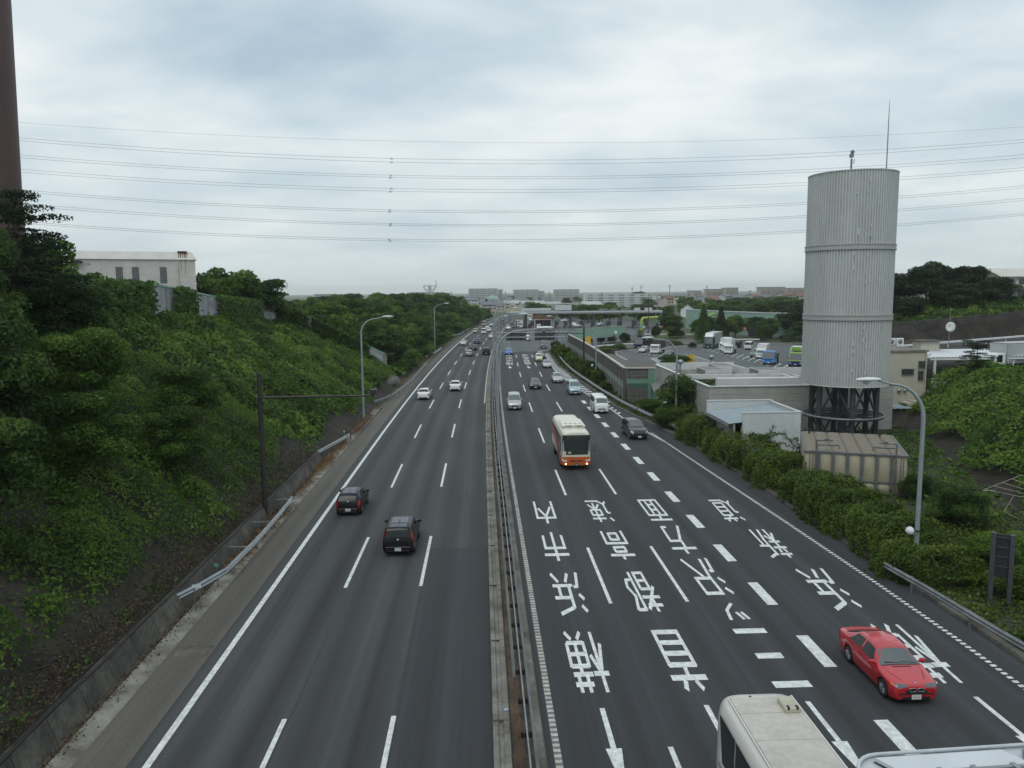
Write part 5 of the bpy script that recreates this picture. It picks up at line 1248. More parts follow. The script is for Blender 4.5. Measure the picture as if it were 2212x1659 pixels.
mb = MB(); mb.box((3.0, -1.0, 3.0), (9, .1, .9)); mb.build('balcony', HW, t)
tree('garden_conifer', 'small dark conifer in front of the white house', 'cone0', LEAF_F, (113.5, 156, 11.2), 3.4, 5.2, bare=.02)
t = thing('utility_pole', 'concrete utility pole beside the white house', 'utility pole', (107.5, 160, 11))
mb = MB(); mb.tube([(0, 0, 0), (0, 0, 7.5)], [.16, .11], 8); mb.build('pole', CONC_L, t)
# dark shrub sitting on the crest in front of the carport
for (X, Y, w, h, key, m_, lab) in ((54.6, 82.5, 4.2, 4.6, 'airy0', LEAF_F, 'dark feathery shrub before the carport'), (57.5, 83.5, 4.0, 1.9, 'dome1', LEAF_A, 'green bush below the white box truck'), (61, 85, 4, 1.5, 'dome2', LEAF_A, 'pale bush at the crest below the parked white truck')):
    tree('bank_shrub', lab, key, m_, (X, Y, float(zR(np.array([X]), np.array([Y]))[0]) - .3), w, h, .7, cat='shrub', bare=.03)
# derelict cane frame
t = thing('cane_frame', 'derelict bamboo cane frame leaning in the weeds', 'cane frame', (31.2, 46.2, 0))
CANE = M('cane', (.30, .28, .22), .8, var=.2)
for a, b in (((0, 0, 0), (0, 0, 1.7)), ((.6, .3, 1.75), (3.4, .9, 2.5)), ((3.4, .9, 2.5), (4.6, -.6, 1.9)), ((.6, .3, 1.75), (2.2, -.8, 1.55)), ((2.2, -.8, 1.55), (4.6, -.6, 1.9)), ((3.9, .2, 2.3), (2.7, -.4, 0)), ((2.0, -.5, 1.6), (1.2, -.8, .6)), ((-.6, .4, 1.6), (1.2, .1, 1.75)), ((2.0, .6, 2.1), (3.2, -.7, 1.75)), ((1.3, .45, 1.95), (2.7, -.75, 1.65)), ((2.7, .75, 2.3), (3.8, -.65, 1.85)), ((1.2, -.8, .6), (2.4, -.9, 0))):
    mb = MB(); mb.tube([a, b], .02, 5); mb.build('cane', CANE, t)
t = thing('road_sign', 'back of a dark road sign on two posts at the right verge', 'road sign', (0, 0, 0))
SGB = M('sign_back_dark', (.030, .032, .036), .6, .2, var=.15)
for x, y in ((23.05, 32.85), (23.62, 32.4)):
    mb = MB(); mb.box((x, y, 1.6), (.18, .18, 3.8), -.45); mb.build('post', M('sign_post_dark', (.075, .08, .088), .5, .3, var=.15), t)
mb = MB(); mb.box((23.38, 32.70, 2.45), (.86, .06, 2.0), -.62); mb.build('sign_panel', SGB, t)
mb = MB()
for z in (1.95, 2.4, 2.85, 3.3): mb.box((23.35, 32.66, z), (.82, .05, .05), -.62)
mb.build('stiffener', M('sign_post_dark', (.075, .08, .088)), t)
# ------------------------------------------------------------------ lorry park
lotpts = [(22.5, 101.2), (62, 101.2), (66, 130), (73, 150), (84, 185), (80, 212), (66, 214), (60, 206), (56, 201), (48.8, 197), (38, 189), (31.7, 182.6), (30.5, 174.7), (30.4, 160), (33.5, 154), (36, 146), (30, 120), (26, 108)]
def sheet(name, pts, z, mat, label=None):
    me = bpy.data.meshes.new(name); me.from_pydata([(x, y, z) for x, y in pts], [], [tuple(range(len(pts)))])
    uv = me.uv_layers.new(name='UVMap')
    for l in me.loops: uv.data[l.index].uv = (me.vertices[l.vertex_index].co.x, me.vertices[l.vertex_index].co.y)
    return structure(link(name, me, mat), label)
sheet('lot_margin', [(20.7, 99.5), (34, 101.3), (40, 150), (36, 165), (27, 182), (21, 186)], -.02, SHOULDER)
lot = sheet('lorry_park', lotpts, .02, LOT)
sheet('ramp', [(22, 187.5), (30, 187), (40, 197), (56, 206), (70, 222), (84, 252), (76, 256), (64, 234), (52, 216), (38, 206), (26, 199)], -.01, SHOULDER)
sheet('lawn', [(38, 222), (52, 226), (62, 240), (70, 262), (60, 262), (46, 244)], -.03, M('lawn_grass', (.075, .13, .03), .9, var=.3, scale=.5))
ZL = .03
def lotline(mb, p, q, w=.09):
    p = Vector(p); q = Vector(q); d = (q - p).normalized(); n = Vector((-d.y, d.x)) * w
    mb.quad((*(p - n), ZL), (*(q - n), ZL), (*(q + n), ZL), (*(p + n), ZL))
dl = Vector((.468, .884))
for i in range(15):
    p = Vector((54.0 + i * .05, 186.0 - i * 3.44)); mb = MB(); lotline(mb, p, p + dl * (9.5 if i > 5 else 12)); mb.build('stall_line', PAINT, lot)
    if 6 < i:
        q = p + dl * 3 + Vector((1.5, -1.2)); mb = MB(); lotline(mb, q, q + dl * 2.4, .12); m = q + dl * 2.4; e = Vector((-dl.y, dl.x)); mb.poly([(*(q - e * .45 + dl * .8), ZL + .004), (*(q - dl * .3), ZL + .004), (*(q + e * .45 + dl * .8), ZL + .004)]); mb.build('lot_arrow', PAINT, lot)
for i in range(8):
    p = Vector((36.5 + i * .45, 181.5 - i * 2.75)); mb = MB(); lotline(mb, p, p + dl * 6.5); mb.build('stall_line', PAINT, lot)
YELP = M('yellow_paint', (.50, .40, .10), .6, var=.1)
for i in range(13):
    f = i / 12; a = Vector((36.2, 163.4)).lerp(Vector((35.6, 152.2)), f); b = Vector((47.0, 171.5)).lerp(Vector((46.8, 151.6)), f)
    mb = MB(); lotline(mb, a, a.lerp(b, .62), .14); mb.build('hatch_stripe', PAINT, lot)
    mb = MB(); lotline(mb, a.lerp(b, .64), b, .12); mb.build('hatch_stripe', YELP if i % 2 else PAINT, lot)
mb = MB(); lotline(mb, (36.2, 163.4), (35.6, 152.2), .12); lotline(mb, (47.0, 171.5), (46.8, 151.6), .12); lotline(mb, (30.6, 174.5), (30.5, 160.2), .12); mb.build('outline', PAINT, lot)
for c in ((52, 124), (55.5, 122)):
    mb = MB(); lotline(mb, (c[0] - 1, c[1] - 1), (c[0] + 1, c[1] - 1), .15); lotline(mb, (c[0] + 1, c[1] - 1), (c[0] + 1.6, c[1] + 1), .15); lotline(mb, (c[0] - 1, c[1] - 1), (c[0] - .6, c[1] + 1), .15); lotline(mb, (c[0] - .6, c[1] + 1), (c[0] + 1.6, c[1] + 1), .15); mb.build('lot_symbol', PAINT, lot)
mb = MB(); mb.sweep([(56, 201, 0), (48.8, 197, 0), (38, 189, 0), (31.7, 182.6, 0), (30.5, 174.7, 0)], [(-.3, -.1), (-.3, .16), (0, .16), (0, -.1)]); structure(mb.build('lot_kerb', CREAM))

# bushes and signs round the lorry park
for (lab, key, m_, X, Y, w, h, w2) in (
    ('flat clipped hedge block at the left corner of the lorry park', 'dome0', LEAF_C, 29.5, 181.5, 5.5, 2.0, 4.5), ('clipped hedge block beside the lamp at the lorry park entrance', 'dome1', LEAF_C, 33.5, 187.5, 5.5, 1.9, 3.5),
    ('round bush under the left end of the green panel', 'dome2', LEAF_B, 29.4, 212, 3.2, 2.6, 3), ('second round bush under the green panel', 'dome0', LEAF_B, 33.0, 213, 3.2, 2.7, 3), ('third round bush under the green panel', 'dome1', LEAF_B, 36.2, 214, 3.6, 2.8, 3), ('wide bush under the right end of the green panel', 'dome2', LEAF_B, 40.0, 214, 4.2, 3.2, 3.4),
    ('palm-like tuft right of the green panel', 'airy1', LEAF_D, 44.5, 216, 3.8, 3.6, 3.6), ('dark bush behind the navy dump truck', 'dome0', LEAF_B, 43.5, 203.5, 5.0, 3.2, 4), ('dark round bush on the traffic island by the brown mast', 'dome1', LEAF_B, 54.5, 240, 4.2, 3.0, 3.5), ('dark shrub under the lime pipe arch', 'dome2', LEAF_B, 58.5, 256, 4, 3.2, 4),
    ('big clipped box bush at the foot of the lime pipe arch', 'dome0', LEAF_B, 60.2, 236, 6.5, 3.0, 5), ('low clipped hedge along the ramp', 'dome1', LEAF_C, 52, 205, 9, 1.3, 3), ('big round bush by the dark notice board', 'dome2', LEAF_B, 80.5, 216, 6.0, 5.4, 6), ('low hedge right of the round bush', 'dome0', LEAF_B, 86, 214, 6, 2.2, 5), ('small clipped bush at the dark green lorry front', 'dome1', LEAF_B, 53.0, 192, 2.4, 1.7, 2.4), ('grassy mound beside the low building roof', 'dome2', LEAF_A, 37.5, 147.5, 7.5, 2.3, 4.5)):
    tree('bush', lab, key, m_, (X, Y, -.02), w, h, X, cat='bush', w2=w2, bare=.0)
tree('cone_tree', 'tall cone-shaped conifer behind the dark green lorry, left of two', 'cone0', LEAF_D, (61.9, 213, 0), 6.6, 10.4, 0, 'cone conifers', bare=.02)
tree('cone_tree', 'cone-shaped conifer right of the taller cone tree', 'cone0', LEAF_B, (70.3, 224, 0), 6.4, 9.6, 2, 'cone conifers', bare=.02)
YEL = M('sign_yellow', (.62, .42, .05), .5, var=.08)
ORG = M('sign_orange', (.62, .24, .05), .5, var=.08)
def board(name, label, loc, w, h, z, mat, rz=0.0, posts=1, cat='sign', post=STEEL_D):
    t = thing(name, label, cat, loc, rz)
    mb = MB()
    for s in ((0,) if posts == 1 else (-w * .35, w * .35)): mb.tube([(s, .06, -.1), (s, .06, z + h * .4)], .05, 6)
    mb.build('post', post, t); mb = MB(); mb.box((0, 0, z), (w, .05, h)); p = mb.build('panel', mat, t); return t, p
board('yellow_sign', 'yellow board behind the noise wall under the green panel', (28.37, 205, 0), 1.5, 2.3, 1.4, YEL)
board('yellow_sign', 'yellow board standing by the striped zone of the lorry park', (41.24, 150.0, 0), 1.6, 1.7, 1.0, YEL, .3)
board('orange_sign', 'narrow orange banner under the lime pipe arch', (63.1, 268, 0), .9, 2.6, 1.6, ORG)
board('notice_board', 'dark notice board on two posts before the right wood', (80.0, 224.5, 0), 2.6, 3.2, 2.3, SGB, posts=2)
t, p = board('no_entry_sign', 'small red and white no entry sign at the lorry park exit', (78.3, 226.5, 0), .9, .9, 3.0, M('sign_red', (.55, .10, .06), .5))
mb = MB(); mb.box((0, -.04, 3.0), (.6, .03, .16)); mb.build('bar', WHITE, p)
board('white_sign', 'tall white sign plate under the toll canopy end', (67.5, 288, 0), 1.7, 3.6, 2.6, WHITE)
t = thing('garden_lamp', 'small lantern post at the lorry park entrance', 'lamp post', (30.3, 173.3, 0))
mb = MB(); mb.tube([(0, 0, 0), (0, 0, 4.6)], .06, 8); mb.build('post', STEEL_D, t); mb = MB(); mb.lathe([(.1, 4.6), (.34, 5.3), (.0, 5.5)], 10); mb.build('lantern', LAMPW, t)

# big green corrugated panel
GP = M('panel_green', (.235, .41, .315), .5, var=.08, scale=.4)
A, B = Vector((24.5, 202.2, 0)), Vector((40.95, 217.8, 0)); L = (B - A).length
t = thing('green_panel', 'large pale green slatted screen behind the noise wall', 'screen', A, math.atan2(B.y - A.y, B.x - A.x))
n = 15
for k in range(n):
    z = 1.75 + k * (2.75 / n); mb = MB(); mb.box((L / 2, 0, z + .085), (L, .10, .155), 0, .02); o = mb.build('slat', GP, t)
mb = MB(); mb.box((L / 2, .01, 4.62), (L + .1, .22, .14)); mb.build('cap', CREAM, t)
for k in range(6):
    mb = MB(); mb.box((.3 + (L - .6) * k / 5, .15, 2.2), (.16, .16, 4.4)); mb.build('post', STEEL_D, t)
guardrail('guardrail', 'pale guardrail curving past the green panel along the ramp', [(26, 190.5, 0), (30, 195, 0), (37.6, 200.5, 0), (44, 203, 0)], 1, 5, mat=WHITE)
guardrail('guardrail', 'pale guardrail behind the lime pipe arch', [(52, 245, 0), (60, 243, 0), (66, 240, 0), (78, 246, 0)], 1, 5, mat=WHITE)
guardrail('guardrail', 'pale guardrail behind the parked trucks', [(60, 212, 0), (70, 214.5, 0), (78, 213, 0)], 1, 5, mat=WHITE)

# lime green pipe arches and the brown floodlight mast
LIME = M('lime_paint', (.30, .43, .06), .45, var=.06)
def pipe_arch(label, a, b, h, r):
    a = Vector(a); b = Vector(b); t = thing('pipe_arch', label, 'arch', a)
    d = b - a; u = d.normalized(); k = 1.1; pts = [Vector((0, 0, -.2)), Vector((0, 0, h - k))]
    for q in np.linspace(.15, PI / 2, 6): pts.append(u * k * (1 - math.cos(q)) + Vector((0, 0, h - k + k * math.sin(q))))
    for q in np.linspace(0, PI / 2, 7)[1:] if False else np.linspace(0, PI / 2, 7): pts.append(d - u * k + u * k * math.sin(q) + Vector((0, 0, h - k + k * math.cos(q))))
    pts.append(d + Vector((0, 0, -.2)))
    mb = MB(); mb.tube(pts, r, 14); mb.build('pipe', LIME, t)
    mb = MB(); mb.tube([(0, 0, 2.0), (0, 0, 3.0)], r + .01, 14); mb.build('band', M('arch_band', (.16, .38, .32), .5), t)
pipe_arch('lime green pipe arch before the toll canopy', (54.0, 258.7, 0), (65.0, 267, 0), 5.3, .44)
pipe_arch('lime green pipe arch half hidden behind the cone trees', (78.5, 263, 0), (85.4, 263.6, 0), 6.3, .40)
t = thing('floodlight_mast', 'slim brown-red floodlight mast on the traffic island', 'mast', (53.3, 245, 0))
MR = M('mast_red', (.085, .030, .028), .6, var=.1)
mb = MB(); mb.tube([(0, 0, 0), (0, 0, 12.3)], [.17, .13], 10); mb.build('pole', MR, t)
mb = MB(); mb.box((0, 0, 12.3), (2.2, .16, .14)); mb.box((0, 0, 11.0), (1.5, .16, .12)); mb.build('crossbar', MR, t)
for x, z in ((-.8, 11.1), (.75, 11.1), (-.2, 11.3)):
    mb = MB(); mb.box((x, -.2, z), (.45, .4, .4), 0, .05); mb.build('floodlight', BLACK, t)

# ------------------------------------------------------------------ toll gate
CAN = M('canopy_grey', (.25, .28, .285), .5, .2, var=.1, scale=.2)
CANT = M('canopy_edge', (.40, .44, .45), .5, var=.08, scale=.2)
t = thing('toll_canopy', 'long flat grey toll gate canopy on slim columns', 'toll gate', (0, 0, 0))
a, b = Vector((9.4, 309, 5.55)), Vector((70.2, 297, 5.85)); d = (b - a); u = Vector((d.x, d.y, 0)).normalized(); nr = Vector((-u.y, u.x, 0)) * 13
mb = MB(); mb.add([a, b, b + nr, a + nr, a + Vector((0, 0, .75)), b + Vector((0, 0, .75)), b + nr + Vector((0, 0, .75)), a + nr + Vector((0, 0, .75))], [(3, 2, 1, 0), (4, 5, 6, 7), (0, 1, 5, 4), (1, 2, 6, 5), (2, 3, 7, 6), (3, 0, 4, 7)]); mb.build('roof', CAN, t)
mb = MB(); mb.sweep([a + Vector((0, 0, .42)), b + Vector((0, 0, .42))], [(.02, 0), (.02, .38), (.1, .38), (.1, 0)]); mb.build('fascia', CANT, t)
for i, (x, y) in enumerate(((11.3, 311.5), (17.8, 314), (27.0, 313), (35.8, 312), (45.1, 308.8), (55.7, 307.6), (61.9, 306.5), (69.0, 303.5), (70.2, 300.0))):
    mb = MB(); mb.box((x, y, 2.75), (.55 if i not in (1, 3, 4, 5) else 1.1, .6, 5.6)); mb.build('column', CANT if i > 5 else CAN, t)
DGREEN = M('booth_green', (.02, .06, .045), .5, var=.1)
for i, x in enumerate((14.5, 20.2, 29.8, 33.4, 39.6, 44.0, 50.0, 54.2, 59.8, 64.5)):
    tt = thing('toll_booth', 'dark green toll booth number-less, under the canopy', 'toll booth', (x, 309 - (x - 10) * .2 + 2, 0), 0, 'toll booths under the canopy'); tt['label'] = 'slim dark green toll booth under the canopy'
    mb = MB(); mb.box((0, 0, 1.35), (1.3, 2.2, 2.7)); mb.build('cabin', DGREEN, tt)
    mb = MB(); mb.box((0, -1.13, 1.75), (1.0, .06, .8)); mb.build('window', GLD, tt)
    mb = MB(); mb.box((0, -3.4, .45), (1.0, 4.2, .9), 0, .1); mb.build('island', CONC, tt)
t = thing('toll_office', 'brown-red tiled toll office with white frame under the canopy', 'office', (24.3, 304.5, 0), -.19)
BRK = M('brick_brown', (.14, .060, .048), .8, var=.15, scale=.6)
mb = MB(); mb.box((0, 1.5, 1.7), (6.2, 3, 3.4)); mb.build('wall', BRK, t)
mb = MB(); mb.box((0, 1.3, 4.3), (7.2, 4.2, 1.5)); mb.build('roof', BRK, t)
mb = MB(); mb.box((0, -.9, 3.5), (7.2, .25, .2)); mb.build('eave', CREAM, t)
for s in (-3.3, 3.3):
    mb = MB(); mb.box((s, -.7, 1.75), (.3, .3, 3.5)); mb.build('pillar', CREAM, t)
for s in (-1.4, 1.4):
    mb = MB(); mb.box((s, -.05, 1.7), (2.4, .1, 2.6)); mb.build('window', BLACK, t)
SGW = M('sign_white_back', (.50, .52, .52), .5, var=.08, scale=.4)
for (lab, u0, u1, v0, v1, Y, m_) in (('long white sign on the left part of the toll canopy', 1186 - 0, 0, 0, 0, 0, None),):
    pass
def roof_sign(label, x0, x1, z0, z1, Y, m_, bars=3):
    t = thing('canopy_sign', label, 'sign', ((x0 + x1) / 2, Y, z0)); w = x1 - x0
    mb = MB(); mb.box((0, 0, (z1 - z0) / 2 + .3), (w, .2, z1 - z0 - .3)); mb.build('panel', m_, t)
    for k in range(bars + 1):
        mb = MB(); mb.box((-w / 2 + w * k / bars, .14, (z1 - z0) / 2 - .2), (.12, .12, z1 - z0 + .5)); mb.build('strut', STEEL_D, t)
roof_sign('long white sign on the left part of the toll canopy', 16.1, 28.2, 6.3, 7.7, 313, SGW, 3)
roof_sign('tall white ribbed sign standing on the toll canopy', 29.6, 36.4, 6.4, 8.9, 312, SGW, 6)
for i, (x0, x1, lab) in enumerate(((36.6, 40.3, 'grey sign next to the tall ribbed one on the canopy'), (46.5, 50, 'grey sign in the middle of the canopy'), (51, 53.6, 'grey sign right of the canopy middle'), (55, 58, 'grey sign above the right columns of the canopy'), (60, 62.4, 'white ribbed sign near the canopy right end'), (64.0, 67, 'last grey sign on the canopy right end'))):
    roof_sign(lab, x0, x1, 6.4, 7.5 + .2 * (i > 3), 306 - i, SGB if i in (0,) else STEEL_D if i < 4 else SGW, 4)

# ------------------------------------------------------------------ tall pale green wall and the right wood
t = thing('tall_green_wall', 'tall pale green panel wall with white top edge behind the right trees', 'noise wall', (0, 0, 0))
PGW = M('pale_green_panel', (.25, .39, .335), .5, var=.08, scale=.2)
gw = [(77.5, 290), (80.5, 265), (84.5, 246), (88.5, 234.5), (96.6, 229), (112, 224)]
for a, b in zip(gw[:-1], gw[1:]):
    L = math.hypot(b[0] - a[0], b[1] - a[1]); n = max(1, int(L / 4))
    for i in range(n):
        p = [a[k] + (b[k] - a[k]) * i / n for k in (0, 1)]; q = [a[k] + (b[k] - a[k]) * (i + 1) / n for k in (0, 1)]
        mb = MB(); an = math.atan2(q[1] - p[1], q[0] - p[0]); mb.box(((p[0] + q[0]) / 2, (p[1] + q[1]) / 2, 3.6), (L / n - .06, .16, 7.2), an); mb.build('panel', PGW, t)
mb = MB(); mb.sweep([(x, y, 7.2) for x, y in gw], [(-.35, .003), (-.35, .3), (.35, .3), (.35, .003)]); mb.build('cap', ROOFW, t)
rg = random.Random(77)
wood = [(58, 236), (63, 250), (66, 232), (70, 238), (74, 228), (78, 234), (72, 246), (76, 252), (83, 231), (86, 226), (92, 219), (97, 216), (90, 212), (101, 210), (98, 222)]
for i, (X, Y) in enumerate(wood):
    h = rg.uniform(6, 8.5)
    tree('park_tree', ['leafy tree in the belt behind the lorry park', 'dark leafy tree before the tall green wall'][X > 82], 'wood%d' % (i % 4), LEAF_D if i % 3 else LEAF_B, (X, Y, -.05), h * .95, h, rg.uniform(0, 6), ['trees in the belt behind the lorry park', 'trees before the tall green wall'][X > 82], bare=.08)
def far_tree(X, Y, h, m_, g, lab): tree('far_tree', lab, 'wood%d' % rg.randrange(4), m_, (X, Y, -.1), h * rg.uniform(.95, 1.3), h, rg.uniform(0, 6), g, bare=.06)
for k in range(34):
    X = rg.uniform(26, 84); far_tree(X, rg.uniform(345, 470) - X * .2, rg.uniform(6, 9.5), rg.choice([LEAF_D, LEAF_B]), 'trees behind the toll gate ' + ('left' if X < 45 else 'middle' if X < 65 else 'right'), 'dark tree in the belt behind the toll gate, ' + ('left of the tall ribbed sign' if X < 45 else 'below the long white block' if X < 65 else 'near the canopy right end'))
for k in range(46):
    Y = rg.uniform(300, 560); X = rg.uniform(.26, .43) * Y; far_tree(X, Y, rg.uniform(7.5, 11), rg.choice([LEAF_D, LEAF_B, LEAF_D]), 'trees of the right far wood ' + ('near' if Y < 380 else 'middle' if Y < 470 else 'far') + (' left' if X / Y < .35 else ' right'), 'leafy tree in the right wood, ' + ('just behind the tall green wall' if Y < 380 else 'midway to the far houses' if Y < 470 else 'below the far houses') + (', left half' if X / Y < .35 else ', towards the water tower'))
for k in range(16):
    Y = rg.uniform(215, 260); X = rg.uniform(.40, .50) * Y; far_tree(X, Y, rg.uniform(9, 13), LEAF_F, 'dark trees left of the tower', 'tall dark tree seen just left of the water tower')
for k in range(60):
    Y = rg.uniform(600, 1250); X = rg.uniform(-.12, .45) * Y; far_tree(X, Y, rg.uniform(6.5, 10), rg.choice([LEAF_D, LEAF_B]), 'trees among the far houses ' + ('left' if X / Y < .08 else 'middle' if X / Y < .25 else 'right'), 'small far tree on the horizon ' + ('among the houses left of the skyline blocks' if X / Y < .08 else 'before the long white block' if X / Y < .25 else 'among the right-hand houses'))

# ------------------------------------------------------------------ far town
TAN = M('render_tan', (.46, .42, .36), .85, var=.1, scale=.05)
PINK = M('render_pinkish', (.46, .40, .37), .85, var=.1, scale=.05)
GREYW = M('render_grey', (.50, .51, .51), .85, var=.1, scale=.05)
CREAMW = M('render_cream', (.50, .46, .32), .85, var=.08, scale=.05)
ROOFG = M('roof_grey_far', (.15, .165, .18), .85, var=.15, scale=.1)
ROOFR = M('roof_brown_far', (.17, .10, .08), .85, var=.15, scale=.1)
COPPER = M('copper_green', (.20, .36, .28), .7, var=.1, scale=.1)
DARKREC = M('balcony_recess', (.23, .245, .26), .7, var=.2, scale=.3)
def apartment(label, u0, u1, vt, vb, Y, floors, bays, wall, fins=True, depth=11):
    p0, p1 = gy(u0, vt, Y), gy(u1, vt, Y); zb = gy(u0, vb, Y).z; w = p1.x - p0.x; top = p0.z; zb = min(zb, 1.0); zb = max(zb, -3)
    vis = gy(u0, vb, Y).z; fh = (top - vis) / (floors + .15)
    t = thing('apartment_block', label, 'apartment block', ((p0.x + p1.x) / 2, Y, zb)); h = top - zb
    mb = MB(); mb.box((0, depth / 2, h / 2 - 2), (w, depth, h + 4)); mb.build('wall', wall, t)
    mb = MB(); mb.box((0, depth / 2, h + .2), (w + .8, depth + .8, .4)); mb.build('roof', ROOFG if not fins else ROOFW, t)
    n = floors + 1
    for f in range(n):
        z = h - fh * (f + .62)
        mb = MB(); mb.box((0, -.04, z + .1), (w - .6, .08, fh * .55)); r = mb.build('balcony_recess', DARKREC, t)
        m2 = MB()
        for k in range(bays): m2.box((-w / 2 + w * (k + .5) / bays + (w / bays * .18 if k % 2 else -w / bays * .1), -.11, z + .1), (w / bays * .26, .06, fh * .5))
        prop(m2.build('pier', wall, r), kind='stuff')
        mb = MB(); mb.box((0, -.9, z - fh * .33), (w - .4, .12, fh * .30)); mb.box((0, -.45, z - fh * .47), (w - .4, .9, .16)); mb.build('balcony', wall, t)
    if fins:
        for k in range(bays // 2 + 1):
            mb = MB(); mb.box((-w / 2 + w * k / (bays // 2), -.6, h / 2 - 1), (.75, 1.3, h + 2)); mb.build('fin', wall, t)
    return t, h, w
apartment('long white five-storey block with white fins behind the toll gate', 1263.5, 1398, 636.2, 663, 700, 5, 12, WHITE, True)
apartment('lower white wing at the right end of the long white block', 1399, 1426, 640.5, 662, 704, 4, 4, WHITE, True)
apartment('stepped end of the long white block, lowest and rightmost', 1426.5, 1436, 647, 662, 706, 3, 2, WHITE, False)
apartment('four-storey grey-white block above the green copper roof', 1012, 1075, 624.2, 641, 1150, 4, 10, GREYW, False)
apartment('short end wing of the block above the green copper roof', 1076, 1086, 626, 641, 1160, 4, 2, GREYW, False)
apartment('grey four-storey block second from left on the skyline', 1109, 1163, 626.3, 645, 1150, 4, 9, GREYW, False)
apartment('lower wing right of the second skyline block', 1164, 1176, 629, 645, 1155, 4, 3, GREYW, False)
apartment('grey-white slab block right of the toll signs on the skyline', 1196.5, 1251.5, 626, 646, 1100, 4, 8, GREYW, False)
apartment('dark roofed grey block at the left end of the skyline', 883, 946, 632.3, 646, 900, 3, 9, GREYW, False)
apartment('long low roof showing above the left wood', 679, 713, 636.8, 642, 640, 1, 5, GREYW, False)
apartment('second low roof showing above the left wood', 714, 750, 637.8, 642, 640, 1, 5, GREYW, False)
apartment('tan block with pale balconies among the right houses', 1567, 1595, 622.4, 645, 720, 5, 5, TAN, False)
apartment('wide tan block beside the tallest tan one', 1527, 1566, 625.5, 640, 730, 3, 7, TAN, False)
apartment('pinkish low block at the left of the right-hand houses', 1491, 1516, 628.6, 638, 720, 2, 4, PINK, False)
apartment('pink and cream block left of the water tower', 1642.5, 1696, 621, 637, 760, 4, 9, PINK, False)
apartment('lower pinkish block next to the water tower', 1701, 1746, 622.8, 634, 770, 3, 8, PINK, False)
hcol = [GREYW, TAN, CREAMW, PINK, FARG]; rcol = [ROOFG, ROOFR, ROOFG, ROOFR]
def far_house(u, v, Y, w, rh, wm, rm, lab, grp, d=8, rz=0.0):
    p = gy(u, v, Y); z = max(-.5, p.z - 6)
    return gable_house('far_house', lab, (p.x, Y, z), rz, w, d, max(2.5, p.z - z - rh), rh, wm, rm, 2, 3, .4, grp)
for k in range(27):
    u = 1443 + k * 11.2 + rg.uniform(-4, 4); wm = rg.choice(hcol); rm = rg.choice(rcol)
    far_house(u, rg.uniform(631, 644), rg.uniform(560, 690), rg.uniform(7, 12), rg.uniform(1.5, 2.6), wm, rm, 'small far house with %s roof among the right-hand houses' % ('brown' if rm is ROOFR else 'grey'), 'far houses with %s roofs, right' % ('brown' if rm is ROOFR else 'grey'), rz=rg.uniform(-.5, .5))
for k in range(9):
    u = 1003 + k * 15.5; t = far_house(u, 641 + (k % 3) * .8, 830 + (k % 2) * 25, 9.5, 3.2, CREAMW, ROOFG, 'cream gabled row house with steep grey roof on the skyline', 'cream gabled row houses', rz=PI / 2 * (k % 2))
for k in range(12):
    u = 880 + k * 23 + rg.uniform(-5, 5); far_house(u, rg.uniform(641, 650), rg.uniform(600, 720), rg.uniform(9, 14), 2.2, rg.choice(hcol), ROOFG, 'far house with grey roof beyond the left wood', 'far houses beyond the left wood', rz=rg.uniform(-.6, .6))
for k in range(10):
    u = 1060 + k * 24 + rg.uniform(-6, 6); far_house(u, rg.uniform(648, 655), rg.uniform(520, 600), rg.uniform(10, 20), 2.0, rg.choice(hcol), rg.choice([ROOFG, ROOFG, FARG]), 'low far house behind the toll gate, ' + ('above its left columns' if k < 4 else 'above its middle' if k < 7 else 'above its right half'), 'low houses behind the toll gate ' + str('left' if k < 4 else 'middle' if k < 7 else 'right'), rz=rg.uniform(-.3, .3))
p = gy(1064, 637.5, 800); t = thing('temple_roof', 'green copper hipped roof on the skyline', 'temple', (p.x, 800, 0))
mb = MB(); mb.box((0, 0, 3.5), (10, 8, 9)); mb.build('wall', TAN, t); mb = MB(); h = p.z; mb.add([(-7, -6, 7.6), (7, -6, 7.6), (7, 6, 7.6), (-7, 6, 7.6), (-1.5, 0, h), (1.5, 0, h)], [(0, 1, 5, 4), (1, 2, 5), (2, 3, 4, 5), (3, 0, 4)]); mb.build('roof', COPPER, t)
t = gable_house('white_cottage', 'white gabled cottage in the trees left of the tall green wall', (gy(1499.5, 657, 420).x, 420, -.1), PI / 2 - .3, 8, 7, 4.4, 2.6, WHITE, FARG, 2, 3, .3)
t = thing('water_mast', 'white antenna pylon with side platforms on the left skyline', 'pylon', (gy(929, 645, 860).x, 860, 0)); zt = gy(929, 616.5, 860).z
mb = MB(); mb.box((0, 0, zt / 2), (3.2, 3.2, zt)); mb.build('shaft', FARG, t)
mb = MB(); mb.box((0, 0, zt - .5), (15, 3, .8)); mb.box((0, 0, zt - 4.5), (12, 3, .7)); mb.tube([(-7, 0, zt - 1), (-1.5, 0, zt - 9)], .5, 6); mb.tube([(7, 0, zt - 1), (1.5, 0, zt - 9)], .5, 6); mb.build('platform', FARG, t)
mb = MB(); mb.tube([(7, 0, zt - 3), (7, 0, zt + 6)], .3, 5); mb.build('antenna', STEEL_D, t)
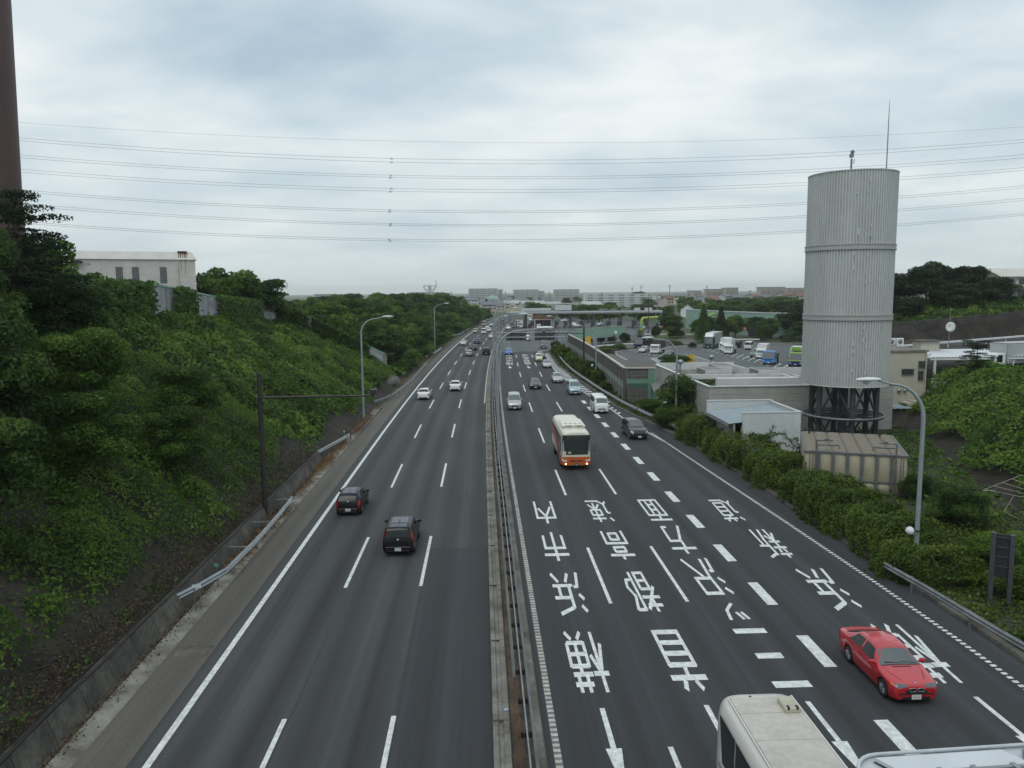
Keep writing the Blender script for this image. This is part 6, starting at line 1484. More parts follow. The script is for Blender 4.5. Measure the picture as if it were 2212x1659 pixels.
for (u, vt, vb, Y, lab) in ((1446.5, 615, 636, 700, 'lattice-like antenna mast above the long white block'), (1527, 617, 628, 720, 'rooftop antenna above the tan blocks'), (1365.5, 620, 636, 700, 'forked antenna mast left of the dome tree'), (1385, 616, 636, 780, 'thin red and white mast behind the dome tree'), (1092, 629, 650, 800, 'thin utility mast left of the second skyline block'), (975, 630, 650, 700, 'thin utility pole over the left roofs'), (957, 631, 650, 680, 'another thin utility pole over the left roofs'), (1187, 630, 648, 820, 'utility pole between the skyline blocks'), (1300, 631, 640, 690, 'thin roof pole on the long white block, left'), (1620, 626, 640, 700, 'utility pole among the right houses'), (1660, 624, 640, 700, 'utility pole before the pink block')):
    a, b = gy(u, vb, Y), gy(u, vt, Y); t = thing('antenna_mast', lab, 'mast', (a.x, Y, -.2)); mb = MB(); mb.tube([(0, 0, 0), (0, 0, b.z + .2)], .28, 5); mb.build('pole', STEEL_D, t); mb = MB(); mb.box((0, 0, b.z - .8), (2.6, .3, .3)); mb.box((0, 0, b.z - 2), (1.8, .3, .25)); mb.build('crossarm', STEEL_D, t)
tree('dome_tree', 'broad dome-shaped dark tree rising over the long white block', 'dome0', LEAF_B, (gy(1383, 640, 780).x, 780, -.3), 23, 17.5, 0, bare=.1)
t = thing('overpass', 'pale concrete overpass crossing far behind the toll gate', 'bridge', (0, 0, 0))
a, b = gy(1125, 655.5, 520), gy(1262, 656.0, 500); mb = MB(); mb.add([(a.x, 520, a.z - 1.3), (b.x, 500, b.z - 1.3), (b.x, 508, b.z - 1.3), (a.x, 528, a.z - 1.3), (a.x, 520, a.z), (b.x, 500, b.z), (b.x, 508, b.z), (a.x, 528, a.z)], [(3, 2, 1, 0), (4, 5, 6, 7), (0, 1, 5, 4), (1, 2, 6, 5), (2, 3, 7, 6), (3, 0, 4, 7)]); mb.build('deck', CONC_L, t)
for f in (.15, .5, .85):
    mb = MB(); mb.box((a.x + (b.x - a.x) * f, 515 - 20 * f + 4, a.z / 2 - .7), (1.2, 3, a.z - 1.2)); mb.build('pier', CONC_L, t)
t = thing('warehouse', 'long low white-roofed warehouse left of the far lanes', 'warehouse', (gy(1052, 664, 600).x, 600, 0), .2); zt = gy(1052, 655.5, 600).z
mb = MB(); mb.box((0, 6, zt / 2), (22, 12, zt)); mb.build('wall', CREAMW, t); mb = MB(); mb.box((0, 6, zt + .2), (23, 13, .4)); mb.build('roof', FARG, t)
# ------------------------------------------------------------------ street lamps
def street_lamp(label, base, top, reach, ang, bend=1.9, r0=.11, group='street lamps', low=False):
    """davit lamp: pole, curved arm towards ang, cobra head"""
    t = thing('street_lamp', label, 'street lamp', base, ang, group)
    zk = top - bend; pts = [(0, 0, -.3), (0, 0, zk * .5), (0, 0, zk)]; n = 7
    for i in range(1, n + 1):
        q = PI / 2 * i / n; pts.append((bend * .85 * (1 - math.cos(q)), 0, zk + (bend - .22) * math.sin(q)))
    pts.append((reach - .7, 0, top - .02))
    rs = list(np.linspace(r0, r0 * .42, len(pts)))
    mb = MB(); mb.tube(pts, rs, 10); mb.build('pole', POLE_G, t)
    mb = MB(); L = 1.25; prof = [(0, -.05), (.10, .0), (.17, .25), (.20, .6), (.17, .95), (.08, 1.18), (.0, L)]
    n = 14; vs = []; fs = []
    for (r, s) in prof:
        for k in range(n):
            q = 2 * PI * k / n; vs.append((reach - .8 + s, r * math.cos(q), top + .03 + r * math.sin(q) * (.62 if math.sin(q) > 0 else .45)))
    for i in range(len(prof) - 1):
        for k in range(n): fs.append((i * n + k, i * n + (k + 1) % n, i * n + n + (k + 1) % n, i * n + n + k))
    mb.add(vs, fs, True); h = mb.build('lamp_head', LAMPW, t)
    mb = MB(); mb.lathe([(.17, .0), (.15, -.10), (.07, -.16), (0, -.17)], 12, (reach - .1, 0, top - .05)); mb.build('lens', M('lamp_lens', (.42, .46, .44), .15, var=.05), h)
    mb = MB(); mb.tube([(0, 0, 0), (0, 0, .7)], r0 * 1.25, 10); mb.box((0, 0, .02), (.4, .4, .05)); mb.build('base', POLE_G, t)
    return t
names = ['first', 'second', 'third', 'fourth', 'fifth', 'sixth', 'seventh', 'eighth']
for k, (X, Y) in enumerate(((-13.81, 88.4), (-13.0, 191.3))):
    street_lamp('grey street lamp on the left verge, %s from the camera' % names[k], (X + (cv(Y) - 1.2 if k else 0), Y, 0), 11.8, 3.3, 0, 1.9, .12)
for k, (u, v) in enumerate(((996.5, 705.6), (1035.7, 694.5), (1063, 684))):
    p = gz(u, v); street_lamp('grey street lamp on the left verge, %s from the camera' % names[k + 2], p, 11.8, 3.6, 0, 1.9, .15)
for k, Y in enumerate((62.5, 101.6, 140.5, 180, 219, 258, 300, 342)):
    street_lamp('tall grey street lamp in the median, %s from the camera' % names[k], rp(1.22, Y, .05), 11.5, 4.2, 0, 2.0, .125)
street_lamp('grey street lamp among the hedges at the right, nearest', (22.0, 37.1, 0), 10.0, 3.1, PI, 2.0, .12)
street_lamp('grey street lamp beside the big dark bush, right side', (21.0, 82.0, 0), 9.45, 3.4, PI, 2.0, .12)
street_lamp('grey street lamp in front of the noise wall, right side', (18.4, 123.5, 0), 9.0, 3.3, PI, 1.9, .12)
street_lamp('far grey street lamp beyond the gantry, right side', (17.9, 172, 0), 9.0, 3.0, PI, 1.9, .13)
for (label, X, Y, z) in (('round white traffic mirror on the near right lamp pole', 21.45, 36.8, 2.35), ('round white beacon on the lamp pole before the noise wall', 17.7, 122.8, 2.6)):
    t = thing('traffic_beacon', label, 'beacon', (X, Y, z))
    mb = MB(); mb.lathe([(0, .18), (.16, .14), (.22, .02), (.19, -.10), (.08, -.2), (0, -.22)], 16, axis='x'); mb.build('drum', LAMPW, t)
    mb = MB(); mb.tube([(.2, 0, 0), (.6, .2, -.1)], .05, 6); mb.build('bracket', BLACK, t)
sensor_pole('dark brown sensor pole with long arm before the noise wall', (18.25, 137.3, 0), 8.6, 7.0, -7.2)
# two thin posts with small fittings by the slip road nose
t = thing('signal_post', 'short dark post with small plates at the slip road nose', 'post', (17.2, 176, 0))
mb = MB(); mb.tube([(0, 0, 0), (0, 0, 4.8)], .12, 8); mb.build('post', POLE_B, t)
mb = MB()
for z in (2.2, 3.2, 4.2): mb.box((-.5, -.1, z), (.8, .08, .3))
mb.build('plate', STEEL_D, t)

# ------------------------------------------------------------------ sign gantry over the right carriageway
t = thing('sign_gantry', 'steel sign gantry spanning the right carriageway, seen from behind', 'gantry', (0, 0, 0))
Yg = 164.0; xl, xr = 3.05, 18.1
for x in (xl, xr):
    mb = MB(); mb.tube([(x, Yg, -.2), (x, Yg, 6.5)], .24, 12); mb.build('post', POLE_G, t)
for z in (5.9, 4.86):
    for dy in (-.5, .5):
        mb = MB(); mb.tube([(xl, Yg + dy, z), (xr, Yg + dy, z)], .09, 8); mb.build('chord', STEEL if dy < 0 else STEEL_D, t)
for k in range(11):
    x = xl + (xr - xl) * k / 10; x2 = xl + (xr - xl) * (k + .5) / 10
    mb = MB(); mb.tube([(x, Yg + .5, 4.86), (x2, Yg + .5, 5.9)], .045, 6)
    if k < 10: mb.tube([(x2, Yg + .5, 5.9), (x + 1.5, Yg + .5, 4.86)], .045, 6)
    mb.build('lattice', STEEL_D, t)
SGM = M('sign_back_grey', (.075, .080, .085), .6, .3, var=.15)
for (u0, u1, lab) in ((1093, 1137, 'left'), (1155, 1199, 'right')):
    a, b = gy(u0, 715, Yg + .75), gy(u1, 732, Yg + .75); t2 = thing('overhead_sign', 'back of the %s dark overhead sign on the gantry' % lab, 'road sign', (0, 0, 0))
    mb = MB(); mb.box(((a.x + b.x) / 2, Yg + .8, 5.15), (b.x - a.x, .08, 2.1)); mb.build('panel', SGM, t2)
    for f in (.25, .75):
        mb = MB(); mb.box((a.x + (b.x - a.x) * f, Yg + .68, 5.15), (.14, .14, 2.3)); mb.build('stiffener', BLACK, t2)
    for z in (4.4, 5.1, 5.6):
        mb = MB(); mb.box(((a.x + b.x) / 2, Yg + .72, z), (b.x - a.x, .05, .06)); mb.build('rib', STEEL_D, t2)

# ------------------------------------------------------------------ high-voltage lines
WIRE = M('wire', (.10, .105, .11), .6, .3, var=0)
SPACER = M('spacer_dark', (.06, .065, .07), .6, var=0)
Yw = 265.0
def wire_pts(ps, dz=0.0):
    us = [p[0] for p in ps]; vs_ = [p[1] for p in ps]; co = np.polyfit(us, vs_, 2 if len(ps) < 5 else 2)
    return [gy(u, float(np.polyval(co, u)), Yw) for u in np.linspace(-350, 2560, 44)]
wires = [
 ('single thin earth wire above the power lines', [[(40, 265), (513, 292), (1242, 309), (2070, 284), (2212, 273)]], None),
 ('topmost twin power line, high on the sky', [[(37, 297), (845, 343), (1106, 345), (2212, 301)], [(37, 303), (847, 351), (1106, 353), (2212, 308)]], 846),
 ('second twin power line from the top', [[(38, 334), (843, 379), (1106, 381), (2212, 334)], [(39, 340), (845, 384), (1106, 385.5), (2212, 341)]], 844),
 ('third twin power line from the top', [[(39, 365), (843, 408), (1106, 409), (2212, 362)], [(39, 371), (845, 414), (1106, 415), (2212, 368)]], 844),
 ('fourth twin power line from the top', [[(60, 411), (842, 454), (1106, 455), (2212, 401)], [(60, 416), (844, 458), (1106, 459), (2212, 406)]], 843),
 ('fifth twin power line from the top', [[(165, 449), (841, 484), (1106, 484), (2212, 428)], [(165, 454), (844, 487), (1106, 488), (2212, 433)]], 842),
 ('lowest twin power line', [[(100, 482), (840, 517), (1106, 517), (2212, 461)], [(100, 486), (843, 521), (1106, 521), (2212, 465)]], 841)]
for lab, ws, us in wires:
    t = thing('power_line', lab, 'power line', (0, 0, 0), 0, 'high-voltage lines')
    for w_ in ws:
        mb = MB(); mb.tube(wire_pts(w_), .042 if len(ws) > 1 else .026, 5, cap=False); mb.build('wire', WIRE, t)
        if us:
            co = np.polyfit([p[0] for p in w_], [p[1] for p in w_], 2); c = gy(us + rg.uniform(-1.5, 1.5), float(np.polyval(co, us)), Yw)
            mb = MB()
            for dx_, dz_ in ((-.38, -.32), (.38, -.32), (0, .1)): mb.tube([c, c + Vector((dx_, 0, dz_))], .07, 5); mb.box(c + Vector((dx_, 0, dz_)), (.26, .14, .14))
            mb.build('spacer', SPACER, t)

# ------------------------------------------------------------------ sign cabinet on the footbridge, at the lower right
GALV = M('cabinet_pale', (.50, .545, .575), .42, .15, var=.08, scale=1.5, fine=.05, fscale=12)
GALV2 = M('cabinet_lid', (.56, .60, .625), .38, .1, var=.06, scale=1.2)
GASK = M('gasket', (.07, .075, .08), .7, var=.1)
A = gz(1826.7, 1634, 9.6); B = gz(2212, 1608.5, 9.6); an = math.atan2(B.y - A.y, B.x - A.x)
t = thing('sign_cabinet', 'pale metal sign cabinet with hinged lids, seen from above at the lower right corner', 'sign cabinet', A, an)
L, D, r = 7.0, 1.25, .34
pts = [(L, 0), (L, -D)]
outl = [(L, -D), (L, 0)] + [(r * 0 + r - r * math.sin(q), -r + r * math.cos(q)) for q in np.linspace(0, PI / 2, 7)] + [(r - r * math.cos(q), -D + r - r * math.sin(q)) for q in np.linspace(0, PI / 2, 7)]
mb = MB(); mb.prism(outl[::-1] if False else outl, -2.2, -.03); mb.build('casing', GALV, t)
mb = MB(); rim = [Vector((x, y, .0)) for x, y in outl[1:]]; mb.tube(rim, .02, 8); mb.build('rim', GALV, t)
x = .22; lw = 1.55
for k, w in enumerate((1.55, .85, 1.5, .9, 1.4)):
    mb = MB(); y0, y1 = -.10, -.42; sk = .22 if k == 0 else .12
    vs = [(x + .05, y0, 0), (x + w - .1, y0, 0), (x + w + sk * .3, y1, 0), (x + .22, y1, 0)]
    m2 = MB(); m2.add([(p[0] + (-.02 if i in (0, 3) else .02), p[1] + (.015 if i < 2 else -.015), -.022) for i, p in enumerate(vs)], [(3, 2, 1, 0)]); m2.build('gasket', GASK, t)
    mb.add([(p[0], p[1], -.01) for p in vs] + [(p[0], p[1], .03) for p in vs], [(0, 1, 2, 3), (7, 6, 5, 4), (4, 5, 1, 0), (5, 6, 2, 1), (6, 7, 3, 2), (7, 4, 0, 3)]); lid = mb.build('lid', GALV2, t)
    mb = MB(); mb.tube([(x + .2, y1 + .01, .045), (x + w + .08, y1 + .01, .045)], .022, 6)
    for f in (.25, .5, .8): mb.box((x + .2 + (w - .1) * f, y1 + .0, .04), (.05, .10, .06)); mb.box((x + .2 + (w - .1) * f, y1 - .10, .0), (.07, .07, .04))
    mb.build('hinge', STEEL, lid)
    for f in (.2, .5, .8):
        mb = MB(); mb.lathe([(0, .03), (.018, .03), (.018, 0)], 6, (x + w * f, -.065, -.03)); mb.build('bolt', STEEL_D, t)
    x += w + .12
    if k == 0:
        mb = MB(); mb.lathe([(.09, -.03), (.11, .05), (.075, .07), (.06, .02), (0, .02)], 14, (x + .04, -.24, 0)); mb.build('lifting_eye', STEEL_D, t); x += .16
mb = MB(); mb.tube([(.5, -.75, .02), (L, -.75, .02)], .03, 6); mb.build('conduit', BLACK, t)
mb = MB(); mb.box((L / 2 + .3, -D - .3, -1.2), (L, .5, .3)); mb.build('support_beam', STEEL_D, t)

# ------------------------------------------------------------------ the footbridge one stands on
t = thing('footbridge', 'concrete footbridge deck crossing over the motorway under the viewpoint', 'footbridge', (0, 0, 0))
mb = MB(); mb.box((3, -2.6, 12.7), (90, 9.0, .3)); mb.build('deck', CONC_L, t)
for y in (-5.2, -2.2, .8):
    mb = MB(); mb.box((3, y, 11.75), (90, .5, 1.6)); mb.build('girder', STEEL_D, t)
for x in (-24, 28):
    mb = MB(); mb.box((x, -2.4, 5.3), (1.6, 6, 11.3)); mb.build('pier', CONC_L, t)
mb = MB(); mb.box((3, -6.9, 13.45), (90, .2, 1.2)); mb.build('rear_parapet', CONC_L, t)
for x in (A.x + .8, A.x + 3.8, A.x + 6.5):
    mb = MB(); mb.box((x, 4.2, 8.3), (.2, 6.4, .25)); mb.box((x, 1.1, 9.7), (.2, .3, 3.0)); mb.build('sign_bracket', STEEL_D, t)
# ------------------------------------------------------------------ vehicles
GLASS = M('car_glass', (.012, .016, .018), .12, var=0, spec=.34)
GLASSL = M('car_glass_pale', (.050, .064, .066), .05, var=0, spec=1.0, coat=1.0)
TYRE = M('tyre', (.014, .014, .015), .85, var=.15)
RIM = M('wheel_rim', (.36, .37, .38), .35, .6, var=.08)
HEAD = M('headlight_glass', (.52, .56, .58), .12, var=0, spec=.8)
TAIL = M('tail_lamp', (.28, .012, .012), .2, var=0)
PLATE = M('plate_white', (.60, .62, .60), .5, var=0)
PLATEY = M('plate_yellow', (.62, .42, .04), .5, var=0)
PLATEG = M('plate_green', (.02, .09, .05), .5, var=0)
INK = M('plate_ink', (.02, .07, .05), .6, var=0)
DARKT = M('dark_trim', (.012, .012, .013), .55, var=.1)
CHROME = M('chrome_trim', (.55, .56, .57), .15, .9, var=0)
ORANGE_L = M('amber_lens', (.62, .22, .02), .2, var=0)
def paint(name, col, metal=0.0, rough=.28):
    return M('paint_' + name, col, rough, metal, var=.03, scale=.4, coat=.35, spec=.35)
P_ = dict(red=M('paint_red', (.44, .013, .024), .3, 0, var=.03, scale=.4, coat=1.0), black=M('paint_black', (.006, .006, .007), .3, 0, var=.03, coat=.12, spec=.25), white=paint('white', (.68, .70, .69)), silver=paint('silver', (.42, .44, .45), .55, .32), grey=paint('grey', (.10, .105, .11), .5), dkgrey=paint('dark_grey', (.035, .038, .042), .4), navy=paint('navy', (.018, .022, .115)), blue=paint('blue', (.045, .12, .42)), ltblue=paint('light_blue', (.36, .47, .52), .4), cream=paint('cream', (.60, .575, .42)), paley=paint('pale_yellow', (.63, .61, .44)), beige=paint('beige', (.52, .47, .38)), gunmetal=paint('gunmetal', (.045, .047, .055), .5), greygreen=paint('grey_green', (.13, .17, .17), .4), olive=paint('wagon_silver', (.27, .27, .255), .5, .32), dkgreen=paint('lorry_green', (.012, .045, .032)), tbl=paint('tipper_blue', (.035, .17, .45)), navyt=paint('lorry_navy', (.010, .014, .045)))

def lerp_tab(t):
    xs = [p[0] for p in t]; ys = [p[1] for p in t]
    return lambda s: float(np.interp(s, xs, ys))
KINDS = {}
def car_kind(key, L, W, top, sh, plan, roofw, axles, wr, glass, floor=.2, tailj=(2.25, 4.3), headj=(2.35, 4.75), headlen=.26, plate_z=(.42, .62), upright_tail=False):
    KINDS[key] = dict(L=L, W=W, top=lerp_tab(top), sh=lerp_tab(sh), plan=lerp_tab(plan), roofw=roofw, axles=axles, wr=wr, glass=glass, floor=floor, keys=[p[0] for p in top + plan], tailj=tailj, headj=headj, headlen=headlen, plate_z=plate_z, ut=upright_tail)
def wtab(L, w, nose=.70, tail=.78):
    return [(0, w * nose), (.05, w * (nose + .12)), (.18, w * .93), (.55, w * .99), (.9, w), (L - .7, w), (L - .3, w * .975), (L - .1, w * .92), (L - .02, w * (tail + .06)), (L, w * tail)]
car_kind('sedan', 4.65, .87, [(0, .56), (.05, .68), (.35, .79), (1.15, .93), (1.28, .96), (2.0, 1.34), (2.3, 1.41), (2.9, 1.42), (3.35, 1.36), (4.0, 1.05), (4.15, 1.01), (4.5, .97), (4.6, .90), (4.65, .62)],
         [(0, .52), (.1, .66), (.5, .77), (1.28, .91), (2.6, .93), (4.0, .97), (4.5, .93), (4.65, .58)], wtab(4.65, .87), .58, (.82, 3.50), .31,
         dict(ws=(1.36, 2.0), rw=(3.42, 3.98), side=[(1.72, 2.02, 2.62, 2.62), (2.70, 2.70, 3.30, 3.62)]))
car_kind('hatch', 4.0, .85, [(0, .56), (.05, .70), (.3, .84), (.85, .98), (.98, 1.02), (1.75, 1.43), (2.1, 1.50), (2.9, 1.51), (3.5, 1.44), (3.72, 1.34), (3.90, 1.02), (3.96, .92), (4.0, .6)],
         [(0, .52), (.1, .68), (.4, .80), (.98, .95), (2.4, .98), (3.7, 1.0), (3.9, .92), (4.0, .56)], wtab(4.0, .85), .60, (.75, 3.30), .31,
         dict(ws=(1.05, 1.75), rw=(3.60, 3.89), side=[(1.5, 1.82, 2.35, 2.35), (2.43, 2.43, 3.15, 3.40)]))
car_kind('wagon', 4.6, .86, [(0, .56), (.05, .68), (.35, .79), (1.1, .93), (1.22, .96), (2.0, 1.38), (2.3, 1.45), (3.4, 1.46), (4.1, 1.40), (4.28, 1.30), (4.48, 1.0), (4.55, .92), (4.6, .6)],
         [(0, .52), (.1, .66), (.5, .77), (1.2, .91), (2.6, .95), (4.2, .98), (4.5, .90), (4.6, .56)], wtab(4.6, .86), .60, (.82, 3.48), .31,
         dict(ws=(1.30, 2.0), rw=(4.18, 4.47), side=[(1.68, 2.02, 2.6, 2.6), (2.68, 2.68, 3.4, 3.4), (3.48, 3.48, 3.95, 4.12)]))
car_kind('suv', 4.5, .90, [(0, .66), (.05, .82), (.3, .96), (1.05, 1.07), (1.18, 1.10), (1.85, 1.58), (2.2, 1.66), (3.6, 1.67), (4.15, 1.60), (4.28, 1.50), (4.42, 1.12), (4.46, 1.0), (4.5, .66)],
         [(0, .62), (.1, .80), (.4, .93), (1.18, 1.06), (2.6, 1.09), (4.2, 1.12), (4.42, 1.05), (4.5, .64)], wtab(4.5, .90, .74, .86), .66, (.85, 3.50), .35,
         dict(ws=(1.26, 1.85), rw=(4.20, 4.42), side=[(1.6, 1.92, 2.5, 2.5), (2.58, 2.58, 3.35, 3.35), (3.43, 3.43, 3.95, 4.1)]), floor=.26, tailj=(2.1, 4.0), upright_tail=True)
car_kind('minivan', 4.65, .86, [(0, .66), (.05, .82), (.22, .95), (.62, 1.10), (.72, 1.14), (1.55, 1.74), (1.85, 1.83), (3.9, 1.84), (4.35, 1.78), (4.48, 1.66), (4.6, 1.14), (4.62, 1.0), (4.65, .6)],
         [(0, .62), (.1, .78), (.3, .92), (.72, 1.07), (2.2, 1.08), (4.4, 1.10), (4.6, 1.0), (4.65, .58)], wtab(4.65, .86, .76, .88), .68, (.80, 3.62), .32,
         dict(ws=(.80, 1.55), rw=(4.40, 4.60), side=[(1.35, 1.66, 2.2, 2.2), (2.28, 2.28, 3.3, 3.3), (3.38, 3.38, 4.05, 4.25)]), upright_tail=True)
car_kind('van', 4.7, .85, [(0, .70), (.04, .98), (.12, 1.14), (.20, 1.20), (.72, 1.78), (.95, 1.92), (1.3, 1.97), (4.2, 1.97), (4.5, 1.92), (4.6, 1.80), (4.66, 1.2), (4.68, 1.0), (4.7, .6)],
         [(0, .66), (.05, .94), (.15, 1.10), (.22, 1.15), (2.2, 1.15), (4.5, 1.15), (4.66, 1.05), (4.7, .58)], wtab(4.7, .85, .86, .92), .72, (.95, 3.55), .31,
         dict(ws=(.25, .74), rw=(4.57, 4.66), side=[(.62, .86, 1.35, 1.35), (1.43, 1.43, 2.8, 2.8), (2.88, 2.88, 4.2, 4.32)]), headlen=.12, upright_tail=True)
car_kind('kei', 3.39, .735, [(0, .62), (.05, .76), (.2, .88), (.55, 1.0), (.65, 1.04), (1.25, 1.52), (1.5, 1.58), (2.8, 1.60), (3.15, 1.55), (3.24, 1.45), (3.34, 1.05), (3.36, .95), (3.39, .6)],
         [(0, .58), (.1, .74), (.3, .86), (.65, 1.0), (1.8, 1.01), (3.2, 1.03), (3.34, .95), (3.39, .56)], wtab(3.39, .735, .76, .88), .57, (.60, 2.85), .27,
         dict(ws=(.72, 1.27), rw=(3.17, 3.34), side=[(1.15, 1.40, 1.8, 1.8), (1.87, 1.87, 2.7, 2.95)]), upright_tail=True)
car_kind('e_sedan', 4.36, .87, [(0, .65), (.02, .72), (.08, .77), (.4, .84), (1.0, .935), (1.10, .965), (1.72, 1.345), (1.95, 1.40), (2.5, 1.415), (3.0, 1.37), (3.78, 1.06), (3.93, 1.02), (4.24, 1.0), (4.33, .92), (4.36, .62)],
         [(0, .61), (.06, .71), (.5, .80), (1.1, .90), (2.4, .93), (3.7, .97), (4.2, .95), (4.36, .58)],
         [(0, .66), (.03, .72), (.10, .79), (.3, .84), (.6, .865), (1.2, .87), (3.5, .87), (3.9, .85), (4.15, .81), (4.30, .74), (4.36, .64)], .565, (.72, 3.30), .315,
         dict(ws=(1.12, 1.75), rw=(3.04, 3.76), side=[(1.38, 1.74, 2.32, 2.32), (2.42, 2.42, 2.98, 3.36)]), headj=(2.45, 4.7), headlen=.26)

def section(K, s):
    W, floor = K['W'], K['floor']; zt, zs, w = K['top'](s), K['sh'](s), K['plan'](s)
    zb = floor + (.06 if s < .3 or s > K['L'] - .3 else 0)
    for a in K['axles']:
        d = s - a; Ra = K['wr'] + .065
        if abs(d) < Ra: zb = max(zb, K['wr'] + math.sqrt(Ra * Ra - d * d) * .98)
    g = min(1.0, max(0.0, (zt - zs - .06) / .36))
    wt = w * .90 * (1 - g) + min(w * .9, K['roofw']) * g
    zs2 = max(zs, zb + .08)
    p = [(w * (.96 if zb > floor + .1 else .93), zb), (w * .992, zb + .30 * (zs2 - zb)), (w, zb + .62 * (zs2 - zb)), (w * .972, zs2),
         (wt + .012, zs2 + (zt - zs2) * (.5 + .40 * g)), (wt * (.80 + .06 * g), zs2 + (zt - zs2) * (.86 + .11 * g)), (0, zt + .012)]
    return p + [(-x, z) for x, z in p[-2::-1]]
def surf(K, s, j):
    """point of the body skin; local frame: front towards +Y"""
    sec = section(K, s); j = max(0.0, min(12.0, j)); i = min(11, int(j)); f = j - i
    a, b = sec[i], sec[i + 1]
    return Vector((a[0] + (b[0] - a[0]) * f, K['L'] / 2 - s, a[1] + (b[1] - a[1]) * f))
def nrm(K, s, j):
    e = .02; a = surf(K, min(K['L'], s + e), j) - surf(K, max(0, s - e), j); b = surf(K, s, j + .05) - surf(K, s, j - .05)
    n = b.cross(a); n.normalize()
    c = surf(K, s, j) - Vector((0, K['L'] / 2 - s, .7))
    return n if n.dot(Vector((c.x, c.y, c.z + .001))) >= 0 else -n
def patch(mb, K, c, off=.006, ns=4, nj=4):
    """c: four corners (s, j) anticlockwise; the patch follows the skin a little outside it"""
    vs = []; fs = []
    for a in range(ns + 1):
        for b in range(nj + 1):
            u, v = a / ns, b / nj
            s = (c[0][0] * (1 - u) + c[1][0] * u) * (1 - v) + (c[3][0] * (1 - u) + c[2][0] * u) * v
            j = (c[0][1] * (1 - u) + c[1][1] * u) * (1 - v) + (c[3][1] * (1 - u) + c[2][1] * u) * v
            vs.append(surf(K, s, j) + nrm(K, s, j) * off)
    for a in range(ns):
        for b in range(nj): fs.append((a * (nj + 1) + b, a * (nj + 1) + b + 1, (a + 1) * (nj + 1) + b + 1, (a + 1) * (nj + 1) + b))
    mb.add(vs, fs, True)
def wheel_parts(r, w=.2, spokes=0):
    mb = MB(); mb.lathe([(r * .62, -w / 2), (r * .93, -w / 2), (r, -w * .36), (r, w * .36), (r * .93, w / 2), (r * .62, w / 2)], 24, axis='x'); ty_ = mb.mesh('tyre')
    mb = MB(); mb.lathe([(0, w * .30), (r * .15, w * .34), (r * .2, w * .26), (r * .55, w * .30), (r * .66, w * .44), (r * .66, -w * .44), (0, -w * .3)], 20, axis='x')
    if spokes:
        for k in range(spokes):
            q = 2 * PI * k / spokes
            a, b = Vector((w * .36, r * .12 * math.cos(q), r * .12 * math.sin(q))), Vector((w * .40, r * .62 * math.cos(q), r * .62 * math.sin(q))); mb.tube([a, b], [.028, .022], 5)
    ri = mb.mesh('rim'); return ty_, ri
CAR_CACHE = {}
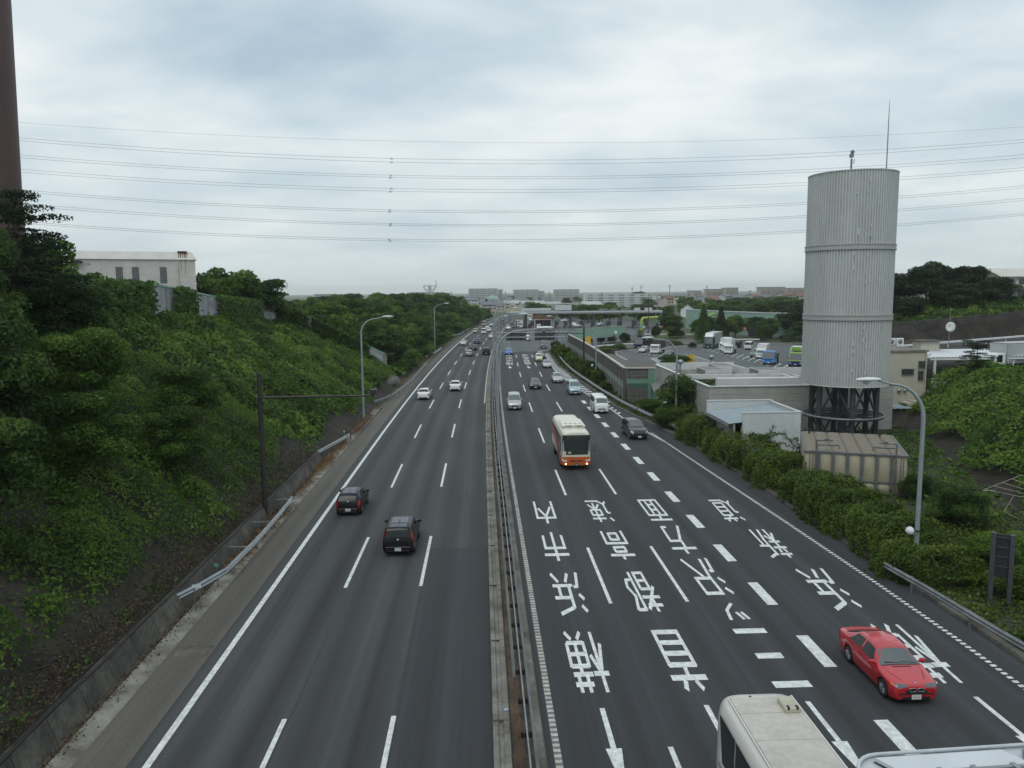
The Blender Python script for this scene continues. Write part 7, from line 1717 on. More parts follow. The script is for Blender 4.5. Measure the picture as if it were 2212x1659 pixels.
def car_proto(key):
    if key in CAR_CACHE: return CAR_CACHE[key]
    K = KINDS[key]; L = K['L']; parts = []          # (name, mesh, material or 'paint', offset, flip)
    st = set(np.round(np.arange(0, L, .16), 3)) | {round(k, 3) for k in K['keys']} | {L}
    for a in K['axles']:
        Ra = K['wr'] + .065
        for q in np.linspace(0, PI, 13): st.add(round(a + Ra * math.cos(q), 3))
        st.add(round(a - Ra - .004, 3)); st.add(round(a + Ra + .004, 3))
    st = sorted(s for s in st if 0 <= s <= L)
    mb = MB(); vs = []; fs = []
    for s in st: vs += [(x, L / 2 - s, z) for x, z in section(K, s)]
    for i in range(len(st) - 1):
        for j in range(12): fs.append((i * 13 + j, i * 13 + j + 1, (i + 1) * 13 + j + 1, (i + 1) * 13 + j))
    mb.add(vs, fs, True); n = len(st)
    mb.add(vs[:13], [tuple(range(12, -1, -1))]); mb.add(vs[-13:], [tuple(range(13))])
    parts.append(('body', mb.mesh('body'), 'paint'))
    mb = MB(); mb.box((0, 0, K['floor'] + .22), (K['W'] * 1.62, L - .5, .40)); mb.box((0, -.2, .62), (K['W'] * 1.3, L * .45, .4)); parts.append(('underbody', mb.mesh('underbody'), DARKT))
    g = K['glass']
    a, b = g['ws']; mb = MB(); patch(mb, K, [(a, 4.22), (b, 4.45), (b, 7.55), (a, 7.78)], .006, 4, 8); parts.append(('windshield', mb.mesh('windshield'), GLASSL))
    a, b = g['rw']; mb = MB(); patch(mb, K, [(a, 4.5), (b, 4.30), (b, 7.70), (a, 7.5)], .006, 4, 8); parts.append(('rear_window', mb.mesh('rear_window'), GLASS))
    for (b0, t0, t1, b1) in g['side']:
        for mir in (0, 1):
            J = (lambda j: 12 - j) if mir else (lambda j: j)
            mb = MB(); patch(mb, K, [(b0, J(3.08)), (t0, J(3.94)), (t1, J(3.94)), (b1, J(3.08))], .006, 3, 3); parts.append(('side_window', mb.mesh('side_window'), GLASS))
    for mir in (0, 1):
        J = (lambda j: 12 - j) if mir else (lambda j: j)
        h0, h1 = K['headj']; e = K['headlen']
        hc = [(.015, J(3.15)), (.20, J(3.2)), (.10, J(5.38)), (.012, J(5.38))] if key == 'e_sedan' else None
        mb = MB(); patch(mb, K, hc or [(.015, J(h0)), (e * 1.25, J(h0 + .1)), (e, J(h1 * .5 + h0 * .5 + .35)), (.03, J(h1))], .010, 3, 4); parts.append(('headlight', mb.mesh('headlight'), HEAD))
        t0, t1 = K['tailj']; mb = MB()
        if K['ut']: patch(mb, K, [(L - .30, J(2.3)), (L - .035, J(2.3)), (L - .09, J(3.95)), (L - .33, J(3.9))], .010, 3, 4)
        else: patch(mb, K, [(L - .28, J(2.5)), (L - .01, J(1.9)), (L - .03, J(4.4)), (L - .22, J(3.4))], .010, 3, 4)
        parts.append(('tail_lamp', mb.mesh('tail_lamp'), TAIL))
        s = g['side'][0][0] - .05; p = surf(K, s, J(3.2)); sx = -1 if mir else 1
        mb = MB(); mb.box((p.x + sx * .13, p.y, p.z + .08), (.21, .12, .15), 0, .035); mb.box((p.x + sx * .03, p.y, p.z + .03), (.10, .06, .05)); parts.append(('mirror', mb.mesh('mirror'), 'paint'))
    z0, z1 = K['plate_z']; w0 = K['plan'](0)
    mb = MB(); mb.box((0, L / 2 + .012, .34 if z0 < .6 else z0), (.34, .02, .17)); parts.append(('front_plate', mb.mesh('front_plate'), 'plate'))
    mb = MB(); mb.box((0, -L / 2 - .012, z0 + .03), (.34, .02, .17)); parts.append(('rear_plate', mb.mesh('rear_plate'), 'plate'))
    mb = MB(); mb.box((0, L / 2 + .004, K['sh'](0) - .10), (w0 * 1.15, .014, .12)); parts.append(('grille', mb.mesh('grille'), DARKT))
    mb = MB(); mb.box((0, L / 2 + .004, K['floor'] + .10), (w0 * 1.5, .014, .09)); parts.append(('bumper_intake', mb.mesh('bumper_intake'), DARKT))
    mb = MB(); mb.box((0, -L / 2 - .004, K['floor'] + .13), (K['plan'](L) * 1.6, .014, .13)); parts.append(('bumper_rear', mb.mesh('bumper_rear'), DARKT))
    wh = wheel_parts(K['wr'], .2, 9 if key == 'e_sedan' else 5)
    CAR_CACHE[key] = (parts, wh); return CAR_CACHE[key]
def set_mat(o, m):
    if not o.data.materials: o.data.materials.append(m)
    o.material_slots[0].link = 'OBJECT'; o.material_slots[0].material = m
def car(key, label, pos, head, col, cat='car', group=None, plate=None, roof=None, glass=None, steer=0.0, name=None):
    """head: direction the car faces, degrees clockwise from +Y (0 = away from the camera)"""
    K = KINDS[key]; parts, wh = car_proto(key)
    t = thing(name or ('van' if key == 'van' else 'minivan' if key == 'minivan' else 'car'), label, cat, pos, R(-head), group)
    for nm, me, m in parts:
        o = link(nm, me, None, t); set_mat(o, col if m == 'paint' else (plate or PLATE) if m == 'plate' else m)
    for a in K['axles']:
        for s in (-1, 1):
            o = link('wheel', wh[0], TYRE, t, (s * (K['plan'](a) - .115), K['L'] / 2 - a, K['wr'])); o.rotation_euler = (0, 0, 0 if s > 0 else PI)
            link('rim', wh[1], RIM, o)
    return t
def heading(Y): return math.degrees(math.atan(2 * 1.42e-4 * max(0, Y - 60)))
def rear_at(u, v, key, label, col, **k):        # car driving away, rear bumper seen at the pixel
    p = gz(u, v); L = KINDS[key]['L']; h = heading(p.y); return car(key, label, p + Vector((math.sin(R(h)), math.cos(R(h)), 0)) * L / 2, h, col, **k)
def front_at(u, v, key, label, col, dh=0.0, **k):
    p = gz(u, v); L = KINDS[key]['L']; h = heading(p.y) + dh; return car(key, label, p + Vector((math.sin(R(h)), math.cos(R(h)), 0)) * L / 2, h + 180, col, **k)
GA = 'vehicles driving away on the left carriageway'; GB = 'vehicles coming on the right carriageway'
c1 = rear_at(752, 1116, 'hatch', 'black hatchback beside the solid edge line, nearest in the slow lane', P_['black'], group=GA)
c2 = rear_at(860, 1204, 'suv', 'black tall wagon with upright red lamps, nearest car of the left carriageway', P_['black'], group=GA)
rear_at(914, 864.5, 'sedan', 'white saloon in the slow lane beyond the black hatchback', P_['white'], group=GA)
rear_at(982.7, 845.7, 'sedan', 'white saloon with red tail lamps in the middle lane', P_['white'], group=GA)
rear_at(1012.7, 770.4, 'wagon', 'silver estate car behind the dark saloon', P_['olive'], group=GA)
rear_at(1022.4, 757.3, 'sedan', 'dark saloon just ahead of the silver estate car', P_['dkgrey'], group=GA)
rear_at(1050, 767.4, 'suv', 'black tall wagon in the fast lane near the median', P_['black'], group=GA)
rear_at(1000, 746.4, 'sedan', 'white saloon far off on the solid edge line', P_['white'], group=GA)
rear_at(1030.4, 742.7, 'sedan', 'navy blue saloon in the middle lane', P_['navy'], group=GA)
rear_at(1062, 731.4, 'sedan', 'white car in the fast lane right beside the median lamps', P_['white'], group=GA)
rear_at(1026, 719.4, 'kei', 'cream boxy small car far off on the edge line', P_['cream'], group=GA)
rear_at(1044.6, 721.7, 'van', 'white van far off in the middle lane', P_['white'], group=GA)
rear_at(1056, 717, 'hatch', 'white hatchback just right of the far white van', P_['white'], group=GA)
rear_at(1052, 710.4, 'sedan', 'pale silver saloon ahead of the far white hatchback', P_['silver'], group=GA)
rear_at(1045, 703.6, 'van', 'beige van far off on the slow lane bend', P_['beige'], group=GA)
rear_at(1061, 705, 'sedan', 'silver saloon far off, ahead of the far white hatchback', P_['silver'], group=GA)
rear_at(1085, 700.6, 'van', 'grey van far off beyond the median lamps', P_['grey'], group=GA)
rear_at(1092, 687, 'wagon', 'tiny white car farthest off on the left carriageway', P_['white'], group=GA)
front_at(1112, 886.8, 'minivan', 'silver minivan alone in the lane beside the median', P_['silver'], group=GB)
front_at(1157.4, 841.5, 'sedan', 'dark grey saloon between the two dashed lines', P_['gunmetal'], group=GB)
front_at(1205.6, 828, 'hatch', 'silver hatchback beside the hatched gore', P_['silver'], group=GB)
front_at(1243, 853.8, 'minivan', 'light blue minivan by the wide dashes', P_['ltblue'], group=GB)
front_at(1300, 894, 'van', 'white van with dark grille by the end of the hatched gore', P_['white'], group=GB)
front_at(1382, 951, 'suv', 'dark grey tall rounded people carrier on the slip road ahead of the white van', P_['gunmetal'], group=GB, dh=-3)
front_at(1182.7, 795.7, 'sedan', 'silver saloon behind the pale yellow small car', P_['silver'], group=GB)
front_at(1165, 781.4, 'kei', 'pale yellow small car with yellow plate', P_['paley'], group=GB, plate=PLATEY)
front_at(1168.5, 774.8, 'sedan', 'grey-green car half hidden behind the pale yellow small car', P_['greygreen'], group=GB)
front_at(1099.3, 767.6, 'hatch', 'blue car beside the far painted characters', P_['blue'], group=GB)
front_at(1174.4, 753.5, 'van', 'grey boxy van on the wide plaza right of the gantry signs', P_['grey'], group=GB)
front_at(1106, 709, 'suv', 'grey car coming out of the left toll lane', P_['grey'], group=GB)
front_at(1119, 697.6, 'sedan', 'white car beyond the toll canopy columns', P_['white'], group=GB)
front_at(1098, 712, 'sedan', 'white low car at the exit of the leftmost toll lane', P_['white'], group=GB)
front_at(1145.5, 707, 'suv', 'dark car waiting under the canopy left of the toll office', P_['gunmetal'], group=GB)
front_at(1146, 694, 'sedan', 'silver car queueing beyond the canopy', P_['silver'], group=GB)
front_at(1164, 712, 'van', 'white van in front of the toll office', P_['white'], group=GB)
front_at(1213, 695, 'sedan', 'white car on the far side of the toll gate', P_['white'], group=GB, dh=50)
front_at(1240.7, 704, 'sedan', 'white saloon between two toll booths', P_['white'], group=GB)
front_at(1389.7, 711, 'sedan', 'silver saloon behind the lime pipe arch', P_['silver'], group=GB)
front_at(1277, 703, 'wagon', 'silver car under the middle of the canopy', P_['silver'], group=GB, dh=40)
front_at(1291, 704, 'wagon', 'pale blue car under the canopy right of the silver one', P_['ltblue'], group=GB, dh=40)

# plate lettering
def text_on(parent, txt, loc, rot, size, mat, name='lettering', squash=1.0):
    cu = bpy.data.curves.new(name, 'FONT'); cu.body = txt; cu.size = size; cu.align_x = 'CENTER'; cu.align_y = 'CENTER'
    o = bpy.data.objects.new(name, cu); me = bpy.data.meshes.new_from_object(o); bpy.data.objects.remove(o); me.name = name
    q = link(name, me, mat, parent, loc); q.rotation_euler = rot; q.scale = (squash, 1, 1); return q
def child(t, n): return [c for c in t.children if c.name.split('.')[0] == n][0]
KH = KINDS['hatch']; KS = KINDS['suv']
for t, K, tx_ in ((c1, KH, '33-33'), (c2, KS, '8 38')):
    text_on(child(t, 'rear_plate'), tx_, (0, -K['L'] / 2 - .025, K['plate_z'][0] + .01), (PI / 2, 0, 0), .10, INK)
    m2 = MB(); m2.lathe([(0, -.02), (.06, -.02), (.06, 0)], 14, (0, -K['L'] / 2 + .04, .98), 'y'); m2.build('badge', CHROME, t)
    m2 = MB(); m2.tube([(0, -K['L'] * .22, K['top'](K['L'] * .72) - .02), (0, -K['L'] * .25, K['top'](K['L'] * .72) + .18)], [.012, .006], 5); m2.build('antenna', DARKT, t)
    m2 = MB(); m2.box((0, -K['L'] / 2 - .01, .58 if K is KS else .52), (K['plan'](K['L']) * 1.8, .02, .035)); m2.build('bumper_strip', STEEL_D, t)
    m2 = MB(); patch(m2, K, [(K['glass']['ws'][1] + .25, 5.2), (K['glass']['rw'][0] - .12, 5.2), (K['glass']['rw'][0] - .12, 6.8), (K['glass']['ws'][1] + .25, 6.8)], .004, 5, 5); m2.build('roof_reflection', M('roof_sheen', (.10, .11, .135), .22, .5, var=.03), t)  # sky's grey reflection on the black roof, painted in as a paler patch
    for s in (-1, 1):
        m2 = MB(); m2.box((s * .55, -K['L'] / 2 - .012, .40), (.09, .015, .05)); m2.build('reflector', TAIL, t)

# ---- the red saloon in the foreground
K = KINDS['e_sedan']; Lr = K['L']
red = car('e_sedan', 'red saloon car passing the painted characters in the right lane', (14.98, 26.93, 0), 180, P_['red'], plate=PLATE)
def ky(s): return Lr / 2 - s
for o in red.children:
    if o.name.startswith('headlight'): set_mat(o, M('headlight_dark', (.10, .11, .125), .08, var=0, spec=.9))
for s in (-1, 1):
    mb = MB(); x0 = s * .145
    fr = [(x0 + .12 * math.cos(q) * (abs(math.cos(q)) ** -.35 if abs(math.cos(q)) > .05 else 1), .60 + .062 * math.sin(q) * (abs(math.sin(q)) ** -.35 if abs(math.sin(q)) > .05 else 1)) for q in np.linspace(0, 2 * PI, 25)[:-1]]
    mb.tube([(x, ky(.0) + .02, z) for x, z in fr] + [(fr[0][0], ky(0) + .02, fr[0][1])], .009, 6, cap=False); k = mb.build('kidney_surround', CHROME, red)
    mb = MB(); mb.poly([(x, ky(.0) + .012, z) for x, z in (fr if s > 0 else fr)][::-1]); mb.build('kidney_grille', DARKT, k)
    m2 = MB(); J = (lambda j: j) if s > 0 else (lambda j: 12 - j)
    patch(m2, K, [(.10, J(2.85)), (.27, J(2.95)), (.24, J(3.5)), (.10, J(3.55))], .016, 3, 3); m2.build('turn_signal', ORANGE_L, red)
    m2 = MB()
    for (c_, r_2) in ((.40, .075), (.58, .075)):
        m2.lathe([(0, .012), (r_2 * .6, .008), (r_2 * .6, -.02)], 16, (s * c_, ky(.05) - .03 * (c_ > .5), .685), 'y')
    m2.build('headlight_lens', M('lens_pale', (.45, .47, .48), .15, var=0), red)
    m2 = MB(); patch(m2, K, [(1.1, J(1.75)), (2.95, J(1.75)), (2.95, J(1.92)), (1.1, J(1.92))], .012, 10, 1); m2.build('side_moulding', P_['red'], red)
    for d0, d1 in ((1.16, 1.166), (2.39, 2.396), (3.12, 3.126)):
        m2 = MB(); patch(m2, K, [(d0, J(.6)), (d1 + .012, J(.6)), (d1 + .012, J(3.05)), (d0, J(3.05))], .003, 1, 6); m2.build('door_gap', DARKT, red)
    for d0 in (2.16, 2.90):
        m2 = MB(); patch(m2, K, [(d0, J(2.62)), (d0 + .2, J(2.62)), (d0 + .2, J(2.78)), (d0, J(2.78))], .022, 1, 1); m2.build('door_handle', P_['red'], red)
    m2 = MB(); patch(m2, K, [(1.02, J(4.8)), (.28, J(5.3)), (.28, J(5.36)), (1.02, J(4.88))], .003, 6, 1); m2.build('bonnet_crease', M('red_crease', (.28, .008, .014), .4, var=0), red)
m2 = MB(); m2.lathe([(0, .012), (.042, .008), (.045, 0)], 18, (0, 0, 0)); o = m2.build('emblem_ring', M('emblem_dark', (.03, .03, .035), .3, var=0), red, surf(K, .13, 6) + Vector((0, .0, .004))); o.rotation_euler = (-.75, 0, 0)
for q, m_ in ((0, WHITE), (1, P_['blue']), (2, WHITE), (3, P_['blue'])):
    m2 = MB(); m2.poly([(0, 0, .016)] + [(.032 * math.cos(a), .032 * math.sin(a), .016) for a in np.linspace(q * PI / 2, q * PI / 2 + PI / 2, 6)]); m2.build('quadrant', m_, o)
m2 = MB(); patch(m2, K, [(.98, 5.45), (1.03, 5.45), (1.03, 6.55), (.98, 6.55)], .004, 1, 6); m2.build('bonnet_vent', DARKT, red)
m2 = MB(); patch(m2, K, [(1.085, 4.6), (1.12, 4.6), (1.12, 7.4), (1.085, 7.4)], .004, 1, 8); m2.build('wiper_cowl', DARKT, red)
for x0, x1 in ((-.62, -.05), (-.02, .52)):
    m2 = MB(); a = surf(K, 1.13, 6); m2.tube([(x0, a.y - .03, a.z + .02 - abs(x0) * .03), (x1, a.y - .06, a.z + .045)], .012, 5); m2.build('wiper', DARKT, red)
m2 = MB(); m2.box((0, Lr / 2 + .012, .455), (1.25, .03, .05), 0, .01); m2.build('bumper_strip', DARKT, red)
m2 = MB(); patch(m2, K, [(1.75, 4.42), (3.0, 4.42), (3.0, 4.47), (1.75, 4.47)], .005, 10, 1); patch(m2, K, [(1.75, 7.58), (3.0, 7.58), (3.0, 7.53), (1.75, 7.53)], .005, 10, 1); m2.build('roof_gutter', DARKT, red)
m2 = MB(); patch(m2, K, [(2.05, 5.1), (2.62, 5.1), (2.62, 6.9), (2.05, 6.9)], .003, 5, 6); m2.build('sunroof', M('sunroof_red', (.50, .018, .030), .18, var=0, coat=.8), red)
text_on(child(red, 'front_plate'), '12-17', (0, Lr / 2 + .025, .325), (PI / 2, 0, PI), .10, INK)
text_on(child(red, 'front_plate'), '.', (.13, Lr / 2 + .025, .34), (PI / 2, 0, PI), .10, INK)

# ---- buses
def superring(w, zb, zt, n=28, p=6.0, tumble=.03):
    pts = []; cz = (zb + zt) / 2; hz_ = (zt - zb) / 2
    for k in range(n):
        q = 2 * PI * (k + .5) / n; c, s = math.cos(q), math.sin(q)
        x = w * math.copysign(abs(c) ** (2 / p), c); z = cz + hz_ * math.copysign(abs(s) ** (2 / p), s)
        x *= 1 - tumble * max(0, (z - cz) / hz_); pts.append((x, z))
    return pts
def bus_body(mb, L, w, zb, zt, fr=.25, rr=.3, rake=.16):
    st = [(0, .80, .16, .14), (.04, .88, .09, .07), (.12, .95, .04, .03), (fr + .05, .99, 0, 0), (L - rr, .99, 0, 0), (L - .12, .95, .03, .05), (L - .03, .88, .08, .12), (L, .80, .14, .2)]
    vs = []; fs = []; n = 28
    mid = [(s, 1, 0, 0) for s in np.linspace(fr + .3, L - rr - .2, 6)]
    st = sorted(st + mid)
    for (s, k, db, dt) in st:
        for (x, z) in superring(w * k, zb + db, zt - dt, n):
            lean = rake * max(0, (z - 1.2) / 2) * max(0, 1 - s / 1.2); vs.append((x, L / 2 - s - lean, z))
    for i in range(len(st) - 1):
        for k in range(n): fs.append((i * n + k, (i + 1) * n + k, (i + 1) * n + (k + 1) % n, i * n + (k + 1) % n))
    mb.add(vs, fs, True); mb.add(vs[:n], [tuple(range(n))]); mb.add(vs[-n:], [tuple(range(n - 1, -1, -1))])
ORB = M('bus_orange', (.52, .095, .018), .35, var=.04, coat=.4)
IVO = M('bus_ivory', (.66, .645, .55), .35, var=.04, scale=.6, coat=.3)
BGL = M('bus_glass', (.022, .030, .032), .06, var=.1, scale=.6, spec=.8)
def wheel_set(t, r, spots, w=.28):
    wh = wheel_parts(r, w)
    for (x, y) in spots:
        o = link('wheel', wh[0], TYRE, t, (x, y, r)); o.rotation_euler = (0, 0, 0 if x > 0 else PI); link('rim', wh[1], RIM, o)
Lb = 9.0; wb = 1.2
ob = thing('bus', 'orange and ivory coach with headlights on coming between the dashed lines', 'bus', gz(1245, 1016.5) + Vector((.0, Lb / 2, 0)), R(180))
mb = MB(); bus_body(mb, Lb, wb, .34, 3.22); mb.build('body', IVO, ob)
mb = MB()
def band(mb, z0, z1, y0, y1, x, off=.012):
    for s in (-1, 1): mb.quad(*[(s * (x + off), y, z) for y, z in ((y0, z0), (y1, z0), (y1, z1), (y0, z1))][::s])
# orange swoosh along the sides, widening to the rear, and the front skirt
for s in (-1, 1):
    pr = [(Lb / 2 - .35, .42), (Lb / 2 - .35, 1.12), (Lb / 2 - 1.2, 1.25), (Lb / 2 - 2.6, 1.75), (Lb / 2 - 4.4, 2.3), (-Lb / 2 + .5, 2.75), (-Lb / 2 + .5, 1.95), (-.6, 1.35), (Lb / 2 - 2.6, .75), (Lb / 2 - 1.6, .42)]
    mb.poly([(s * (wb + .010), y, z) for y, z in (pr if s < 0 else pr[::-1])])
mb.build('side_stripe', ORB, ob)
fr_ = lambda z: Lb / 2 - .16 * max(0, (z - 1.2) / 2)
mb = MB(); vs = []; fs = []
xs = np.linspace(-1, 1, 17)
for z in (.46, .6, .8, 1.0, 1.14):
    for q in xs:
        x = q * (wb + .012); e = max(0, (abs(q) - .80) / .20); vs.append((x if abs(q) < .99 else math.copysign(wb + .012, q), fr_(z) + .014 - .40 * e ** 2.6, z))
for i in range(4):
    for k in range(16): fs.append((i * 17 + k, (i + 1) * 17 + k, (i + 1) * 17 + k + 1, i * 17 + k + 1))
mb.add(vs, fs, True); mb.build('front_skirt', ORB, ob)
mb = MB(); vs = []; fs = []
zz = np.linspace(1.36, 2.86, 7)
for i, z in enumerate(zz):
    for q in xs:
        k = .90 if i not in (0,) else .74; e = max(0, (abs(q * k) - .72) / .28); vs.append((q * k * wb, fr_(z) + .012 - .32 * e ** 2.4, z))
for i in range(6):
    for k in range(16): fs.append((i * 17 + k, (i + 1) * 17 + k, (i + 1) * 17 + k + 1, i * 17 + k + 1))
mb.add(vs, fs, True); ws_ = mb.build('windshield', BGL, ob)
mb = MB(); vs2 = [(Vector(v) + Vector((0, -.006, 0))) for v in vs]; sc_ = [Vector((v.x * 1.045, v.y, 2.11 + (v.z - 2.11) * 1.06)) for v in vs2]; mb.add(sc_, fs, True); mb.build('windshield_seal', DARKT, ob)
SEATM = M('driver_blue', (.12, .22, .42), .8, var=.1); CARD = M('dash_card', (.50, .44, .20), .7, var=.1)
mb = MB(); mb.box((.55, Lb / 2 + .035, 1.50), (.24, .01, .16)); mb.build('dash_card', CARD, ob)
mb = MB(); mb.box((.92, Lb / 2 - .02, 1.50), (.20, .01, .16), -.3); mb.build('dash_card', PLATE, ob)
for s in (-1, 1):
    ys = [(Lb / 2 - .55, Lb / 2 - 1.35)] + [(Lb / 2 - 1.5 - k * 1.18, Lb / 2 - 1.5 - k * 1.18 - 1.08) for k in range(6)]
    for (a, b) in ys:
        z0 = 1.45 if a > Lb / 2 - 1 else 1.62
        mb = MB(); pr = [(a, z0), (a, 2.68), (b, 2.68), (b, z0)]; mb.poly([(s * (wb * .985 + .012 - .012 * (z > 2)), y, z) for y, z in (pr if s > 0 else pr[::-1])]); mb.build('side_window', BGL, ob)
    mb = MB(); mb.box((s * .93, Lb / 2 - .03, .82), (.36, .10, .17), -s * .25, .03); mb.build('headlight', HEAD, ob)
    mb = MB(); mb.lathe([(0, .03), (.075, .02), (.075, -.05)], 14, (s * .86, Lb / 2 + .0, .56), 'y'); mb.build('fog_lamp', M('lit_lamp', (.9, .8, .6), .3, var=0, emit=(1.0, .74, .40, 2.2)), ob)
    mb = MB(); mb.lathe([(0, .03), (.05, .02), (.05, -.05)], 12, (s * 1.06, Lb / 2 - .06, .86), 'y'); mb.build('headlamp_bulb', MATS['lit_lamp'], ob)
    mb = MB(); mb.tube([(s * 1.12, Lb / 2 - .2, 2.55), (s * 1.36, Lb / 2 + .15, 2.45), (s * 1.40, Lb / 2 + .15, 2.2)], .045, 6); mb.box((s * 1.44, Lb / 2 + .14, 1.92), (.26, .15, .66), 0, .05); mb.build('mirror', M('mirror_grey', (.10, .105, .11), .4, var=.05), ob)
mb = MB(); mb.box((0, Lb / 2 + .014, .80), (.98, .02, .11)); g_ = mb.build('grille', DARKT, ob)
for k in range(7):
    mb = MB(); mb.box((-.27 + .09 * k, Lb / 2 + .03, .80), (.06, .015, .06)); mb.build('letter_block', CHROME, g_)
mb = MB(); mb.box((0, Lb / 2 + .02, .52), (.40, .02, .20)); pl = mb.build('front_plate', PLATEG, ob); text_on(pl, '166', (0, Lb / 2 + .034, .50), (PI / 2, 0, PI), .17, PLATE)
mb = MB(); mb.box((0, 1.0, 3.31), (2.0, 3.3, .27), 0, .11); ac = mb.build('roof_unit', IVO, ob)
for k in range(4):
    mb = MB(); mb.lathe([(0, .012), (.15, .010), (.16, 0)], 14, (-.6 + .4 * k, 1.9, 3.44)); mb.build('fan', STEEL_D, ac)
for s in (-1, 1):
    mb = MB(); mb.box((s * .42, 2.60, 3.36), (.7, .14, .05)); mb.build('slot', DARKT, ac)
mb = MB(); mb.box((-.5, -3.6, 3.23), (.6, .5, .06), 0, .02); mb.build('roof_hatch', IVO, ob)
for x in (-.35, .4):
    mb = MB(); mb.tube([(x, 3.2, 3.2), (x, 3.15, 3.5)], .015, 5); mb.build('antenna', DARKT, ob)
wheel_set(ob, .46, [(s * 1.03, y) for s in (-1, 1) for y in (Lb / 2 - 2.0, -Lb / 2 + 2.2)])
# white coach at the bottom edge, only its rear end in view
Lw = 10.0
wbz = thing('coach', 'white coach seen from above, cut off by the bottom edge', 'coach', (7.62, 20.35 - Lw / 2, 0), R(180))
WCO = M('coach_white', (.62, .615, .58), .35, var=.04, scale=.5, coat=.3); WROOF = M('coach_roof', (.47, .445, .405), .7, var=.09, scale=1.1, fine=.08, fscale=6)
mb = MB(); bus_body(mb, Lw, 1.16, .36, 3.20, .25, .42, .1); mb.build('body', WCO, wbz)
mb = MB(); mb.box((0, -.1, 3.196), (1.72, Lw - .95, .03)); rf = mb.build('roof_sheet', WROOF, wbz)
for k in range(7):
    mb = MB(); mb.box((0, -Lw / 2 + 1.2 + k * 1.25, 3.212), (1.70, .03, .008)); mb.build('seam', M('roof_seam', (.41, .39, .355), .8, var=.1), rf)
for s in (-1, 1):
    mb = MB(); mb.tube([(s * .90, -Lw / 2 + .35, 3.195), (s * .90, Lw / 2 - .5, 3.195)], .03, 6); mb.build('roof_rail', WCO, wbz)
    for k, (a, b) in enumerate([(-Lw / 2 + .45 + i * 1.36, -Lw / 2 + .45 + i * 1.36 + 1.28) for i in range(6)]):
        mb = MB(); sl = .35 if k == 0 else 0; pr = [(a + sl, 1.55), (a, 2.78), (b, 2.78), (b, 1.55)]; mb.poly([(s * (1.16 * (.978 if z > 2 else .995) + .012), y, z) for y, z in (pr if s < 0 else pr[::-1])]); mb.build('side_window', BGL, wbz)
    mb = MB(); mb.poly([(s * 1.174, y, z) for y, z in ((-Lw / 2 + .5, 1.35), (-Lw / 2 + .5, 1.40), (Lw / 2 - .6, .72), (Lw / 2 - .6, .64))][::s]); mb.build('red_stripe', M('stripe_red', (.30, .02, .035), .5, var=0), wbz)
mb = MB(); mb.box((-.58, -Lw / 2 + .95, 3.28), (.42, .62, .16), 0, .03); vb = mb.build('roof_vent', M('vent_beige', (.42, .40, .31), .5, var=.15), wbz)
for x in (-.70, -.46):
    mb = MB(); mb.box((x, -Lw / 2 + 1.2, 3.34), (.06, .12, .08)); mb.build('latch', DARKT, vb)
mb = MB(); mb.box((0, -Lw / 2 - .015, 2.25), (1.7, .03, .85), 0, .01); mb.build('rear_window', BGL, wbz)
mb = MB(); mb.lathe([(0, .05), (.04, .04), (.05, 0)], 8, (.25, -Lw / 2 + .3, 3.15)); mb.build('rear_camera', DARKT, wbz)
mb = MB(); mb.lathe([(0, .01), (.09, .008), (.09, 0)], 12, (1.175, -Lw / 2 + .85, .95), 'x'); mb.build('filler_cap', DARKT, wbz)
wheel_set(wbz, .46, [(s * 1.0, y) for s in (-1, 1) for y in (Lw / 2 - 2.2, -Lw / 2 + 2.4)])

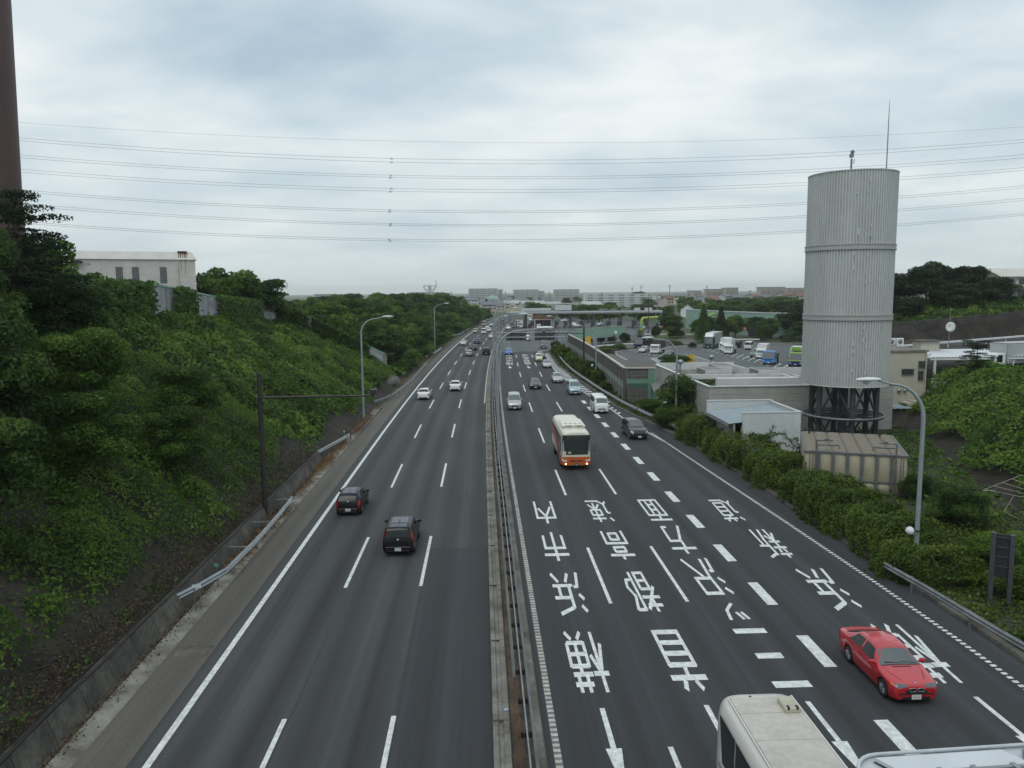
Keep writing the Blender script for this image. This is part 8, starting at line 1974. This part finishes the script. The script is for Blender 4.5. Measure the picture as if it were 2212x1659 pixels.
# ---- trucks
BOXW = M('box_white', (.62, .64, .64), .45, var=.05, scale=.5); BOXG = M('box_grey', (.40, .42, .44), .5, .1, var=.06, scale=.5)
TARP = M('tarp_dark', (.045, .043, .038), .8, var=.2, scale=.8); CHASS = M('chassis', (.025, .025, .027), .7, var=.2)
def truck(label, pos, head, cabcol, L, W, Hc, kind, cargo=None, Hb=2.4, group=None, lower=None, rot=None, cablen=1.7, name='truck', defl=None):
    """cab-over truck, front towards +Y; kind: box, flat, tarp, tipper"""
    t = thing(name, label, 'truck', pos, R(-head), group); f = L / 2; w = W / 2
    mb = MB(); vs = []; fs = []; pr = [(f, .5), (f + .0, 1.05), (f - .05, 1.25), (f - .34, Hc - .12), (f - .55, Hc), (f - cablen, Hc), (f - cablen, .5)]
    for x, k in ((-w, 0), (-w * .96, 0), (w * .96, 0), (w, 0)): pass
    n = len(pr)
    for sx, ins in ((-1, .06), (-.94, 0), (.94, 0), (1, .06)):
        for (y, z) in pr: vs.append((sx * w * (1 - .03 * (z > 1.4)), y - ins * (y > f - .6), z - ins * (z > Hc - .2)))
    for a in range(3):
        for i in range(n): fs.append((a * n + i, (a + 1) * n + i, (a + 1) * n + (i + 1) % n, a * n + (i + 1) % n))
    fs += [tuple(range(n)), tuple(range(4 * n - 1, 3 * n - 1, -1))]
    mb.add(vs, fs); mb.build('cab', cabcol, t)
    mb = MB(); ya, yb, za, zb = f - .062, f - .325, 1.31, Hc - .2
    mb.quad((-w * .86, ya + .01, za), (w * .86, ya + .01, za), (w * .84, yb + .01, zb), (-w * .84, yb + .01, zb)); mb.build('windshield', GLASSL, t)
    for s in (-1, 1):
        mb = MB(); p = [(f - .28, 1.32), (f - .48, Hc - .22), (f - 1.2, Hc - .22), (f - 1.2, 1.18), (f - .4, 1.18)]; mb.poly([(s * (w + .004), y, z) for y, z in (p if s < 0 else p[::-1])]); mb.build('side_window', GLASS, t)
        mb = MB(); mb.box((s * (w + .14), f - .12, 1.72), (.17, .10, .34), 0, .03); mb.tube([(s * w, f - .2, 1.9), (s * (w + .14), f - .12, 1.9)], .02, 5); mb.build('mirror', DARKT, t)
        mb = MB(); mb.box((s * w * .78, f + .01, .74), (.34, .04, .16), 0, .01); mb.build('headlight', HEAD, t)
    mb = MB(); mb.box((0, f + .008, 1.06), (W * .7, .02, .12)); mb.build('grille', DARKT, t)
    mb = MB(); mb.box((0, f - .02, .50), (W * .98, .20, .24), 0, .03); mb.build('bumper', lower or cabcol, t)
    mb = MB(); mb.box((0, f + .09, .50), (.36, .02, .18)); mb.build('front_plate', PLATE, t)
    if lower:
        mb = MB(); mb.box((0, f - cablen / 2, .80), (W + .015, cablen + .01, .5)); mb.build('cab_stripe', lower, t)
    mb = MB(); mb.box((0, -.2, .62), (W * .5, L - .6, .28)); mb.build('chassis', CHASS, t)
    yb0, yb1 = -f, f - cablen - .12; ln = yb1 - yb0; yc = (yb0 + yb1) / 2
    if kind == 'box':
        mb = MB(); mb.box((0, yc, .95 + Hb / 2), (W * 1.03, ln, Hb), 0, .03); b = mb.build('cargo_box', cargo or BOXW, t)
        for s in (-1, 1):
            mb = MB(); mb.box((0, s * (ln / 2 - .04) + yc, .95 + Hb / 2), (W * 1.045, .07, Hb + .02)); mb.box((0, yc, .95 + (Hb - .04 if s > 0 else .04)), (W * 1.045, ln, .07)); mb.build('edge_trim', STEEL, b)
    elif kind == 'flat':
        mb = MB(); mb.box((0, yc, .98), (W * 1.0, ln, .14)); mb.build('bed', BOXG, t)
        for s in (-1, 1):
            mb = MB(); mb.box((s * W * .49, yc, 1.2), (.05, ln, .36)); mb.build('side_board', BOXG, t)
        mb = MB(); mb.box((0, yb1, 1.6), (W * .96, .06, 1.15)); mb.build('headboard', STEEL_D, t)
        mb = MB(); mb.box((0, yb0, 1.2), (W, .05, .36)); mb.build('tail_board', BOXG, t)
    elif kind == 'tarp':
        mb = MB(); mb.box((0, yc, 1.0), (W * 1.02, ln, .35)); mb.build('bed', BOXW, t)
        mb = MB(); mb.box((0, yc, 1.2 + Hb / 2), (W * 1.02, ln, Hb), 0, .10); mb.build('tarpaulin', TARP, t)
    elif kind == 'tipper':
        for s in (-1, 1):
            mb = MB(); mb.box((s * W * .47, yc, 1.55), (.08, ln, .95)); mb.build('side_wall', cargo or cabcol, t)
            for k in range(4):
                mb = MB(); mb.box((s * (W * .47 + .05), yb0 + ln * (k + .5) / 4, 1.55), (.06, .10, .9)); mb.build('rib', CHASS, t)
        mb = MB(); mb.box((0, yb1, 1.75), (W * .96, .08, 1.35)); mb.box((0, yb1 + .3, 2.38), (W * .9, .7, .06)); mb.build('headboard', cargo or cabcol, t)
        mb = MB(); mb.box((0, yc, 1.10), (W * .92, ln, .08)); mb.build('bed', CHASS, t)
        mb = MB(); mb.box((0, yb0, 1.5), (W * .96, .08, .85)); mb.build('tail_board', cargo or cabcol, t)
    if defl:
        mb = MB(); mb.add([(-w * .8, f - .45, Hc), (w * .8, f - .45, Hc), (w * .85, f - cablen, Hc), (-w * .85, f - cablen, Hc), (-w * .75, f - cablen + .15, Hc + defl), (w * .75, f - cablen + .15, Hc + defl)], [(0, 1, 5, 4), (1, 2, 5), (3, 0, 4), (2, 3, 4, 5)]); mb.build('deflector', BOXW, t)
    r = .50 if W > 2.2 else .38
    wheel_set(t, r, [(s * (w - .16), y) for s in (-1, 1) for y in ((f - 1.05, -f + 1.3) if L < 9 else (f - 1.2, -f + 1.4, -f + 2.7))], .26)
    return t
HD = 208.0       # stalls point to the lower left
hv = Vector((-.468, -.884, 0)); side = Vector((-.884, .468, 0))
def lot_front(x, y, L): return Vector((x, y, .02)) - hv * (L / 2)
GT = 'trucks in the lorry park'
truck('navy dump truck with tipper body beside the hedge', lot_front(38.8, 189.5, 7.2), HD, P_['navyt'], 7.2, 2.4, 2.75, 'tipper', P_['navyt'], group=GT)
car('wagon', 'silver estate car parked between navy dump truck and tarpaulin truck', lot_front(37.2, 178.2, 4.6), HD, P_['silver'])
truck('white truck with dark tarpaulin over the load', lot_front(39.4, 174.2, 6.4), HD, P_['white'], 6.4, 2.05, 2.2, 'tarp', Hb=1.9, group=GT)
car('sedan', 'dark saloon parked in front of the tarpaulin truck', lot_front(40.0, 165.5, 4.65), HD - 2, P_['gunmetal'])
t = truck('big dark green lorry with long grey box body', lot_front(56.0, 188.3, 11.8), HD, P_['dkgreen'], 11.8, 2.49, 2.95, 'box', BOXG, 2.85, group=GT, cablen=2.3, defl=.9)
for y_, w_, m_, nm in ((1.6, 1.0, ORG, 'orange_emblem'), (-4.9, 1.6, M('emblem_yellow', (.55, .36, .03), .5, var=0), 'yellow_panel')):
    mb = MB()
    if nm == 'orange_emblem': mb.lathe([(0, -.01), (.55, -.01), (.55, 0)], 18, (1.30, y_, 2.75), 'x'); mb.lathe([(0, -.01), (.55, -.01), (.55, 0)], 18, (-1.30, y_, 2.75), 'x')
    else: mb.box((0, y_, 2.6), (2.62, w_, 1.9))
    mb.build(nm, m_, t)
truck('white box truck just right of the dark green lorry', lot_front(57.0, 179.5, 6.2), HD, P_['white'], 6.2, 2.0, 2.15, 'box', BOXW, 2.15, group=GT)
truck('second white box truck, between two other white trucks', lot_front(56.3, 175.2, 6.2), HD, P_['white'], 6.2, 2.0, 2.15, 'box', BOXW, 2.1, group=GT)
truck('white flatbed truck with grey bed', lot_front(55.5, 171.3, 6.0), HD, P_['white'], 6.0, 1.95, 2.15, 'flat', group=GT)
car('van', 'white van with side windows parked behind the flatbed truck', Vector((65.5, 186, .02)), HD + 180, P_['white'])
car('suv', 'black car parked behind the white box trucks', Vector((65, 193, .02)), HD + 180, P_['black'])
car('minivan', 'grey-blue minivan parked left of the white box truck', lot_front(58.3, 162.5, 4.65), HD, P_['greygreen'])
truck('white box truck behind the blue tipper', lot_front(58.3, 158.5, 6.4), HD, P_['white'], 6.4, 2.0, 2.15, 'box', BOXW, 2.0, group=GT)
truck('bright blue tipper truck with open load bed', lot_front(55.3, 146.0, 7.2), HD, P_['tbl'], 7.2, 2.35, 2.65, 'tipper', P_['grey'], group=GT)
car('van', 'white van parked between blue tipper and green-blue truck', lot_front(61.8, 150.0, 4.7), HD, P_['white'])
LG = paint('lime_cab', (.20, .38, .06))
t = truck('lime and navy truck with white refrigerated box', lot_front(58.6, 141.2, 8.2), HD, LG, 8.2, 2.4, 2.75, 'box', BOXW, 2.5, group=GT, lower=P_['navy'])
mb = MB(); mb.box((0, 2.6, 3.35), (1.7, .7, .7), 0, .05); mb.build('cooling_unit', LG, t)
car('hatch', 'white car parked beside the lime and navy truck', lot_front(61.0, 137.5, 4.0), HD, P_['white'])
car('wagon', 'white car nearest the low building roof, only its roof visible', Vector((54.8, 128.5, .02)), HD + 90, P_['white'])
car('hatch', 'silver car behind the low building parapet', Vector((50.5, 121.5, .02)), HD + 90, P_['silver'])
truck('white refrigerated box truck on the right terrace above the creeper', (64.0, 90.6, 4.5), 252, P_['white'], 7.6, 2.2, 2.25, 'box', BOXG, 2.45, lower=None)
truck('white box truck with pale box coming out of the toll', gz(1126, 709) + Vector((0, 3, 0)), 190, P_['white'], 6.4, 2.2, 2.3, 'box', BOXW, 2.3)
truck('yellow and white truck queueing beyond the toll canopy', gz(1147, 690) + Vector((0, 4, 0)), 190, P_['white'], 8.0, 2.3, 2.6, 'box', YEL, 2.5)
truck('white tank-like truck with red stripe beyond the canopy', gz(1268, 689) + Vector((0, 2, 0)), 265, P_['white'], 9.0, 2.4, 2.8, 'box', BOXW, 2.2)
truck('blue truck half hidden behind a canopy column', gz(1290, 690) + Vector((0, 2, 0)), 262, P_['tbl'], 7.0, 2.3, 2.6, 'box', P_['tbl'], 2.0)
truck('white pickup truck under the gantry on the plaza', gz(1138, 736.5) + Vector((.3, 1.7, 0)), 190, P_['white'], 3.6, 1.5, 1.75, 'flat', cablen=1.3)
# ------------------------------------------------------------------ summer haze over the whole place
mb = MB(); mb.box((0, 4470, 36.3), (14600, 9200, 75.0))
hz_m = bpy.data.materials.new('haze'); hz_m.use_nodes = True
t_ = hz_m.node_tree; t_.nodes.remove(t_.nodes['Principled BSDF'])
pv = t_.nodes.new('ShaderNodeVolumePrincipled'); pv.inputs['Color'].default_value = (.95, .975, .985, 1); pv.inputs['Density'].default_value = 0.00014; pv.inputs['Anisotropy'].default_value = 0.2
t_.links.new(pv.outputs[0], t_.nodes['Material Output'].inputs['Volume'])
prop(mb.build('haze', hz_m), kind='stuff')
